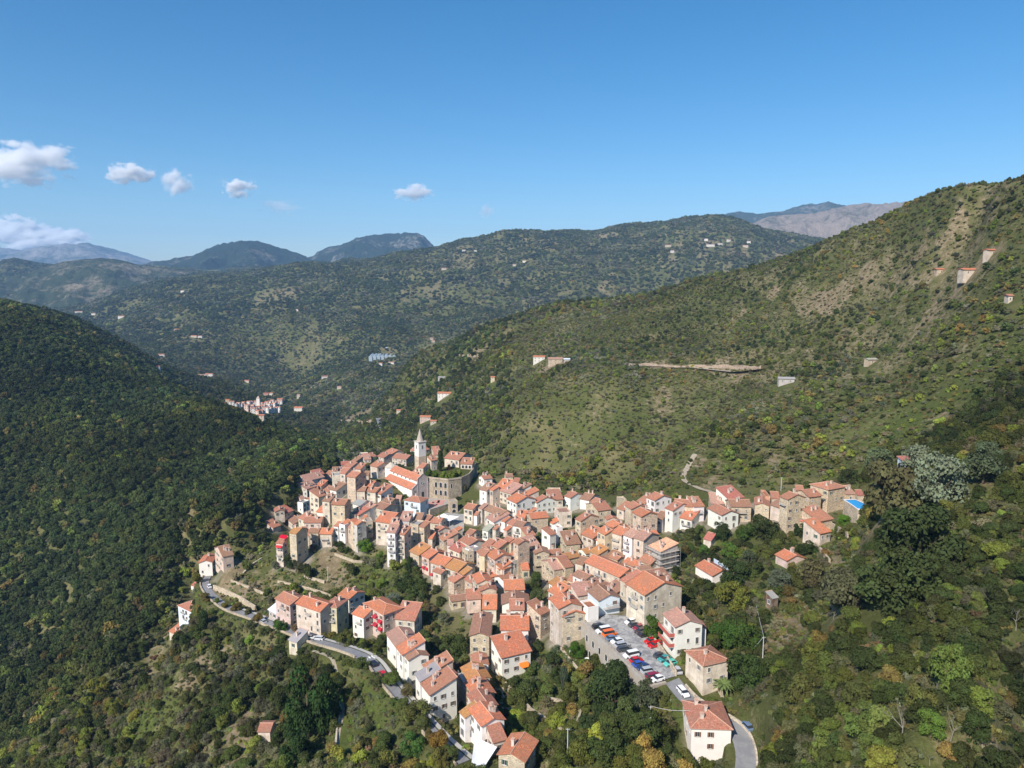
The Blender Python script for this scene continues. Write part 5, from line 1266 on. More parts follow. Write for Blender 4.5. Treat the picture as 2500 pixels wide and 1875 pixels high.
prof = [(0, 0), (fw, 0), (fw, W_(6.6)), (fw*.74, W_(9.0)), (fw*.74, W_(11.4)), (fw/2, W_(13.6)), (fw*.26, W_(11.4)), (fw*.26, W_(9.0)), (0, W_(6.6))]
fr = [(x, -.35, z) for x, z in prof]; bk = [(x, .25, z) for x, z in prof]
mb.poly(fr); mb.poly(bk[::-1])
for i in range(len(prof)):
    j = (i+1) % len(prof); mb.poly([fr[i], bk[i], bk[j], fr[j]])
part('facade', mb, PLASTER, church, (.52, .45, .43))
for x in (.0, fw*.26, fw*.74-.3, fw-.35):
    mb = MB(); mb.box(x, x+.35, -.5, -.352, 0, W_(9.0 if 0 < x < fw-.4 else 6.4)); part('pilaster', mb, PLASTER, church, (.58, .51, .48))
mb = MB()
for (xa, za), (xb, zb) in zip(prof[2:-1], prof[3:]): mb.tube([(xa, -.42, za+.1), (xb, -.42, zb+.1)], .16, 4)
part('cornice', mb, PLASTER, church, (.5, .45, .42))
def ring_window(parent, x, z, r, y=-.36, trim=(.6, .52, .48)):
    mb = MB(); n = 20; P = [(x+r*math.cos(2*math.pi*k/n), y-.01, z+r*math.sin(2*math.pi*k/n)) for k in range(n)]; mb.poly(P, 0)
    Q = [(x+(r+.28)*math.cos(2*math.pi*k/n), y-.08, z+(r+.28)*math.sin(2*math.pi*k/n)) for k in range(n)]; P2 = [(p[0], y-.08, p[2]) for p in P]
    for k in range(n): mb.poly([Q[k], Q[(k+1) % n], P2[(k+1) % n], P2[k]][::-1], 1)
    for k in range(6): a = math.pi*k/6; mb.tube([(x-r*math.cos(a), y-.04, z-r*math.sin(a)), (x+r*math.cos(a), y-.04, z+r*math.sin(a))], .04, 3, 1)
    return mb.build('rose_window', [GLASSD, TRIM], parent)
ring_window(church, fw/2, W_(8.6), 1.05)
link('portal', arch(1.9, 4.2), church, (fw/2, -.37, W_(0)))
for x in (.13, .87): link('window', arch(.8, 1.7), church, (fw*x, -.37, W_(4.0)))
for k in range(6):
    y = nl*(k+.7)/6.6
    link('clerestory_window', arch_mesh(1.5, .9, mat=WHITEW, name='clerestory_window') if k == 0 else CLM, church, (aw-.01, y, W_(9.1)), -math.pi/2)
    if k == 0: CLM = church.children[-1].data
    mb = MB(); mb.box(-.28, .04, y+1.3, y+1.7, 0, W_(eh)-.1); part('buttress', mb, WHITEW, church, (.8, .78, .74))
# octagonal choir lantern behind the nave
lc = (fw*.5, nl+5.0); mb = MB(); R8 = 3.6
ring = [(lc[0]+R8*math.cos(math.pi/8+math.pi*k/4), lc[1]+R8*math.sin(math.pi/8+math.pi*k/4)) for k in range(8)]
mb.prism(ring, 0, W_(11.2)); part('choir_wall', mb, WHITEW, church, (.84, .82, .79))
mb = MB(); RO = [(lc[0]+(R8+.4)*math.cos(math.pi/8+math.pi*k/4), lc[1]+(R8+.4)*math.sin(math.pi/8+math.pi*k/4)) for k in range(8)]
for k in range(8):
    a, b2 = RO[k], RO[(k+1) % 8]; mb.poly([(*a, W_(11.2)), (*b2, W_(11.2)), (*lc, W_(13.6))])
mb.poly([(*q, W_(11.19)) for q in RO][::-1]); part('choir_roof', mb, METAL, church, (.5, .45, .37))
for a in ((fw/2, nl/2), (fw/2, nl*.2), (fw/2, nl*.8), (fw/2, nl+4)):
    q = fO+fu*a[0]+fn*a[1]; FOOT.append((q[0], q[1], fw*.6))
# bell tower
TY = 394.0; tb = cr('c', 1000, 640); tx, _, tzb = at_y(*tb, TY); tcorn = z_at(cr('c', 0, 140)[1], TY); ttip = z_at(1046, TY)
tzb = tcorn-20; tower = thing('bell_tower', 'tall slender stone bell tower with pointed grey spire above the church', 'bell tower', (tx, TY, tzb), R(38))
s = 2.35; mb = MB(); H = tcorn-tzb; mb.box(-s, s, -s, s, 0, H-8.2); part('lower_shaft', mb, STONE, tower, (.52, .44, .35))
mb = MB(); mb.box(-s+.02, s-.02, -s+.02, s-.02, H-8.2, H); part('upper_shaft', mb, WHITEW, tower, (.72, .69, .65))
mb = MB(); mb.box(-s-.3, s+.3, -s-.3, s+.3, H, H+.35); mb.box(-s-.12, s+.12, -s-.12, s+.12, H-.25, H-.001); part('cornice', mb, PLASTER, tower, (.66, .6, .53))
mb = MB(); sb = s*.82; ap = ttip-tzb
for k in range(8):
    c_ = lambda q: (sb*1.08*math.cos(math.pi/8+math.pi*q/4), sb*1.08*math.sin(math.pi/8+math.pi*q/4), H+.35)
    mb.poly([c_(k), c_(k+1), (0, 0, ap)])
part('spire', mb, PLASTER, tower, (.46, .41, .37))
for rz in (0, math.pi/2, -math.pi/2, math.pi):
    m_ = Matrix.Rotation(rz, 3, 'Z')@Vector((0, -s, 0)); link('belfry_opening', arch(.75, 2.1), tower, (m_.x, m_.y, H-3.9), rz)
mb = MB(); mb.tube([(0, 0, ap-.3), (0, 0, ap+1.1)], .05, 4); mb.tube([(-.3, 0, ap+.7), (.3, 0, ap+.7)], .04, 4); part('cross', mb, RAIL, tower)
FOOT.append((tx, TY, 6))
# castle rampart with the garden on top
KZ = -101.6
kp = [at_z(*cr('c', x, y), KZ) for x, y in ((1130, 850), (1535, 893), (1790, 858), (1935, 790), (2010, 700), (2040, 600))]
back_ = [(kp[5][0]+1, kp[5][1]+9), (kp[0][0]+8, kp[0][1]+24), (kp[0][0]-2, kp[0][1]+12)]
poly = [p[:2] for p in kp]+back_
castle = thing('castle_rampart', 'massive stone castle rampart carrying a green garden beside the church', 'castle wall', (kp[1][0], kp[1][1], CZ-6), 0)
mb = MB(); ox_, oy_ = kp[1][0], kp[1][1]; pl = [(x-ox_, y-oy_) for x, y in poly]
ar = sum(pl[i][0]*pl[(i+1) % len(pl)][1]-pl[(i+1) % len(pl)][0]*pl[i][1] for i in range(len(pl)))
if ar < 0: pl = pl[::-1]
mb.prism(pl, 0, KZ-CZ+6); part('bastion', mb, STONE, castle, (.28, .235, .18))
mb = MB(); cx0 = sum(p[0] for p in pl)/len(pl); cy0 = sum(p[1] for p in pl)/len(pl); mb.prism([(cx0+(x-cx0)*.95, cy0+(y-cy0)*.95) for x, y in pl], KZ-CZ+6.004, KZ-CZ+6.15); part('garden_ground', mb, GROUND, castle)
mb = MB()
for p, q in zip(kp[:-1], kp[1:]):
    a = Vector((p[0]-ox_, p[1]-oy_)); b2 = Vector((q[0]-ox_, q[1]-oy_)); dd = (b2-a).normalized(); nn = Vector((-dd.y, dd.x))*.25
    P4 = [a+nn, a-nn, b2-nn, b2+nn]; A4 = (P4[1]-P4[0]).cross(P4[2]-P4[1]) if False else 0
    z1 = KZ-CZ+6; T = [(v.x, v.y, z1+.9) for v in P4]; B = [(v.x, v.y, z1+.002) for v in P4]
    mb.poly(T)
    for k in range(4): mb.poly([B[k], B[(k+1) % 4], T[(k+1) % 4], T[k]][::-1])
part('parapet', mb, STONE, castle, (.38, .33, .26))
a0 = Vector(kp[0][:2]); a1 = Vector(kp[1][:2]); dd = (a1-a0).normalized(); Lw = (a1-a0).length; rz = math.atan2(dd.y, dd.x)
for row in (0, 1):
    for k in range(3):
        q = a1-dd*(1.6+k*2.75)+Vector((dd.y, -dd.x))*.02
        link('arched_opening', arch(1.5, 2.7), castle, (q.x-ox_, q.y-oy_, 6+2.0+row*4.2), rz)
a2 = Vector(kp[2][:2]); d2_ = (a2-a1).normalized(); q = a1+d2_*1.8+Vector((d2_.y, -d2_.x))*.02
link('arched_opening', arch(1.0, 2.4), castle, (q.x-ox_, q.y-oy_, 6+6), math.atan2(d2_.y, d2_.x))
FOOT.append((kp[1][0]+6, kp[1][1]+8, 18))
# terrace in front of the church with its arcaded retaining building
ft = [at_z(*cr('c', x, y), CZ) for x, y in ((830, 1300), (1120, 1440), (1180, 1455), (1560, 1335), (1565, 1265), (1240, 1200))]
sq = thing('church_square', 'raised paved square with pink floor before the church facade', 'square', (ft[2][0], ft[2][1], CZ-8), 0)
mb = MB(); pl = [(p[0]-ft[2][0], p[1]-ft[2][1]) for p in ft]
ar = sum(pl[i][0]*pl[(i+1) % len(pl)][1]-pl[(i+1) % len(pl)][0]*pl[i][1] for i in range(len(pl)))
if ar < 0: pl = pl[::-1]
mb.prism(pl, 0, 8.0); part('retaining_wall', mb, STONE, sq, (.47, .41, .33))
mb = MB(); pin = [(x*.94+.3, y*.94+.3) for x, y in pl]; mb.prism(pin, 8.004, 8.02); part('floor', mb, PAVED, sq)
mb = MB()
for k, (cx_, cy_) in enumerate(((1190, 1330), (1300, 1300), (1400, 1290), (1250, 1375), (1370, 1340))):
    p = at_z(*cr('c', cx_, cy_), CZ+.03); px_, py_ = p[0]-ft[2][0], p[1]-ft[2][1]; mb.box(px_-1.9, px_+1.9, py_-2.2, py_+2.2, 8.022, 8.03)
part('pink_paving', mb, METAL, sq, (.5, .24, .2))
a0 = Vector(ft[2][:2]); a1 = Vector(ft[3][:2]); dd = (a1-a0).normalized(); Lw = (a1-a0).length; rz = math.atan2(dd.y, dd.x); oo = Vector((dd.y, -dd.x))*.02
for k in range(5):
    q = a0+dd*(Lw*(k+.5)/5)+oo; link('arched_opening', arch(1.7, 3.0) if k > 2 else arch(.9, 1.8), sq, (q.x-ft[2][0], q.y-ft[2][1], 8-6.2 if k > 2 else 8-4.6), rz)
FOOT.append((ft[2][0]+4, ft[2][1]+8, 12)); FOOT.append((ft[3][0]-4, ft[3][1]+3, 10))
house('c', 1566, 1318, 1728, 1300, 1262, 5.5, 'F', 'S', 'G', '', rawh=1, label='stone gatehouse with two arches between castle and lower square', name='gatehouse', cat='gatehouse', win='none')
g_ = HOUSES[-1]
for k in range(2): link('arched_opening', arch(1.9, 2.3), g_['obj'], (g_['W']*(.5), -.01, g_['H']-3.2-k*3.0))
# lower square
def sheet(name, poly, z, mat, kind='structure'):
    mb = MB(); pts = [(p[0], p[1], z) for p in poly]
    ar = sum(pts[i][0]*pts[(i+1) % len(pts)][1]-pts[(i+1) % len(pts)][0]*pts[i][1] for i in range(len(pts)))
    if ar < 0: pts = pts[::-1]
    mb.poly(pts); o = mb.build(name, mat); return tag(o, kind=kind)
def asphalt(name, c1, c2, sc):
    m, nt, b = new_mat(name); g = N(nt, 'ShaderNodeNewGeometry'); pos = g.outputs['Position']
    n1 = noise(nt, pos, sc, 6, .7, .6); n2 = noise(nt, pos, 6, 4, .7)
    c = mixc(nt, ramp(nt, n1, [(.42, (0, 0, 0)), (.6, (1, 1, 1))]), c1, c2)
    nt.links.new(mixc(nt, 1, c, ramp(nt, n2, [(.2, (.8, .8, .8)), (.8, (1.15, 1.15, 1.15))]), 'MULTIPLY'), b.inputs['Base Color']); bump(nt, b, n2, .3, .03); return m
SQUARE = asphalt('worn_paving', (.3, .29, .28), (.42, .39, .35), .5); LOT = asphalt('patched_asphalt', (.21, .21, .215), (.42, .41, .39), .55); ROADM = asphalt('road_asphalt', (.2, .2, .21), (.25, .25, .25), .3)
sheet('lower_square', piazza, PIAZZA_Z+.02, SQUARE); sheet('car_park', pk, PK_Z+.02, LOT)
FOOT.append((piazza[0][0]+4, piazza[0][1]+8, 12))
def strip(name, pts, w, lift, mat, x_off=0):
    mb = MB(); P = [Vector(p) for p in pts]; Lp = []; Rp = []
    for i, p in enumerate(P):
        d = (P[min(i+1, len(P)-1)]-P[max(i-1, 0)]); d.z = 0; d.normalize(); n = Vector((-d.y, d.x, 0))
        Lp.append(p+n*(x_off+w/2)+Vector((0, 0, lift))); Rp.append(p+n*(x_off-w/2)+Vector((0, 0, lift)))
    for i in range(len(P)-1): mb.poly([Rp[i], Rp[i+1], Lp[i+1], Lp[i]])
    return tag(mb.build(name, mat), kind='structure'), Lp, Rp
_, RL, RR = strip('village_road', ROAD_MAIN, 3.8, .03, ROADM)
_, QL, QR = strip('access_road', ROAD_RIGHT, 4.6, .03, ROADM)
strip('pavement', ROAD_MAIN[20:], 1.2, .14, CONC, 2.75)
# low parapet and retaining wall on the valley side of the roads
def along(pts, i0, i1, dz=0): return [(p.x, p.y, p.z+dz) for p in pts[i0:i1]]
lower = RR if RR[10].x < RL[10].x or RR[10].y < RL[10].y else RL
nR = len(ROAD_MAIN)
for i0, i1, lab in ((0, 16, 'pale road parapet wall at the far left bend'), (16, 34, 'long stone road wall left of the silver cars'), (34, 46, 'high pale stone retaining wall below the two silver cars'), (47, 60, 'stone parapet beside the black and red cars'), (61, nR, 'low road wall near the bottom edge of the village')):
    if i1 > nR: i1 = nR
    if i1-i0 > 1: wall_line('road_wall', lab, along(lower, i0, i1, .6), .6, below=3.5, top=True, color=(.36, .31, .24), group='walls along the village road')
wall_line('road_wall', 'low wall along the drive past the white villa', along(QR if QR[5].x > QL[5].x else QL, 8, len(QR), .7), .7, top=True, color=(.5, .45, .38))
# zebra crossing
zc = at_y(*cr('D', 1998, 1150), 214); mb = MB()
for k in range(5): mb.box(-2.4+k*1.05, -1.9+k*1.05, -1.2, 1.2, 0, .004)
_zi = min(range(nR), key=lambda i: abs(ROAD_MAIN[i][1]-214)); zp = ROAD_MAIN[_zi]; dv = Vector(ROAD_MAIN[_zi+1])-Vector(ROAD_MAIN[_zi-1])
o = mb.build('zebra_crossing', flat_mat('road_paint', (.75, .75, .72), .7, .2, .1, 2), None, (zp[0], zp[1], zp[2]+.045), math.atan2(dv.y, dv.x)+math.pi/2); tag(o, kind='structure')
# car park retaining wall with arches and railing
w0, w1 = Vector(pk[0][:2]), Vector(pk[1][:2]); dd = (w1-w0).normalized(); out = Vector((dd.y, -dd.x))
if out.x > 0: out = -out
Lw = (w1-w0).length; rz = math.atan2(dd.y, dd.x)
cw = thing('car_park_wall', 'high grey stone retaining wall with arches along the car park', 'wall', (w0.x+out.x*1.5, w0.y+out.y*1.5, PK_Z-14), rz)
sy = -1 if (Matrix.Rotation(-rz, 2)@out).y < 0 else 1
mb = MB(); mb.box(-3, Lw+.5, -.45, .45, 0, 14.2); mb.box(-3, Lw+.5, *sorted((-.452*sy, -2.2*sy)), 0, 14.06); mb.box(Lw+.5, Lw+1.3, *sorted((-.45*sy, -5*sy)), 0, 14.2); part('wall', mb, PLASTER, cw, (.42, .39, .35))
for k in range(9):
    link('arched_niche', arch(1.3, 2.0), cw, (1.2+k*4.1, sy*.46, 14-4.6), 0 if sy < 0 else math.pi)
    if k % 2 == 0: link('cellar_door', arch(1.4, 2.6), cw, (3.2+k*4.1, sy*.46, 14-9.5), 0 if sy < 0 else math.pi)
mb = MB(); mb.tube([(-3, 0, 15.2), (Lw+.9, 0, 15.2)], .03, 4); mb.tube([(-3, 0, 14.7), (Lw+.9, 0, 14.7)], .02, 4)
for k in range(22): x = -3+(Lw+3.9)*k/21; mb.tube([(x, 0, 14.2), (x, 0, 15.2)], .025, 4, cap=False)
part('railing', mb, RAIL, cw)
wall_line('car_park_edge_wall', 'pale wall on the hill side of the car park', [p for p in (pk[4], (pk[3][0]-.2, pk[3][1]), pk[2])], 1.6, below=1.5, color=(.5, .43, .34))
# ---------------------------------------------------------------- cars
PAINT = {}
def paint(c):
    if c not in PAINT:
        m, nt, b = new_mat('car_paint'); b.inputs['Base Color'].default_value = (*c, 1); b.inputs['Roughness'].default_value = .3; b.inputs['Specular IOR Level'].default_value = .5; b.inputs['Coat Weight'].default_value = .6; b.inputs['Coat Roughness'].default_value = .1
        PAINT[c] = m
    return PAINT[c]
TYRE = flat_mat('tyre_rubber', (.02, .02, .02), .9, .1, .1, 3); RIM = flat_mat('wheel_rim', (.45, .45, .46), .3, .5, .05, 3, 1); LAMP = flat_mat('headlight_glass', (.75, .77, .8), .1, .8, .05, 3); TAILL = flat_mat('tail_light', (.4, .02, .02), .2, .5, .1, 3)
CGLASS = flat_mat('car_glass', (.03, .035, .04), .08, .8, .1, 1)
def section_body(name, secs, mat):
    """car shell from cross-sections (x, half width low, half width high, z low, z belt, z top, half width top)"""
    mb = MB(); rings = []
    for x, wl, wb, zl, zb, zt, wt in secs: rings.append([(x, -wl, zl), (x, wl, zl), (x, wb, (zl+zb)/2), (x, wb, zb), (x, wt, zt), (x, -wt, zt), (x, -wb, zb), (x, -wb, (zl+zb)/2)])
    for a, b2 in zip(rings[:-1], rings[1:]):
        for k in range(8): j = (k+1) % 8; mb.poly([a[k], b2[k], b2[j], a[j]])
    mb.poly(rings[0]); mb.poly(rings[-1][::-1]); return mb.mesh(name, mat)
def car_meshes(kind):
    L, Wd, Hh, van = {'hatch': (3.9, .84, 1.46, 0), 'estate': (4.5, .88, 1.46, 1), 'suv': (4.3, .9, 1.68, 1), 'van': (4.6, .92, 1.9, 2)}[kind]
    f, r_ = -L/2, L/2; hz = .82+(.1 if kind in ('suv', 'van') else 0)
    body = section_body('body', [(f, .6*Wd, .68*Wd, .32, .5, .6, .6*Wd), (f+.12, .92*Wd, .96*Wd, .2, .6, .72, .85*Wd), (f+.9, Wd, Wd, .2, hz-.06, hz+.06, .9*Wd), (f+1.15, Wd, Wd, .2, hz, hz+.1, .92*Wd), (r_-.45, Wd, Wd, .2, hz+.04, hz+.14, .92*Wd), (r_-.08, .95*Wd, .97*Wd, .24, hz, hz+.1, .88*Wd), (r_, .85*Wd, .9*Wd, .32, hz-.15, hz-.02, .8*Wd)], None)
    c0, c1, c2, c3 = f+1.0, f+1.55+(-.3 if van == 2 else 0), r_-(.8 if van == 0 else .45 if van == 1 else .2), r_-(.25 if van == 0 else .12)
    cab = section_body('roof', [(c1, .6*Wd, .74*Wd, Hh-.1, Hh-.06, Hh-.02, .66*Wd), (c1+.5, .6*Wd, .76*Wd, Hh-.1, Hh-.04, Hh, .68*Wd), (c2-.2, .6*Wd, .76*Wd, Hh-.1, Hh-.04, Hh, .68*Wd), (c2, .6*Wd, .74*Wd, Hh-.1, Hh-.06, Hh-.03, .66*Wd)], None)
    mb = MB(); zb = hz+.06; wl, wt = .9*Wd, .72*Wd; zt = Hh-.07
    lo = [(c0, -wl, zb), (c0, wl, zb), (c3, wl, zb), (c3, -wl, zb)]; hi = [(c1, -wt, zt), (c1, wt, zt), (c2, wt, zt), (c2, -wt, zt)]
    for k in range(4): j = (k+1) % 4; mb.poly([lo[k], hi[k], hi[j], lo[j]])
    glass = mb.mesh('windows', CGLASS)
    mb = MB(); n = 12; mb.tube([(0, -.1, 0), (0, .1, 0)], .31, n); tyre = mb.mesh('tyre', TYRE); mb = MB(); mb.tube([(0, -.115, 0), (0, .115, 0)], .19, 10); rim = mb.mesh('rim', RIM)
    mb = MB(); mb.box(-.05, .05, -.14, .14, -.07, .07); hl = mb.mesh('headlight', LAMP); tl = mb.mesh('tail_light', TAILL)
    mb = MB(); mb.tube([(0, -.08, 0), (0, .08, 0)], .1, 6); mir = mb.mesh('mirror', TYRE)
    return dict(L=L, W=Wd, hz=hz, body=body, roof=cab, glass=glass, tyre=tyre, rim=rim, hl=hl, tl=tl, mir=mir)
CARM = {k: car_meshes(k) for k in ('hatch', 'estate', 'suv', 'van')}
for k in CARM.values():
    k['body'].materials.append(paint((.5, .5, .5))) if not k['body'].materials else None
    for q in ('body', 'roof'):
        k[q].materials.clear(); k[q].materials.append(paint((.5, .5, .5)))
def car(kind, col, label, x, y, z, rz, group='cars in the car park'):
    m = CARM[kind]; t = thing('parked_car', label, 'car', (x, y, z), rz, group)
    for nm, key in (('body', 'body'), ('roof', 'roof')):
        o = link(nm, m[key], t); o.material_slots[0].link = 'OBJECT'; o.material_slots[0].material = paint(col)
    link('windows', m['glass'], t); a = m['L']/2
    for sx in (-1, 1):
        for sy_ in (-1, 1):
            w_ = link('wheel', m['tyre'], t, (sx*(a-.75), sy_*(m['W']-.08), .31)); link('rim', m['rim'], w_)
    for sy_ in (-1, 1):
        link('headlight', m['hl'], t, (-a+.1, sy_*m['W']*.68, .62)); link('tail_light', m['tl'], t, (a-.06, sy_*m['W']*.7, .78)); link('mirror', m['mir'], t, (-a+1.35, sy_*(m['W']+.06), m['hz']+.1))
    FOOT.append((x, y, 3)); return t
BLACK, DK, WHT, SIL, RED, MAR, BLU, ORG, TEAL, GRB = (.015, .016, .018), (.06, .065, .07), (.8, .8, .8), (.42, .44, .46), (.55, .012, .015), (.25, .015, .04), (.03, .09, .4), (.85, .16, .02), (.05, .3, .3), (.14, .2, .3)
rowang = math.atan2(out.y, out.x)
LROW = [('h',900,1248,'estate',BLACK,'black car at the top end of the wall-side row'),('h',962,1315,'van',WHT,'white van between the black car and orange van'),('h',1062,1362,'van',ORG,'bright orange van in the wall-side row'),('h',1098,1432,'hatch',GRB,'blue-grey hatchback just below the orange van'),('h',1178,1476,'hatch',WHT,'white hatchback in the wall-side row'),('h',1256,1530,'estate',SIL,'silver estate car next to the white hatchback'),('h',1292,1594,'estate',DK,'dark grey estate car behind the big tree'),
        ('F',665,692,'van',WHT,'white van beside the red car, half behind tree'),('F',710,735,'hatch',RED,'red car between white van and blue car'),('F',733,768,'hatch',BLU,'bright blue car next to a red car'),('F',770,795,'hatch',(.02,.04,.12),'navy car between blue car and silver estate'),('F',815,825,'suv',SIL,'silver off-roader near the bottom of the row'),('F',858,868,'estate',MAR,'dark red car at the bottom end of the row'),('F',892,893,'hatch',WHT,'white car at the bottom corner by the wall')]
RROW = [('h',1388,1178,'hatch',WHT,'white car first in the hill-side row'),('h',1440,1222,'hatch',DK,'grey car second in the hill-side row'),('h',1512,1265,'hatch',MAR,'maroon car third in the hill-side row'),('h',1548,1318,'estate',(.05,.03,.03),'brown-black car fourth in the hill-side row'),('h',1612,1368,'estate',BLACK,'black car fifth in the hill-side row'),('h',1690,1472,'hatch',RED,'upper one of the two bright red cars'),('h',1758,1530,'estate',RED,'lower one of the two bright red cars'),
        ('F',913,694,'hatch',DK,'dark grey car below the two red cars'),('F',948,722,'hatch',TEAL,'teal car below the dark grey car'),('F',1000,760,'hatch',(.1,.5,.42),'green-and-white car at the narrow end of car park')]
for i, (c_, x, y, kd, col, lab) in enumerate(LROW):
    p = at_z(*cr(c_, x, y), PK_Z+.7); car(kd, col, lab, p[0], p[1], PK_Z+.03, rowang+R(rnd.uniform(-3, 3))+(math.pi if i % 3 == 1 else 0))
for i, (c_, x, y, kd, col, lab) in enumerate(RROW):
    p = at_z(*cr(c_, x, y), PK_Z+.7); car(kd, col, lab, p[0], p[1], PK_Z+.03, rowang+math.pi+R(rnd.uniform(-3, 3)+6)+(math.pi if i % 3 == 1 else 0))
def roadcar(c_, x, y, kd, col, lab, road, off=0, group='cars along the roads', rz=None):
    p = cr(c_, x, y); best = min(range(1, len(road)-1), key=lambda i: math.hypot(*(np.array(prj(*road[i]))-np.array(p))))
    d = Vector(road[best+1])-Vector(road[best-1]); q = at_z(*p, road[best][2]+.6)
    car(kd, col, lab, q[0], q[1], road[best][2]+.05, (math.atan2(d.y, d.x) if rz is None else rz)+off, group)
roadcar('F',1060,822,'hatch',SIL,'silver car at the start of the access road',ROAD_RIGHT)
roadcar('F',1110,1008,'estate',WHT,'large white car below the car park wall',ROAD_RIGHT,math.pi)
roadcar('F',1655,1300,'hatch',GRB,'blue-grey car on the drive right of the villa',ROAD_RIGHT)
roadcar('F',1775,1345,'hatch',WHT,'white car half hidden under trees right of villa',ROAD_RIGHT,1.3)
roadcar('D',975,872,'hatch',SIL,'silver-blue car by the green tree on the road',ROAD_MAIN)
roadcar('D',1425,1026,'hatch',SIL,'left silver car above the pale retaining wall',ROAD_MAIN,.5)
roadcar('D',1515,1037,'estate',(.5,.51,.53),'right silver car above the pale retaining wall',ROAD_MAIN,.5)
roadcar('D',2060,1286,'hatch',BLACK,'black car on the road beside the parapet',ROAD_MAIN)
roadcar('D',2150,1388,'hatch',RED,'red car on the road by the yellowing trees',ROAD_MAIN)
roadcar('D',446,526,'hatch',WHT,'white car on the far left road bend',ROAD_MAIN)
p = hp('E', 1093, 826, .6); car('hatch', (.03, .06, .06), 'dark green car alone in the narrow lane', p[0], p[1], tz0(p[0], p[1])+.05, R(95), 'cars along the roads')
# ---------------------------------------------------------------- street furniture, walls, details
POLEM = flat_mat('grey_pole', (.5, .5, .48), .6, .3, .15, 2); CABLE = flat_mat('pale_cable', (.62, .62, .6), .6, .2, .05, 1)
def pole(c_, x, ytop, ybase, label, arms=True):
    px, pb = cr(c_, x, ybase); _, pt = cr(c_, x, ytop); b = hit(px, pb); zt = z_at(pt, b[1]); h = max(6, min(9, zt-b[2]))
    t = thing('utility_pole', label, 'utility pole', (b[0], b[1], b[2]-.3), 0, 'utility poles')
    mb = MB(); mb.tube([(0, 0, 0), (0, 0, h+.3)], [.15, .1], 8); part('shaft', mb, POLEM, t)
    mb = MB(); mb.tube([(-.45, 0, h), (.45, 0, h)], .05, 5)
    for s_ in (-.4, 0, .4): mb.tube([(s_, 0, h), (s_, 0, h+.25)], .045, 5)
    part('crossarm', mb, POLEM, t); return Vector((b[0], b[1], b[2]+h))
def cable(a, b, sag, label, r=.05):
    mb = MB(); P = []
    for k in range(17):
        t = k/16; p = a.lerp(b, t); p.z -= sag*4*t*(1-t); P.append(p)
    mb.tube(P, r, 4, cap=False); tag(mb.build('overhead_cable', CABLE), label, 'cable', 'overhead cables')
pA = pole('F', 124, 1320, 1568, 'grey pole on the grass slope at the bottom centre')
pB = pole('F', 827, 1130, 1335, 'grey pole in front of the dark trees left of villa')
pC = pole('F', 1788, 540, 722, 'grey pole with stay cables on the right slope')
pD = pole('D', 1612, 335, 468, 'thin pale pole on the terraces below the left houses')
pE = pole('C', 1233, 310, 395, 'antenna-like pole behind the right arm of village')
q = cr('F', 415, 1362); e_ = Vector(at_y(*q, 168)); cable(pA, e_, .4, 'pale cable leaving the bottom centre pole')
q = cr('C', 865, 670); top = Vector(at_y(*q, 300)); cable(pC, top, 4.0, 'long white cable running uphill from right pole', .05)
h_ = [h for h in HOUSES if 'large white villa' in h['obj']['label']][0]
cable(pB, Vector((h_['o'][0]+h_['u'][0]*1, h_['o'][1]+6, h_['ze']+.5)), .5, 'cable from dark-tree pole to the white villa')
g0 = Vector(hp('F', 1690, 655)); cable(pC, g0, .1, 'stay cable on the left of right slope pole')
for nm, c_, pts, h, lab in (
    ('terrace_wall', 'D', ((1120, 490), (1260, 520), (1420, 560), (1560, 600), (1650, 640)), .9, 'long dry stone wall across the terraces above the road'),
    ('terrace_wall', 'D', ((1380, 440), (1480, 470), (1580, 500)), 1.1, 'short pale dry stone wall left of the thin pole'),
    ('terrace_wall', 'D', ((660, 480), (760, 520), (880, 560), (980, 610)), .9, 'dry stone wall under the bare left terraces'),
    ('terrace_wall', 'D', ((780, 410), (860, 330), (960, 265)), .9, 'upper dry stone wall edging the bare left terrace'),
    ('terrace_wall', 'D', ((490, 560), (620, 610), (760, 680), (900, 770)), 2.2, 'rough rock wall along the hill side of the road'),
    ('terrace_wall', 'D', ((1680, 220), (1860, 290), (1990, 300)), .9, 'stone terrace wall below the white tall front'),
    ('terrace_wall', 'E', ((1500, 1090), (1600, 1110), (1815, 1172)), 1.5, 'thick stone wall above the narrow lawn'),
    ('terrace_wall', 'E', ((1815, 1172), (1800, 1230), (1780, 1290)), 1.2, 'short end of the thick stone wall by the lawn'),
    ('terrace_wall', 'E', ((1290, 1090), (1380, 1190), (1530, 1290), (1690, 1400)), 1.6, 'long stone wall below the narrow lawn'),
    ('terrace_wall', 'E', ((1110, 880), (1170, 980), (1250, 1060), (1290, 1090)), 1.8, 'stone wall beside the lane below the orange awning'),
    ('terrace_wall', 'E', ((1640, 650), (1720, 750), (1800, 850)), .8, 'stone steps wall in the garden by the arches'),
    ('terrace_wall', 'C', ((1570, 940), (1640, 1020), (1710, 1110)), 1.5, 'stone wall descending below the far right houses'),
    ('terrace_wall', 'C', ((1680, 730), (1780, 790), (1890, 860)), 2.0, 'pale wall beside the far right lower house'),
    ('terrace_wall', 'S', ((1715, 1640), (1745, 1670), (1765, 1705)), 1.6, 'stone wall along the drive under the palm')):
    P = [hit(*cr(c_, *q)) for q in pts]
    wall_line(nm, lab, P, h, th=.6, below=1.0, color=(.44, .375, .285), group='dry stone walls')
PATHM = asphalt('trodden_path', (.34, .28, .2), (.42, .36, .27), .6)
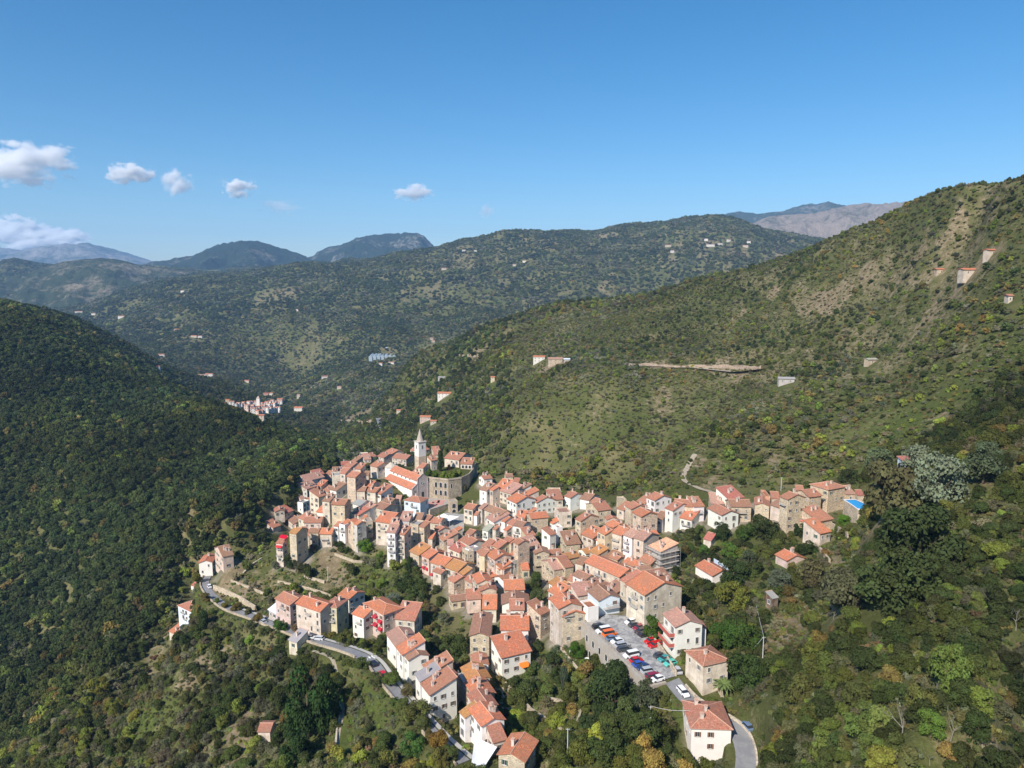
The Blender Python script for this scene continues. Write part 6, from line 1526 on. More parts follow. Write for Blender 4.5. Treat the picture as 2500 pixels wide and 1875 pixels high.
def path(nm, c_, pts, w, mat=PATHM, lift=.12):
    P = smooth_line([hit(*cr(c_, *q)) for q in pts], 6); P = [(p[0], p[1], max(tz0(p[0]+a, p[1]+b2) for a, b2 in ((0, 0), (w*.4, 0), (-w*.4, 0), (0, w*.4), (0, -w*.4)))) for p in P]
    return strip(nm, P, w, lift, mat)
path('footpath', 'S', ((764, 1592), (800, 1605), (818, 1630), (826, 1680), (832, 1705), (836, 1740), (826, 1790), (822, 1832), (838, 1850)), 1.3)
path('mountain_road', 'S', ((1560, 893), (1640, 897), (1720, 902), (1860, 905)), 7)
def cutting(name, pts, h, lean, c):
    P = smooth_line([hit(*q) for q in pts], 8); mb = MB(); r = random.Random(4); T = [(p[0], p[1]+lean, p[2]+h*r.uniform(.6, 1.2)) for p in P]; M_ = [(p[0]+r.uniform(-1, 1), p[1]+lean*.4+r.uniform(-1, 1), p[2]+h*.5) for p in P]
    for i in range(len(P)-1):
        mb.poly([(*P[i][:2], P[i][2]-2), (*P[i+1][:2], P[i+1][2]-2), M_[i+1], M_[i]]); mb.poly([M_[i], M_[i+1], T[i+1], T[i]]); mb.poly([T[i], T[i+1], (T[i+1][0], T[i+1][1]+8, T[i+1][2]-3), (T[i][0], T[i][1]+8, T[i][2]-3)])
    o = mb.build(name, STONE); o.color = (*c, 1); tag(o, kind='structure')
cutting('rock_cutting', [(1520,893),(1600,897),(1700,900),(1780,900),(1862,903)], 3.0, 4, (.23, .165, .12))
cutting('rock_cutting', [(1118,868),(1150,872),(1190,872)], 3, 4, (.23, .17, .12))
cutting('rock_cutting', [(820,1030),(860,1034),(905,1036)], 5, 8, (.24, .18, .13))
path('dirt_track', 'S', ((1697, 1110), (1680, 1140), (1668, 1170), (1700, 1190), (1745, 1205)), 2.5)
path('valley_road', 'S', ((925, 1025), (933, 1045), (938, 1055)), 9, ROADM)
path('courtyard', 'S', ((1100, 1740), (1112, 1700), (1120, 1680)), 3.5, SQUARE)
path('village_lane', 'E', ((1130, 860), (1110, 930), (1130, 1050), (1190, 1180), (1230, 1300)), 2.6, PATHM)
wall_line('path_wall', 'pale low wall beside the winding footpath', [hit(*q) for q in ((830, 1712), (833, 1735), (822, 1790), (820, 1832), (835, 1848))], .9, color=(.55, .5, .42))
# awnings, net, sails, pool, scaffold, canopy
CANV = {}
def canvas(c):
    if c not in CANV: CANV[c] = flat_mat('canvas', c, .9, .1, .12, 2)
    return CANV[c]
def awning(H, x, z, w, dpt, drop, c, curved=True):
    mb = MB(); n = 5; P = []
    for k in range(n+1):
        t = k/n*math.pi/2; P.append((-dpt*math.sin(t), z-drop*(1-math.cos(t))) if curved else (-dpt*k/n, z-drop*k/n))
    for (y0, z0), (y1, z1) in zip(P[:-1], P[1:]): mb.poly([(x-w/2, y1, z1), (x+w/2, y1, z1), (x+w/2, y0-.01, z0), (x-w/2, y0-.01, z0)])
    mb.poly([(x-w/2, -.01, z)]+[(x-w/2, y-.0, z_) for y, z_ in P[1:]]+[(x-w/2, -.01, P[-1][1])]); mb.poly(([(x+w/2, -.01, z)]+[(x+w/2, y, z_) for y, z_ in P[1:]]+[(x+w/2, -.01, P[-1][1])])[::-1])
    return mb.build('awning', canvas(c), H['obj'])
def find(s): return [h for h in HOUSES if s in h['obj']['label']][0]
Hh = find('red awnings above')
for k, (fx, dz) in enumerate(((.12, 2.2), (.12, 5.2), (.38, 3.4), (.38, 6.2), (.62, 2.6), (.62, 5.6), (.86, 3.4), (.86, 6.2))):
    if Hh['H']-dz > 1: awning(Hh, Hh['W']*fx, Hh['H']-dz+.9, Hh['W']*.16, 1.1, 1.0, (.42, .03, .05))
Hh = find('left end of the pink long')
for fx in (.3, .75): awning(Hh, Hh['W']*fx, Hh['H']-4.4, 1.3, .8, .9, (.5, .03, .05))
Hh = find('middle of the pink long')
for fx in (.12, .5, .7): awning(Hh, Hh['W']*fx, Hh['H']-4.6, 1.2, .8, .9, (.5, .03, .05))
Hh = find('stacked balconies at the lower left'); awning(Hh, Hh['W']*.5, Hh['H']-.9, Hh['W']*.9, 1.2, .7, (.6, .04, .05), False)
mb = MB(); p0 = Vector(at_z(*cr('b', 165, 812), Hh['ze']+3.0)); p1 = Vector(at_z(*cr('b', 300, 838), Hh['ze']+2.7)); p2 = Vector(at_z(*cr('b', 338, 765), Hh['ze']+3.2)); p3 = Vector(at_z(*cr('b', 205, 750), Hh['ze']+3.4)); mb.poly([p0, p1, p2, p3])
for p in (p0, p1, p2, p3): mb.tube([p, Vector((p.x, p.y, Hh['ze']-.2))], .05, 4)
tag(mb.build('sun_canopy', canvas((.62, .01, .04))), 'bright crimson sun canopy on a roof terrace at lower left', 'canopy')
Hh = find('with orange awning, lower centre'); awning(Hh, Hh['W']*.75, Hh['H']-3.2, 2.8, 1.8, .8, (.8, .2, .03), False)
def cloth(name, label, cat, corners, c, posts=True, sag=.3, ground=None):
    mb = MB(); n = 6; A, B, C_, D_ = [Vector(p) for p in corners]
    G = [[(A.lerp(B, i/n)).lerp(D_.lerp(C_, i/n), j/n)-Vector((0, 0, sag*16*(i/n)*(1-i/n)*(j/n)*(1-j/n))) for i in range(n+1)] for j in range(n+1)]
    for j in range(n):
        for i in range(n): mb.poly([G[j][i], G[j][i+1], G[j+1][i+1], G[j+1][i]])
    t = thing(name, label, cat, tuple(A)); mb2 = MB(); mb2.v = [tuple(Vector(v)-A) for v in mb.v]; mb2.f = mb.f; mb2.mi = mb.mi; mb2.uv = mb.uv; part('canvas', mb2, canvas(c), t)
    if posts:
        for p in (A, B, C_, D_):
            pm = MB(); g = (ground if ground is not None else tz0(p.x, p.y)); pm.tube([(p.x-A.x, p.y-A.y, 0+p.z-A.z), (p.x-A.x, p.y-A.y, g-A.z)], .05, 5); part('post', pm, POLEM, t)
    return t
z_ = PIAZZA_Z+3.2
cloth('shade_sail', 'left white shade sail over the lower square', 'shade sail', [at_z(*cr('d', x, y), z_) for x, y in ((1300, 330), (1480, 375), (1560, 320), (1450, 262))], (.85, .84, .8))
cloth('shade_sail', 'right white shade sail over the lower square', 'shade sail', [at_z(*cr('d', x, y), z_) for x, y in ((1480, 380), (1560, 415), (1750, 325), (1560, 300))], (.85, .84, .8))
Hh = find('beside the green net'); cloth('green_net', 'green shade net stretched over an open roof in the centre', 'net', [at_z(*cr('g', x, y), Hh['ze']+1.2) for x, y in ((1085, 468), (1130, 520), (1330, 500), (1270, 418))], (.02, .22, .13), False, .1)
cg = hp('E', 960, 1560); cloth('white_canopy', 'large white canvas canopy with plants at the bottom edge', 'canopy', [at_z(*cr('E', x, y), cg[2]+2.8) for x, y in ((872, 1650), (985, 1650), (1095, 1480), (905, 1395))], (.85, .85, .84), True, .5)
Hh = find('green balcony facing')
mb = MB(); x0 = Hh['W']*.2; mb.box(x0, Hh['W']*.95, -1.2, -.02, Hh['H']-3.0, Hh['H']-2.85)
part('green_balcony', mb, CONC, Hh['obj'])
gz_ = hp('C', 640, 1130, 2.6)[2]
cloth('glazed_shelter', 'pale grey glazed metal roof shelter behind the farm shed', 'shelter', [at_z(*cr('C', x, y), gz_) for x, y in ((575, 1175), (690, 1200), (735, 1148), (575, 1057))], (.5, .56, .62), True, 0)
Hr = find('with red balconies right')
REDP = flat_mat('red_brown_balcony', (.45, .12, .09), .8, .2, .15, 2)
for k in range(2):
    z = Hr['H']-3.2-3.0*k
    if z > .8:
        mb = MB(); y1 = min(Hr['D'], 8.5); mb.box(-1.6, -.003, .3, y1, z-.2, z); b_ = part('balcony', mb, CONC, Hr['obj']); mb = MB(); mb.box(-1.65, -1.55, .3, y1, z-.1, z+1.0); mb.box(-1.55, -.01, .3, .4, z+.002, z+1.0); part('parapet', mb, REDP, b_)
# pool
pz = hp('C', 1960, 540, 6)[2]; pr = [at_z(*cr('C', x, y), pz) for x, y in ((1848, 484), (1905, 520), (1990, 580), (2060, 585), (2075, 530), (1960, 480))]
pool = thing('swimming_pool', 'raised blue swimming pool with stone wall at the right end', 'pool', (pr[0][0], pr[0][1], pz-8), 0)
pl = [(p[0]-pr[0][0], p[1]-pr[0][1]) for p in pr]; ar = sum(pl[i][0]*pl[(i+1) % 6][1]-pl[(i+1) % 6][0]*pl[i][1] for i in range(6))
if ar < 0: pl = pl[::-1]
cxp, cyp = sum(p[0] for p in pl)/6, sum(p[1] for p in pl)/6; inn = [(cxp+(x-cxp)*.88, cyp+(y-cyp)*.88) for x, y in pl]
mb = MB(); mb.prism(pl, 0, 8.0); part('basin_wall', mb, STONE, pool, (.42, .36, .28))
mb = MB()
for i in range(6): j = (i+1) % 6; mb.poly([(*pl[i], 8.18), (*pl[j], 8.18), (*inn[j], 8.18), (*inn[i], 8.18)]); mb.poly([(*pl[i], 8.0), (*pl[j], 8.0), (*pl[j], 8.18), (*pl[i], 8.18)])
part('rim', mb, WHITEW, pool, (.8, .8, .78))
wm_ = flat_mat('pool_water', (.03, .3, .62), .05, .6, .1, .4); mb = MB(); mb.poly([(x, y, 8.06) for x, y in inn]); part('water', mb, wm_, pool)
# scaffolded house
house('f', 1830, 1357, 2075, 1482, (2052, 1222), 9.5, 'S', 'X', 'A', '', rawh=1, label='grey house shell with pale apricot roof wrapped in scaffolding', p=.22, shut=False)
Hs = HOUSES[-1]; sc_ = thing('scaffolding', 'tube and plank scaffolding around the apricot-roofed house', 'scaffolding', (*Hs['o'], Hs['base']), Hs['ang'])
mb = MB(); pm = MB(); W0, D0, H0 = Hs['W'], Hs['D'], Hs['H']
for side in ('f', 'r'):
    n = 6 if side == 'f' else 4
    for k in range(n+1):
        for off in (.3, 1.3):
            x, y = ((-1.2+(W0+2.4)*k/n), -off) if side == 'f' else (W0+off, -1.2+(D0+1.5)*k/n)
            mb.tube([(x, y, 0), (x, y, H0+.4)], .035, 4, cap=False)
    for lv in range(5):
        z = H0-.6-lv*2.0
        if z < .5: continue
        if side == 'f': mb.tube([(-1.2, -1.3, z+1), (W0+1.2, -1.3, z+1)], .03, 4); pm.box(-1.2, W0+1.2, -1.25, -.32, z-.05, z)
        else: mb.tube([(W0+1.3, -1.2, z+1), (W0+1.3, D0, z+1)], .03, 4); pm.box(W0+.32, W0+1.25, -.3, D0, z-.05, z)
part('tubes', mb, POLEM, sc_); part('planks', pm, flat_mat('planks', (.42, .38, .33), .9, .1, .3, 2), sc_)
# a second scaffold against the front chain
Hs = find('second in the front chain'); sc_ = thing('scaffolding', 'narrow scaffolding on the left of the front chain of houses', 'scaffolding', (*Hs['o'], Hs['base']), Hs['ang']); mb = MB(); pm = MB()
for k in range(4):
    for off in (.3, 1.5): mb.tube([(-off, -1+k*2.4, 0), (-off, -1+k*2.4, Hs['H']+.2)], .04, 4, cap=False)
for lv in range(4):
    z = Hs['H']-.6-lv*2
    if z > .4: pm.box(-1.5, -.3, -1, 6.2, z-.05, z); mb.tube([(-1.5, -1, z+1), (-1.5, 6.2, z+1)], .03, 4)
part('tubes', mb, POLEM, sc_); part('planks', pm, flat_mat('planks', (.42, .4, .37), .9, .1, .3, 2), sc_)
# bridge railing far right, garden furniture
P = [hit(2297, 1115), hit(2330, 1118), hit(2362, 1120)]; t = thing('footbridge_rail', 'pale railing beside the blue-grey house on the right slope', 'railing', P[0]); mb = MB()
for zz in (.5, 1.1): mb.tube([(p[0]-P[0][0], p[1]-P[0][1], p[2]-P[0][2]+zz) for p in P], .06, 4)
for p in P: mb.tube([(p[0]-P[0][0], p[1]-P[0][1], p[2]-P[0][2]-.3), (p[0]-P[0][0], p[1]-P[0][1], p[2]-P[0][2]+1.2)], .07, 4)
part('rail', mb, CONC, t)
WHP = flat_mat('white_plastic', (.82, .82, .8), .5, .3, .05, 2)
for c_, x, y, lab in (('F', 292, 745, 'white garden table on the grass below the arches'), ('F', 148, 672, 'white garden chair left of the round bushes')):
    p = hp(c_, x, y); t = thing('garden_table' if 'table' in lab else 'garden_chair', lab, 'table' if 'table' in lab else 'chair', p); mb = MB()
    tb_ = 'table' in lab; s_ = .75 if tb_ else .28; hh = .72 if tb_ else .45
    mb.box(-s_, s_, -s_, s_, hh-.04, hh)
    if not tb_: mb.box(-s_, s_, s_-.05, s_, hh, .95)
    part('tabletop' if tb_ else 'seat', mb, WHP, t)
    for a in (-1, 1):
        for b2 in (-1, 1): lm = MB(); lm.box(a*s_*.85-.03, a*s_*.85+.03, b2*s_*.85-.03, b2*s_*.85+.03, -.1, hh-.042); part('leg', lm, WHP, t)
# ---------------------------------------------------------------- single garden trees and bushes
def ptree(kind, px, py, rpx, col, label, name='garden_tree', hk=1.15, c_='S', cat='tree', group=None):
    """px,py = foot of the crown in the photo, rpx = crown radius in photo pixels"""
    p = cr(c_, px, py); sc_ = CROPS[c_][2]; b = hit(*p); dist = math.sqrt(b[0]**2+b[1]**2+b[2]**2); r = rpx/sc_*dist/FPX
    return tree(name, label, kind, b[0], b[1], b[2]-.1*r, r, r*hk, PAL.get(col) if isinstance(col, str) else col, group, cat=cat)
GT = [('S',1500,1742,66,'oakdark','big dark green tree covering the lower end of the car park wall','dense',1.3),('S',1455,1790,42,'oakdark','dark tree left of the biggest one by the car park','dense',1.2),('S',1590,1730,40,(.075,.09,.045),'grey-green tree at the lower end of the car park','dense',1.4),('S',1560,1800,48,'oak','dense tree below the car park, by the grey pole','dense',1.1),('S',1480,1850,50,'oak','dense tree at the bottom, left of the grey pole','dense',1.0),('S',1620,1850,26,'oak','bushy tree just left of the white villa','dense',1.0),
 ('S',1410,1600,24,(.06,.12,.015),'glossy round tree under the stepped stone pair','dense',1.0),('S',1428,1618,16,(.16,.24,.03),'bright lime bush under the round glossy tree','bush',1.0),
 ('S',1112,1600,36,'oak','big round tree between the road row and front lane','dense',1.1),('S',1085,1525,22,'olive','grey-green tree behind the big round one','olive',1.1),('S',1055,1500,16,'brown','brownish tree left of the narrow long house','dense',1.2),
 ('S',1310,1440,17,'oak','slim tree at the top of the green gully','dense',2.0),('S',1310,1480,20,(.09,.11,.04),'middle tree of the green gully','dense',1.6),('S',1305,1510,18,'oak','lowest tree of the green gully','dense',1.3),('S',1298,1535,10,'lime','small bright bush at the foot of the gully','dense',1.5),
 ('S',1020,1450,30,'oak','round tree under the pink long house','dense',1.0),('S',985,1440,28,'oakdark','dark tree right of the tallest white front','dense',1.1),('S',960,1475,26,(.16,.19,.13),'feathery silver-green reeds above the road row','olive',.9),('S',930,1495,20,(.16,.19,.13),'smaller silver-green reeds above the road row','olive',.8),('S',1000,1400,14,'oakdark','tall ivy-dark tree between the white and stone fronts','dense',2.2),
 ('S',893,1345,22,(.11,.2,.02),'bright green tree at the foot of stone walls','dense',1.0),('S',926,1370,12,(.1,.18,.02),'small bright tree left of the tallest white front','dense',1.5),('S',828,1335,13,'oakdark','round bush below the white group of houses','dense',1.0),('S',848,1350,11,'oak','second round bush below the white group','dense',1.0),('S',765,1345,14,(.13,.12,.09),'bare greyish shrub below the tower house','olive',1.0),
 ('S',712,1385,20,'oakdark','dark tree at the foot of the balcony tower house','dense',1.2),('S',735,1395,18,(.08,.08,.04),'brown-green tree right of the balcony tower foot','dense',1.1),('S',672,1390,13,'olive','olive tree left of the balcony tower foot','olive',1.3),
 ('D',1150,960,80,(.06,.12,.02),'big green tree beside the road row','dense',1.0),('D',920,880,55,(.17,.12,.03),'yellow-brown plane tree by the silver-blue car','broad',1.1),('D',1290,970,55,(.2,.14,.07),'orange-brown tree before the cream house','olive',1.1),('D',1650,1040,55,(.15,.13,.03),'yellowing tree left of the larger road tree','broad',1.0),('D',1790,1100,90,(.11,.12,.03),'large yellow-green tree on the road before the white house','dense',1.1),('D',710,770,60,(.14,.11,.035),'yellow-brown plane tree, rightmost of the bend row','broad',1.0),('D',600,740,40,(.15,.13,.03),'yellowing plane tree in the bend row','broad',1.0),('D',512,690,35,(.12,.15,.03),'small green-yellow plane tree in the bend row','broad',1.0),('D',420,670,52,(.15,.12,.035),'yellow-brown plane tree at the road bend','broad',1.1),('D',325,500,55,(.13,.12,.03),'yellow-green tree standing left of the far road','broad',1.4),('D',440,390,45,(.14,.13,.03),'yellow-green tree before the far left white house','broad',1.3),
 ('D',395,960,75,'oakdark','dark conifer right of the lone hipped house','cypress',1.9),('D',240,1090,75,'oakdark','dark trees below the lone hipped house','dense',1.2),('D',1140,1210,80,'oakdark','dark shrub tree below the hut on stilts','dense',1.0),
 ('E',190,960,85,(.1,.13,.03),'yellow-green tree at the end of the parapet','broad',1.1),('E',330,1050,70,(.14,.12,.05),'brownish tree beside the front courtyard block','olive',1.3),('E',400,1260,130,(.12,.13,.035),'large yellowing tree above the lower road','dense',1.1),('E',590,1500,95,(.2,.12,.025),'orange-yellow autumn tree at the bottom','broad',1.2),('E',620,1640,90,(.13,.12,.03),'dull yellow tree under the orange one at the bottom','broad',1.2),('E',370,1540,110,(.07,.14,.03),'bright green tree at bottom left of the orange tree','dense',1.1),
 ('E',1265,1250,60,(.12,.2,.03),'round light green bush on the slope by the lane','dense',1.1),('E',1310,1350,60,(.09,.13,.03),'round green bush above the barn','dense',.8),('E',1200,990,55,(.09,.09,.03),'dull green bush at the top of the lawn','dense',.9),('E',1570,770,65,(.09,.14,.03),'leafy green tree right of the orange awning','dense',1.3),('E',1600,920,65,'oak','green tree in the garden behind the lawn','dense',1.3),('E',1665,990,60,(.07,.09,.05),'grey-green cypress-like tree in the garden','cypress',2.3),('E',1450,1000,70,'oak','dark bush tree below the leafy garden tree','dense',1.1),('E',1395,830,55,(.09,.13,.04),'soft green bush right of orange awning','dense',1.1),
 ('C',640,870,95,'oakdark','dark tree left end of the right gardens','dense',1.4),('C',1080,850,150,(.05,.065,.02),'large dark round tree below the stone tower houses','dense',1.1),('C',880,860,110,(.06,.1,.02),'mid green tree in the middle of right gardens','dense',1.0),('C',720,1050,95,(.1,.17,.03),'light green tree below the right arm','dense',1.1),('C',910,1120,110,(.08,.1,.05),'grey-green tree behind the long cable','olive',1.1),('C',1470,1010,105,(.04,.06,.015),'dense dark round tree below the far right houses','dense',.9),('C',1420,850,60,'oakdark','dark tree beside the red lean-to','dense',1.8),('C',1860,720,70,(.1,.19,.02),'bright green bush below the swimming pool','dense',.9),('C',480,1030,60,(.09,.16,.03),'bright young tree above the farm shed','dense',1.3),('C',1220,1360,150,(.11,.13,.08),'large grey-green tree above the timber shed','olive',1.1),('C',1570,1350,160,(.12,.11,.05),'large brownish-green tree right of the timber shed tree','broad',1.3),
 ('S',1790,1430,40,'oakdark','dark green tree right of the timber slope','dense',1.2),('S',1790,1480,42,(.15,.16,.03),'yellow-green tree in the middle of the right gardens','dense',1.1),('S',1768,1570,40,(.06,.11,.02),'bright green tree right of the red balcony house','dense',1.0),('S',1825,1580,42,(.06,.1,.02),'second bright tree right of the red balcony house','dense',1.1),('S',1825,1670,48,(.05,.08,.02),'big dense tree right of the ivy house','dense',1.1),('S',1868,1640,30,'oak','tree behind the big dense one right of ivy house','dense',1.1),('S',1590,1560,22,(.07,.12,.02),'green hedge tree between car park and red balconies','dense',1.9),('S',1600,1500,20,(.1,.11,.04),'olive-green tree at the top of the car park hedge','dense',1.3),('S',1555,1470,22,(.1,.07,.045),'reddish-brown shrub beside the brick house','olive',1.0),
 ('S',2235,1150,40,(.2,.23,.14),'silvery pale tree in front of the blue-grey house','olive',1.25),('S',2290,1230,75,(.2,.235,.145),'largest silvery grey-green tree on the right','olive',1.3),('S',2215,1240,60,(.17,.2,.12),'silvery tree left of the largest silvery one','olive',1.2),('S',2145,1150,40,(.13,.17,.08),'pale green tree left of the silvery trees','olive',1.2),('S',2170,1270,80,(.11,.105,.045),'huge olive-brown tree at the right end of the village','broad',1.3),('S',2240,1400,95,(.05,.068,.022),'very dark huge tree right of the village','dense',1.2),('S',2190,1480,90,(.06,.08,.025),'dark spreading tree below the huge dark one','dense',1.1),('S',2060,1500,62,(.1,.1,.05),'brown-green pine right of the timber shed','broad',1.3),('S',2400,1180,60,(.08,.1,.05),'grey-green round tree beside the railing','olive',1.0),('S',2410,1120,35,(.11,.14,.07),'pale olive tree above the railing','olive',1.0),
 ('S',2320,1690,42,(.13,.18,.04),'vivid lime ivy-covered tree on the right slope','dense',1.9),('S',2110,1800,42,(.12,.165,.04),'vivid lime bush tree near the bottom right','dense',1.3),('S',2125,1850,30,(.12,.16,.04),'lower lime bush near the bottom right','dense',1.2),('S',2270,1800,28,(.12,.19,.035),'light green tree between the dead trees','dense',1.5),('S',1990,1620,36,(.13,.14,.03),'yellow-green tree with red creeper on the right slope','dense',1.1),
 ('S',755,1800,58,(.036,.072,.018),'very tall vivid green tree left of the footpath','dense',2.0),('S',720,1860,36,(.035,.065,.018),'dark tree at the foot of the tallest green tree','dense',1.5),('S',800,1760,42,(.04,.078,.018),'right half of the tall vivid green clump','dense',1.5),('S',550,1740,30,'oak','dark round tree left of the stone hut','dense',1.1),('S',640,1690,16,'lime','small lime tree above the stone hut','dense',1.1),('S',280,1740,22,(.16,.17,.03),'yellow-green tree at the left rock slope','dense',1.2),('S',240,1700,24,(.19,.18,.03),'bright yellow-green tree on the left slope','dense',1.2),
 ('c',1350,1290,60,(.07,.09,.03),'low shrub at the foot of the arcaded castle wall','bush',.8),('c',1850,1120,80,(.11,.1,.05),'dry creeper shrub on the rock under the castle','olive',1.6),('D',1150,1090,60,(.09,.12,.03),'green bushy tree under the parapet by the hut on stilts','dense',1.2),('D',1000,1000,60,(.1,.12,.04),'olive-green tree under the road left of the hut','dense',1.1),('D',860,960,65,(.1,.11,.05),'grey-green tree under the road bend','olive',1.3),('D',1950,1330,75,(.09,.12,.03),'bushy tree on the valley side opposite the black car','dense',1.1),('D',2080,1500,80,(.1,.11,.04),'dull green tree below the red car','dense',1.1),
 ('E',300,1190,75,(.11,.13,.035),'yellow-green tree over the road below the courtyard block','dense',1.1),('E',470,1330,75,(.1,.115,.035),'green tree overhanging the lower road, middle','dense',1.1),('E',520,1420,60,(.15,.12,.035),'yellowing tree beside the lower road bend','broad',1.1),('E',450,1190,60,(.13,.12,.05),'brownish tree at the corner of the courtyard block','broad',1.2),('E',700,1600,80,(.09,.11,.03),'green tree right of the orange autumn tree','dense',1.2),('E',240,1130,60,(.08,.12,.03),'green tree at the end of the black-and-red car row','dense',1.0),('D',1560,1040,40,(.14,.13,.04),'small tree right of the silver cars','broad',1.0),('D',830,800,45,(.1,.1,.04),'olive-green tree in the shade of the bend wall','broad',1.0),
 ('c',1385,735,130,(.035,.055,.018),'tall dark fir tree in the castle garden','cypress',2.3),('c',1150,810,95,(.08,.12,.03),'rounded bush at left of castle garden','bush',2.0),('c',1290,850,95,(.09,.13,.02),'leafy bush in front of the castle fir','bush',1.9),('c',1450,865,95,(.16,.2,.03),'yellow-green bush in the castle garden','bush',1.9),('c',1600,850,100,(.15,.19,.03),'middle bush of the castle garden','bush',1.8),('c',1760,815,95,(.17,.2,.04),'right bush of the castle garden','bush',1.7),('c',1550,700,40,(.09,.05,.03),'small dark red tree in the castle garden','dense',2.0),('c',1740,1250,75,(.05,.07,.03),'shrub on the rocks under the castle','bush',1.0),('c',1910,1300,60,(.12,.13,.04),'yellowish shrub under the castle corner','bush',.9)]
for i, (c_, x, y, rp, col, lab, kd, hk) in enumerate(GT):
    ang0 = len(FOOT)
    if c_ == 'c' and i and ('castle garden' in lab or 'castle fir' in lab):
        p = at_z(*cr(c_, x, y), KZ+.1); d_ = math.sqrt(p[0]**2+p[1]**2+p[2]**2); r = rp/7.9*d_/FPX
        tree('fir_tree' if 'fir' in lab else 'garden_bush' if 'bush' in lab else 'garden_tree', lab, kd, p[0], p[1]+1.5, KZ, r, r*hk, col, cat='tree' if 'bush' not in lab else 'bush')
    else:
        ptree(kd, x, y, rp, col, lab, 'garden_bush' if ('bush' in lab or 'shrub' in lab or 'reeds' in lab) else 'garden_tree', hk, c_, 'bush' if ('bush' in lab or 'shrub' in lab) and 'tree' not in lab else 'tree')
# palm in front of the ivy house
pp = hp('F', 1450, 1050); t = thing('palm_tree', 'palm tree with long arching fronds right of the ivy house', 'palm', (pp[0], pp[1], pp[2]-.2)); mb = MB(); mb.tube([(0, 0, 0), (.1, 0, 2), (0, .1, 3.6)], [.3, .24, .26], 8); part('trunk', mb, BARK, t)
PALMM = flat_mat('palm_frond', (.11, .15, .04), .6, .3, .25, 1)
for k in range(26):
    a = k*2.4; el = .2+.9*(k/26); mb = MB(); L_ = 2.9; prev = None
    for q in range(7):
        s_ = q/6; rr = L_*s_; zz = 3.6+L_*(math.sin(el*1.2)*s_-.75*s_*s_); c_ = Vector((math.cos(a)*rr, math.sin(a)*rr, zz)); sd_ = Vector((-math.sin(a), math.cos(a), 0))*(.42*math.sin(math.pi*min(1, s_*.9+.08)))
        if prev: mb.poly([prev[0]-prev[1]+Vector((0, 0, -.12)), c_-sd_+Vector((0, 0, -.12)), c_, prev[0]]); mb.poly([prev[0], c_, c_+sd_+Vector((0, 0, -.12)), prev[0]+prev[1]+Vector((0, 0, -.12))])
        prev = (c_, sd_)
    part('frond', mb, PALMM, t)
# dead bare trees
def dead_tree(px, py, hpx, label, seed):
    b = hit(px, py); d_ = math.sqrt(b[0]**2+b[1]**2+b[2]**2); h = hpx*d_/FPX*.8; r = random.Random(seed); mb = MB()
    def grow(p, d, L, rad, lv):
        q = p+d*L*.55+Vector((r.uniform(-.1, .1), r.uniform(-.1, .1), 0))*L; e = q+(d+Vector((r.uniform(-.3, .3), r.uniform(-.3, .3), r.uniform(-.1, .2)))).normalized()*L*.5
        mb.tube([p, q, e], [rad, rad*.8, rad*.55], 5 if lv < 2 else 4, cap=False)
        if lv < 4:
            for _ in range(3 if lv < 2 else r.choice([2, 3])):
                nd = (d+Vector((r.uniform(-1, 1), r.uniform(-1, 1), r.uniform(-.25, .6)))*.85).normalized(); grow(e if r.random() < .6 else q, nd, L*r.uniform(.5, .75), rad*.5, lv+1)
    grow(Vector((0, 0, -.3)), Vector((r.uniform(-.15, .15), 0, 1)).normalized(), h*.42, h*.016+.02, 0)
    t = thing('dead_tree', label, 'tree', b, 0, 'bare dead trees'); part('branches', mb, DEADWOOD, t); FOOT.append((b[0], b[1], 1.5))
for px, py, hpx, lab, sd_ in ((2203, 1812, 95, 'largest bare grey dead tree near the bottom right', 3), (2320, 1808, 85, 'bare spreading dead tree below the lime ivy tree', 8), (2185, 1868, 60, 'bare grey dead tree at the bottom edge, right', 12), (2480, 1540, 60, 'bare pale tree near the right edge', 17), (2290, 1700, 45, 'bare branches rising behind the lime ivy tree', 21), (2372, 1578, 50, 'bare fallen-looking tree on the upper right slope', 25), (2035, 1512, 55, 'pale bare trunk under the brown-green pine', 30), (1548, 1700, 60, 'bare grey tree in front of the car park wall', 33), (75, 1770, 40, 'bare pale tree at the lower left edge', 37), (265, 1600, 40, 'bare grey tree on the left wooded slope', 41), (2270, 1868, 50, 'thin bare tree at the bottom, between the dead trees', 47)):
    dead_tree(px, py, hpx, lab, sd_)
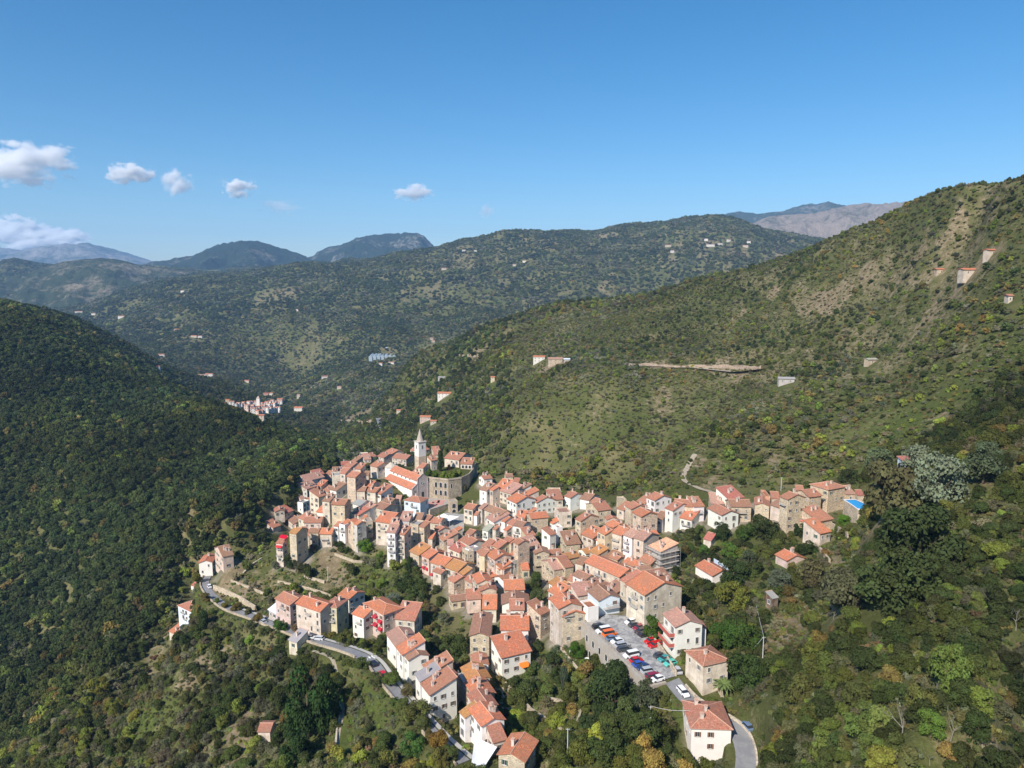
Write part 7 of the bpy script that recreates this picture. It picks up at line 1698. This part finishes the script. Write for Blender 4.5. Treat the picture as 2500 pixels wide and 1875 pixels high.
# ---------------------------------------------------------------- far buildings
def far_house(px, py, wpx, hm, wall, roof, label, group=None, yaw=0.0, name='distant_house', dep=8):
    b = hit(px, py); d_ = math.sqrt(b[0]**2+b[1]**2+b[2]**2); w = wpx*d_/FPX
    cat = 'hut' if ('hut' in label or 'shed' in label or 'roof' == label) else 'villa' if 'villa' in label else 'farmhouse'; name = {'hut': 'hillside_hut', 'villa': 'distant_villa', 'farmhouse': 'distant_farmhouse'}[cat]; t = thing(name, label, cat, (b[0], b[1], b[2]-2), yaw, group); wc, wm, ww = WALLC[wall]; rc, rm, rw = ROOFC[roof]
    H = hm+2; D = min(dep, max(4 if b[1] < 1200 else 5, w*.5 if b[1] < 1200 else w*.8)); mb = MB(); mb.box(-w/2, w/2, 0, D, -4, H); hr = H+.3*D/2
    mb.poly([(w/2, 0, H), (w/2, D, H), (w/2, D/2, hr)]); mb.poly([(-w/2, D, H), (-w/2, 0, H), (-w/2, D/2, hr)]); part('wall', mb, wm, t, tuple(q*.82 for q in wc))
    mb = MB()
    for s_ in (0, 1):
        pts = [(-w/2-.5, -.5, H), (w/2+.5, -.5, H), (w/2+.5, D/2, hr+.15), (-w/2-.5, D/2, hr+.15)]
        if s_: pts = [(-x, D-y, z) for x, y, z in pts]
        slab(mb, pts, .3, [(0, 0), (w, 0), (w, 4), (0, 4)])
    part('roof', mb, rm, t, rc)
    n = max(1, int(w/4))
    for k in range(n):
        for z in ([H-2.2] if hm < 5 else [H-2.2, H-5]): link('window', WIN[('a', False)], t, (-w/2+w*(k+.5)/n, -.01, z-.2)).color = (.2, .2, .2, 1)
    FOOT.append((b[0], b[1], w*.6+3)); FOOT.append((b[0]*.985, b[1]*.985, w*.6+3)); return t
FH = [(1316,884,28,6,'W','O','white farmhouse with orange roof on the slope beyond the village'),(1356,890,34,6,'S','P','pale ruin right of the white farmhouse on the slope'),(1384,884,14,3,'X','Z','grey block at the right of the pale ruin'),
 (2375,668,38,2.6,'C','O','long beige farmhouse with red roof high on the right hill'),(2298,664,18,2,'S','O','low red roof left of the long farmhouse'),(2466,738,8,3.5,'C','T','narrow hut near the right edge of the hill'),(2425,618,22,2,'C','O','tiny roof above the long farmhouse'),
 (1920,938,34,4,'X','G','flat grey concrete shed on the right hillside'),(2130,888,22,3,'M' if False else 'S','M','mossy hut in the middle of the right hillside'),
 (1085,970,34,5,'W','O','white house with dark openings on brown terraces'),(1078,928,18,4,'X','G','grey hut above the brown terraces'),(1203,933,10,6,'Y','O','tiny yellow house right of the brown terraces'),
 (1038,1030,26,6,'K','O','pink house just behind the bell tower'),(1058,1036,14,4,'C','O','orange-roofed annex behind the bell tower'),(973,1008,10,4,'C','O','small orange roof left of the valley road'),
 (929,893,8,7,'W','O','small white house with red roof above the greenhouse field'),(955,888,14,4,'W','P','white shed beside the blue greenhouses'),(944,852,5,4,'W','Z','white speck of a house above the field'),
 (793,924,14,6,'W','T','white villa on the mid slope above the far valley'),(828,950,10,6,'C','P','ruin on the mid slope right of the villa'),(495,920,20,6,'W','P','white villa left of the distant village'),(510,918,16,6,'W','O','second villa left of the distant village'),(602,934,12,6,'C','O','house among trees over the distant village'),(385,903,8,6,'W','O','small white house lower left of far slope'),(394,870,12,6,'W','O','red-roofed white house on the far slope, left'),(432,808,12,6,'W','O','small white house in the middle far slope'),(473,824,14,6,'C','O','orange-roofed house in the middle far slope'),(488,825,10,6,'W','P','white house next to the orange-roofed far one'),
 (192,764,14,7,'W','O','leftmost white house on the far shoulder'),(228,769,8,7,'W','P','second white house on the far shoulder'),(296,776,14,7,'W','O','orange-roofed house on the far shoulder'),(445,714,8,8,'W','P','white dot house on the far hill, centre left'),
 (110,692,26,9,'C','P','row of pale houses on the distant left hill'),(150,680,12,9,'W','P','white house above the row on the left hill'),(157,694,12,9,'W','O','house right of the row on the left hill'),(226,677,6,9,'W','P','lonely white house on the left hill'),(334,674,14,9,'C','P','pale house near the distant left saddle'),(195,724,8,8,'W','P','lower white house on the left hill'),(165,735,6,8,'W','P','lowest white speck on the left hill'),(158,720,10,8,'C','P','pale house in the middle of the left hill'),
 (1133,614,8,8,'W','P','white house below the ridge crest, left'),(1162,615,8,8,'W','P','second white house below the ridge crest'),(1280,641,8,8,'W','P','white house on the wooded far ridge'),(1256,650,8,8,'C','P','pale house beside the white ridge one'),(1084,659,12,8,'C','T','brown-roofed house on the rocky far ridge'),
 (1632,603,14,9,'C','O','orange-roofed hamlet house, left'),(1642,617,8,9,'W','P','white hamlet house, lowest'),(1735,602,18,9,'W','P','long pale hamlet house'),(1759,599,10,9,'W','P','white hamlet house in the middle'),(1780,590,8,9,'W','P','upper white hamlet house'),(1820,604,12,9,'C','O','right hamlet house with orange roof'),(1828,594,8,9,'W','P','upper right hamlet house'),(1724,588,8,9,'W','P','topmost white hamlet house'),
 (725,760,6,7,'W','P','white hut beside the pale green field'),(1054,830,8,6,'C','P','small pale house in the distant olive slope'),(1058,836,8,6,'C','O','orange hut below the small pale house')]
for f in FH: far_house(*f[:7], yaw=rnd.uniform(-.3, .3))
# the distant village in the valley
VI = [(b_, a_) for a_ in (0,) for b_ in ()]
g_ = random.Random(5); cnt = 0
ISO = CROPS['i'] = (520, 940, 7.9)
rows = [((300, 405), (560, 430), 5), ((560, 430), (900, 405), 7), ((900, 400), (1330, 370), 8), ((620, 480), (900, 470), 5), ((900, 470), (1200, 440), 6), ((740, 540), (880, 560), 2), ((900, 550), (1010, 540), 2), ((1010, 510), (1290, 500), 5)]
PL = ['by its left end', 'near its bell tower', 'along its upper street', 'in its middle row', 'right of its middle', 'at its lower edge', 'over its river front', 'on its lower right']
for ri, (a_, b_, n) in enumerate(rows):
    for k in range(n):
        t_ = (k+.5)/n; px, py = cr('i', a_[0]+(b_[0]-a_[0])*t_, a_[1]+(b_[1]-a_[1])*t_+g_.uniform(-6, 6)+30)
        VI.append((px, py, (b_[0]-a_[0])/n/7.9*1.15, g_.uniform(8, 13), g_.choice([(.64,.55,.44),(.8,.77,.72),(.7,.54,.46)]), g_.uniform(-.35, .35)))
mb = MB()
for px, py, wp_, hm, wc_, yw in VI:   # roofs of the far village read as one mass from here
    b = hit(px, py); w = wp_*math.hypot(b[0], b[1])/FPX; D = min(14, w*.8); H = hm; ca, sa = math.cos(yw), math.sin(yw)
    T = lambda x, y, z: (b[0]+x*ca-y*sa, b[1]+x*sa+y*ca, b[2]-3+z)
    c = [T(-w/2, 0, 0), T(w/2, 0, 0), T(w/2, D, 0), T(-w/2, D, 0)]; u_ = [T(-w/2, 0, H+3), T(w/2, 0, H+3), T(w/2, D, H+3), T(-w/2, D, H+3)]; r1, r2 = T(-w/2, D/2, H+3+.3*D/2), T(w/2, D/2, H+3+.3*D/2)
    k_ = int(wc_[0]*100) % 3
    mb.poly([c[0], c[1], u_[1], u_[0]], k_); mb.poly([c[2], c[3], u_[3], u_[2]], k_); mb.poly([c[1], c[2], u_[2], r2, u_[1]], k_); mb.poly([c[3], c[0], u_[0], r1, u_[3]], k_)
    e0, e1, e2, e3 = T(-w/2-.5, -.6, H+2.9), T(w/2+.5, -.6, H+2.9), T(w/2+.5, D+.6, H+2.9), T(-w/2-.5, D+.6, H+2.9); q1, q2 = T(-w/2-.5, D/2, H+3.3+.3*D/2), T(w/2+.5, D/2, H+3.3+.3*D/2)
    mb.poly([e0, e1, q2, q1], 3+k_ % 2); mb.poly([e2, e3, q1, q2], 3+k_ % 2)
    for q in range(2):
        for z in (H-.5, H-4): mb.poly([T(-w*.3+q*w*.6-.6, -.02, z), T(-w*.3+q*w*.6+.6, -.02, z), T(-w*.3+q*w*.6+.6, -.02, z+1.7), T(-w*.3+q*w*.6-.6, -.02, z+1.7)], 5)
    FOOT.append((b[0], b[1]+5, w*.6+5)); FOOT.append((b[0]*.985, b[1]*.985, w*.6+4))
o = mb.build('distant_village', [flat_mat('distant_wall', c_, .9, .1, .1, .05) for c_ in ((.62, .54, .45), (.78, .75, .7), (.68, .53, .46))]+[flat_mat('distant_roof', c_, .9, .1, .2, .05) for c_ in ((.45, .19, .12), (.47, .25, .19))]+[GLASSD]); tag(o, kind='stuff')
for x, y, w_, h_, wl, rf, lab in ((280, 375, 70, 9, 'Y', 'O', 'yellow house with orange roof left of the distant village'), (1290, 390, 95, 16, 'K', 'O', 'tall pink block at the right of the distant village'), (1020, 215, 90, 7, 'R', 'R', 'crimson house above the distant village'), (1120, 205, 60, 7, 'W', 'O', 'orange-roofed house above the distant village'), (1640, 510, 150, 8, 'W', 'O', 'white villa right of the distant village'), (1650, 290, 60, 14, 'C', 'P', 'pale tall house up right of the distant village'), (940, 740, 90, 9, 'C', 'O', 'orange-roofed house below the distant village')):
    px, py = cr('i', x, y); far_house(px, py, w_/7.9, h_, wl, rf, lab, dep=14)
b = hit(*cr('i', 885, 470)); t = thing('distant_church_tower', 'small pale church tower inside the distant valley village', 'church tower', (b[0], b[1], b[2]-2)); mb = MB(); mb.box(-3, 3, -3, 3, 0, 24); part('shaft', mb, WHITEW, t, (.75, .72, .68)); mb = MB()
for k in range(4): c_ = [(3.4, -3.4), (3.4, 3.4), (-3.4, 3.4), (-3.4, -3.4)]; mb.poly([(*c_[k], 24), (*c_[(k+1) % 4], 24), (0, 0, 29)])
part('spire', mb, PLASTER, t, (.45, .35, .3))
# greenhouses
p = hit(940, 872); t = thing('greenhouse_field', 'pale blue-grey greenhouse roofs on the far valley slope', 'greenhouse', (p[0], p[1], p[2]), .1); s_ = math.hypot(p[0], p[1])/FPX
for k in range(7):
    mb = MB(); x0 = -36*s_+k*9*s_; y_ = -10+k*3; mb.box(x0, x0+8.4*s_, y_-26, y_+50, -8, 5); mb.poly([(x0, y_-26, 5), (x0+8.4*s_, y_-26, 5), (x0+4.2*s_, y_-26, 8)]); mb.poly([(x0, y_-26, 5), (x0+4.2*s_, y_-26, 8), (x0+4.2*s_, y_+50, 8), (x0, y_+50, 5)][::-1]); mb.poly([(x0+8.4*s_, y_-26, 5), (x0+8.4*s_, y_+50, 5), (x0+4.2*s_, y_+50, 8), (x0+4.2*s_, y_-26, 8)]); part('greenhouse_bay', mb, METAL, t, (.33, .4, .45))
# ---------------------------------------------------------------- clouds: real vapour bodies beyond the haze
def cloud(px, py, wpx, hpx, dist, dens, label, seed):
    x, y, z = at_y(px, py, dist); W = wpx*dist/FPX/2; Hc = hpx*dist/FPX/2
    g = np.random.default_rng(seed); mb = bmesh.new(); bmesh.ops.create_icosphere(mb, subdivisions=3, radius=1); me = bpy.data.meshes.new('cloud')
    for v in mb.verts: v.co = Vector((v.co.x*W*1.25, v.co.y*W*.7, v.co.z*Hc*1.35))
    mb.to_mesh(me); mb.free(); o = link('cloud', me, None, (x, y, z)); tag(o, label, 'cloud', 'small white clouds')
    m = bpy.data.materials.new('cloud_vapour'); m.use_nodes = True; nt = m.node_tree; nt.nodes.remove(nt.nodes['Principled BSDF'])
    tc = N(nt, 'ShaderNodeTexCoord'); mp = N(nt, 'ShaderNodeMapping'); mp.inputs['Scale'].default_value = (1/W/1.25, 1/W/.7, 1/Hc/1.35); nt.links.new(tc.outputs['Object'], mp.inputs[0])
    ln = N(nt, 'ShaderNodeVectorMath', operation='LENGTH'); nt.links.new(mp.outputs[0], ln.inputs[0])
    mp2 = N(nt, 'ShaderNodeMapping'); mp2.inputs['Scale'].default_value = (1/W, 1/W, .8/Hc); mp2.inputs['Location'].default_value = (seed*3.1, seed*1.7, 0); nt.links.new(tc.outputs['Object'], mp2.inputs[0])
    n_ = noise(nt, mp2.outputs[0], 1.7, 5, .62)
    sz = N(nt, 'ShaderNodeSeparateXYZ'); nt.links.new(mp.outputs[0], sz.inputs[0])
    d = math_(nt, 'SUBTRACT', math_(nt, 'ADD', .62, math_(nt, 'MULTIPLY', math_(nt, 'SUBTRACT', n_, .5), 2.6)), math_(nt, 'MULTIPLY', ln.outputs['Value'], 1.0))
    d = math_(nt, 'MULTIPLY', d, 2.6, False); d = math_(nt, 'MAXIMUM', d, 0); d = math_(nt, 'MINIMUM', d, 1); d = math_(nt, 'MULTIPLY', d, dens/W*1.9)
    v = N(nt, 'ShaderNodeVolumePrincipled'); v.inputs['Color'].default_value = (1, 1, 1, 1); v.inputs['Anisotropy'].default_value = -.05; nt.links.new(d, v.inputs['Density'])
    nt.links.new(v.outputs[0], nt.nodes['Material Output'].inputs['Volume']); me.materials.append(m)
    m.cycles.volume_step_rate = 1.0
for c_ in ((60, 395, 230, 100, 17500, 6, 'largest white cloud at the left edge', 1), (322, 424, 110, 50, 17500, 5, 'compact white cloud right of the largest one', 2), (432, 445, 80, 60, 17600, 2.2, 'wispy split cloud left of centre', 3), (583, 457, 85, 44, 17400, 5, 'small bright cloud over the wooded peak', 4), (1012, 470, 100, 40, 17800, 3, 'faint cloud over the middle ridge', 5), (55, 580, 200, 90, 17300, 11, 'low cloud over the blue mountains, left', 6), (165, 585, 130, 50, 17000, 8, 'low cloud touching the blue mountain tops', 7), (690, 505, 110, 40, 18000, .5, 'very faint cloud wisp, centre left', 8), (1188, 515, 40, 34, 18000, .6, 'faint lone cloud wisp, centre', 9)): cloud(*c_)
# the ground is cut level at the front of each house (only ever lowered)
for h in HOUSES:
    cx_, cy_ = h['o'][0]+h['u'][0]*h['W']/2+h['n'][0]*h['D']/2, h['o'][1]+h['u'][1]*h['W']/2+h['n'][1]*h['D']/2; rr = max(h['W'], h['D'])+6
    v0, v1 = np.searchsorted(gv, math.log(max(cy_-rr, 45))), np.searchsorted(gv, math.log(cy_+rr)); sub = np.s_[max(0, v0-1):v1+1]
    dx, dy = Xgrid[sub]-h['o'][0], Ygrid[sub]-h['o'][1]; a = dx*h['u'][0]+dy*h['u'][1]; b = dx*h['n'][0]+dy*h['n'][1]
    q = np.hypot(np.maximum(np.maximum(-a, a-h['W']), 0), np.maximum(np.maximum(-b, b-h['D']), 0))
    lim = h['pad']+np.maximum(q-1.6, 0)*1.3+np.maximum(b-1, 0)*.5; rd = ROADMASK[sub] < 4.5
    Zgrid[sub] = np.where((q < 7) & ~rd, np.minimum(Zgrid[sub], lim), Zgrid[sub])
tm.vertices.foreach_set('co', np.stack([Xgrid, Ygrid, Zgrid], -1).astype(np.float32).ravel()); tm.update()
# alleys: stone ground close to the houses of the old town
PAVG = np.zeros(Xgrid.shape); _m = (Ygrid < 460)
for h in HOUSES:
    cx_, cy_ = h['o'][0]+h['u'][0]*h['W']/2+h['n'][0]*h['D']/2, h['o'][1]+h['u'][1]*h['W']/2+h['n'][1]*h['D']/2; _q = prj(cx_, cy_, h['ze']); cor_ = inpoly(np.array([_q[0]]), np.array([_q[1]]), CORE)[0]; rr = max(h['W'], h['D'])*.55+(2.8 if cor_ else .6)
    v0, v1 = np.searchsorted(gv, math.log(max(cy_-rr-2, 45))), np.searchsorted(gv, math.log(cy_+rr+2)); sub = np.s_[max(0, v0-1):v1+1]
    d_ = np.hypot(Xgrid[sub]-cx_, Ygrid[sub]-cy_); PAVG[sub] = np.maximum(PAVG[sub], np.clip((rr-d_)/2.0, 0, 1)*(.85 if cor_ else .5))
at = tm.attributes.new('paved', 'FLOAT', 'POINT'); at.data.foreach_set('value', PAVG.ravel().astype(np.float32))
# ---------------------------------------------------------------- woods, last so that they keep clear of everything built
SING = make_forest()
_LN = {0: 'oak_tree', 1: 'olive_tree'}
for (x, y, z, r, h, kind, k, tint, rot) in SING:
    z_ = 'bottom left slope below the village road' if x < -18 and y < 235 else ('slope right of the last white house' if x > 25 and y < 180 else 'bank around the village edge')
    pxx, pyy = to_px(np.array([x]), np.array([y]), np.array([z])); pxx = pxx[0]; pyy = pyy[0]
    zone = ('the lower left hillside below the road' if pxx < 900 else 'the hillside right of the village' if pxx > 1850 else 'the gardens below the village houses')
    nm = 'olive_tree' if kind in (3, 4) else 'oak_tree'
    desc = {'oak': 'mid green bushy tree', 'oakdark': 'dark green bushy tree', 'lime': 'bright lime green tree', 'olive': 'pale grey-green olive tree', 'olivedk': 'dull grey-green olive tree', 'ochre': 'yellowing ochre-green tree', 'brown': 'brownish tree', 'pine': 'light green tree', 'scrub': 'olive-green shrubby tree'}[PALN[k]]
    tree(nm, desc+' among the wild trees on '+zone, 'olive' if kind in (3, 4) else 'broad', x, y, z-r*.15, r, h, tint, desc.split(' tree')[0]+' trees on '+zone, rot)
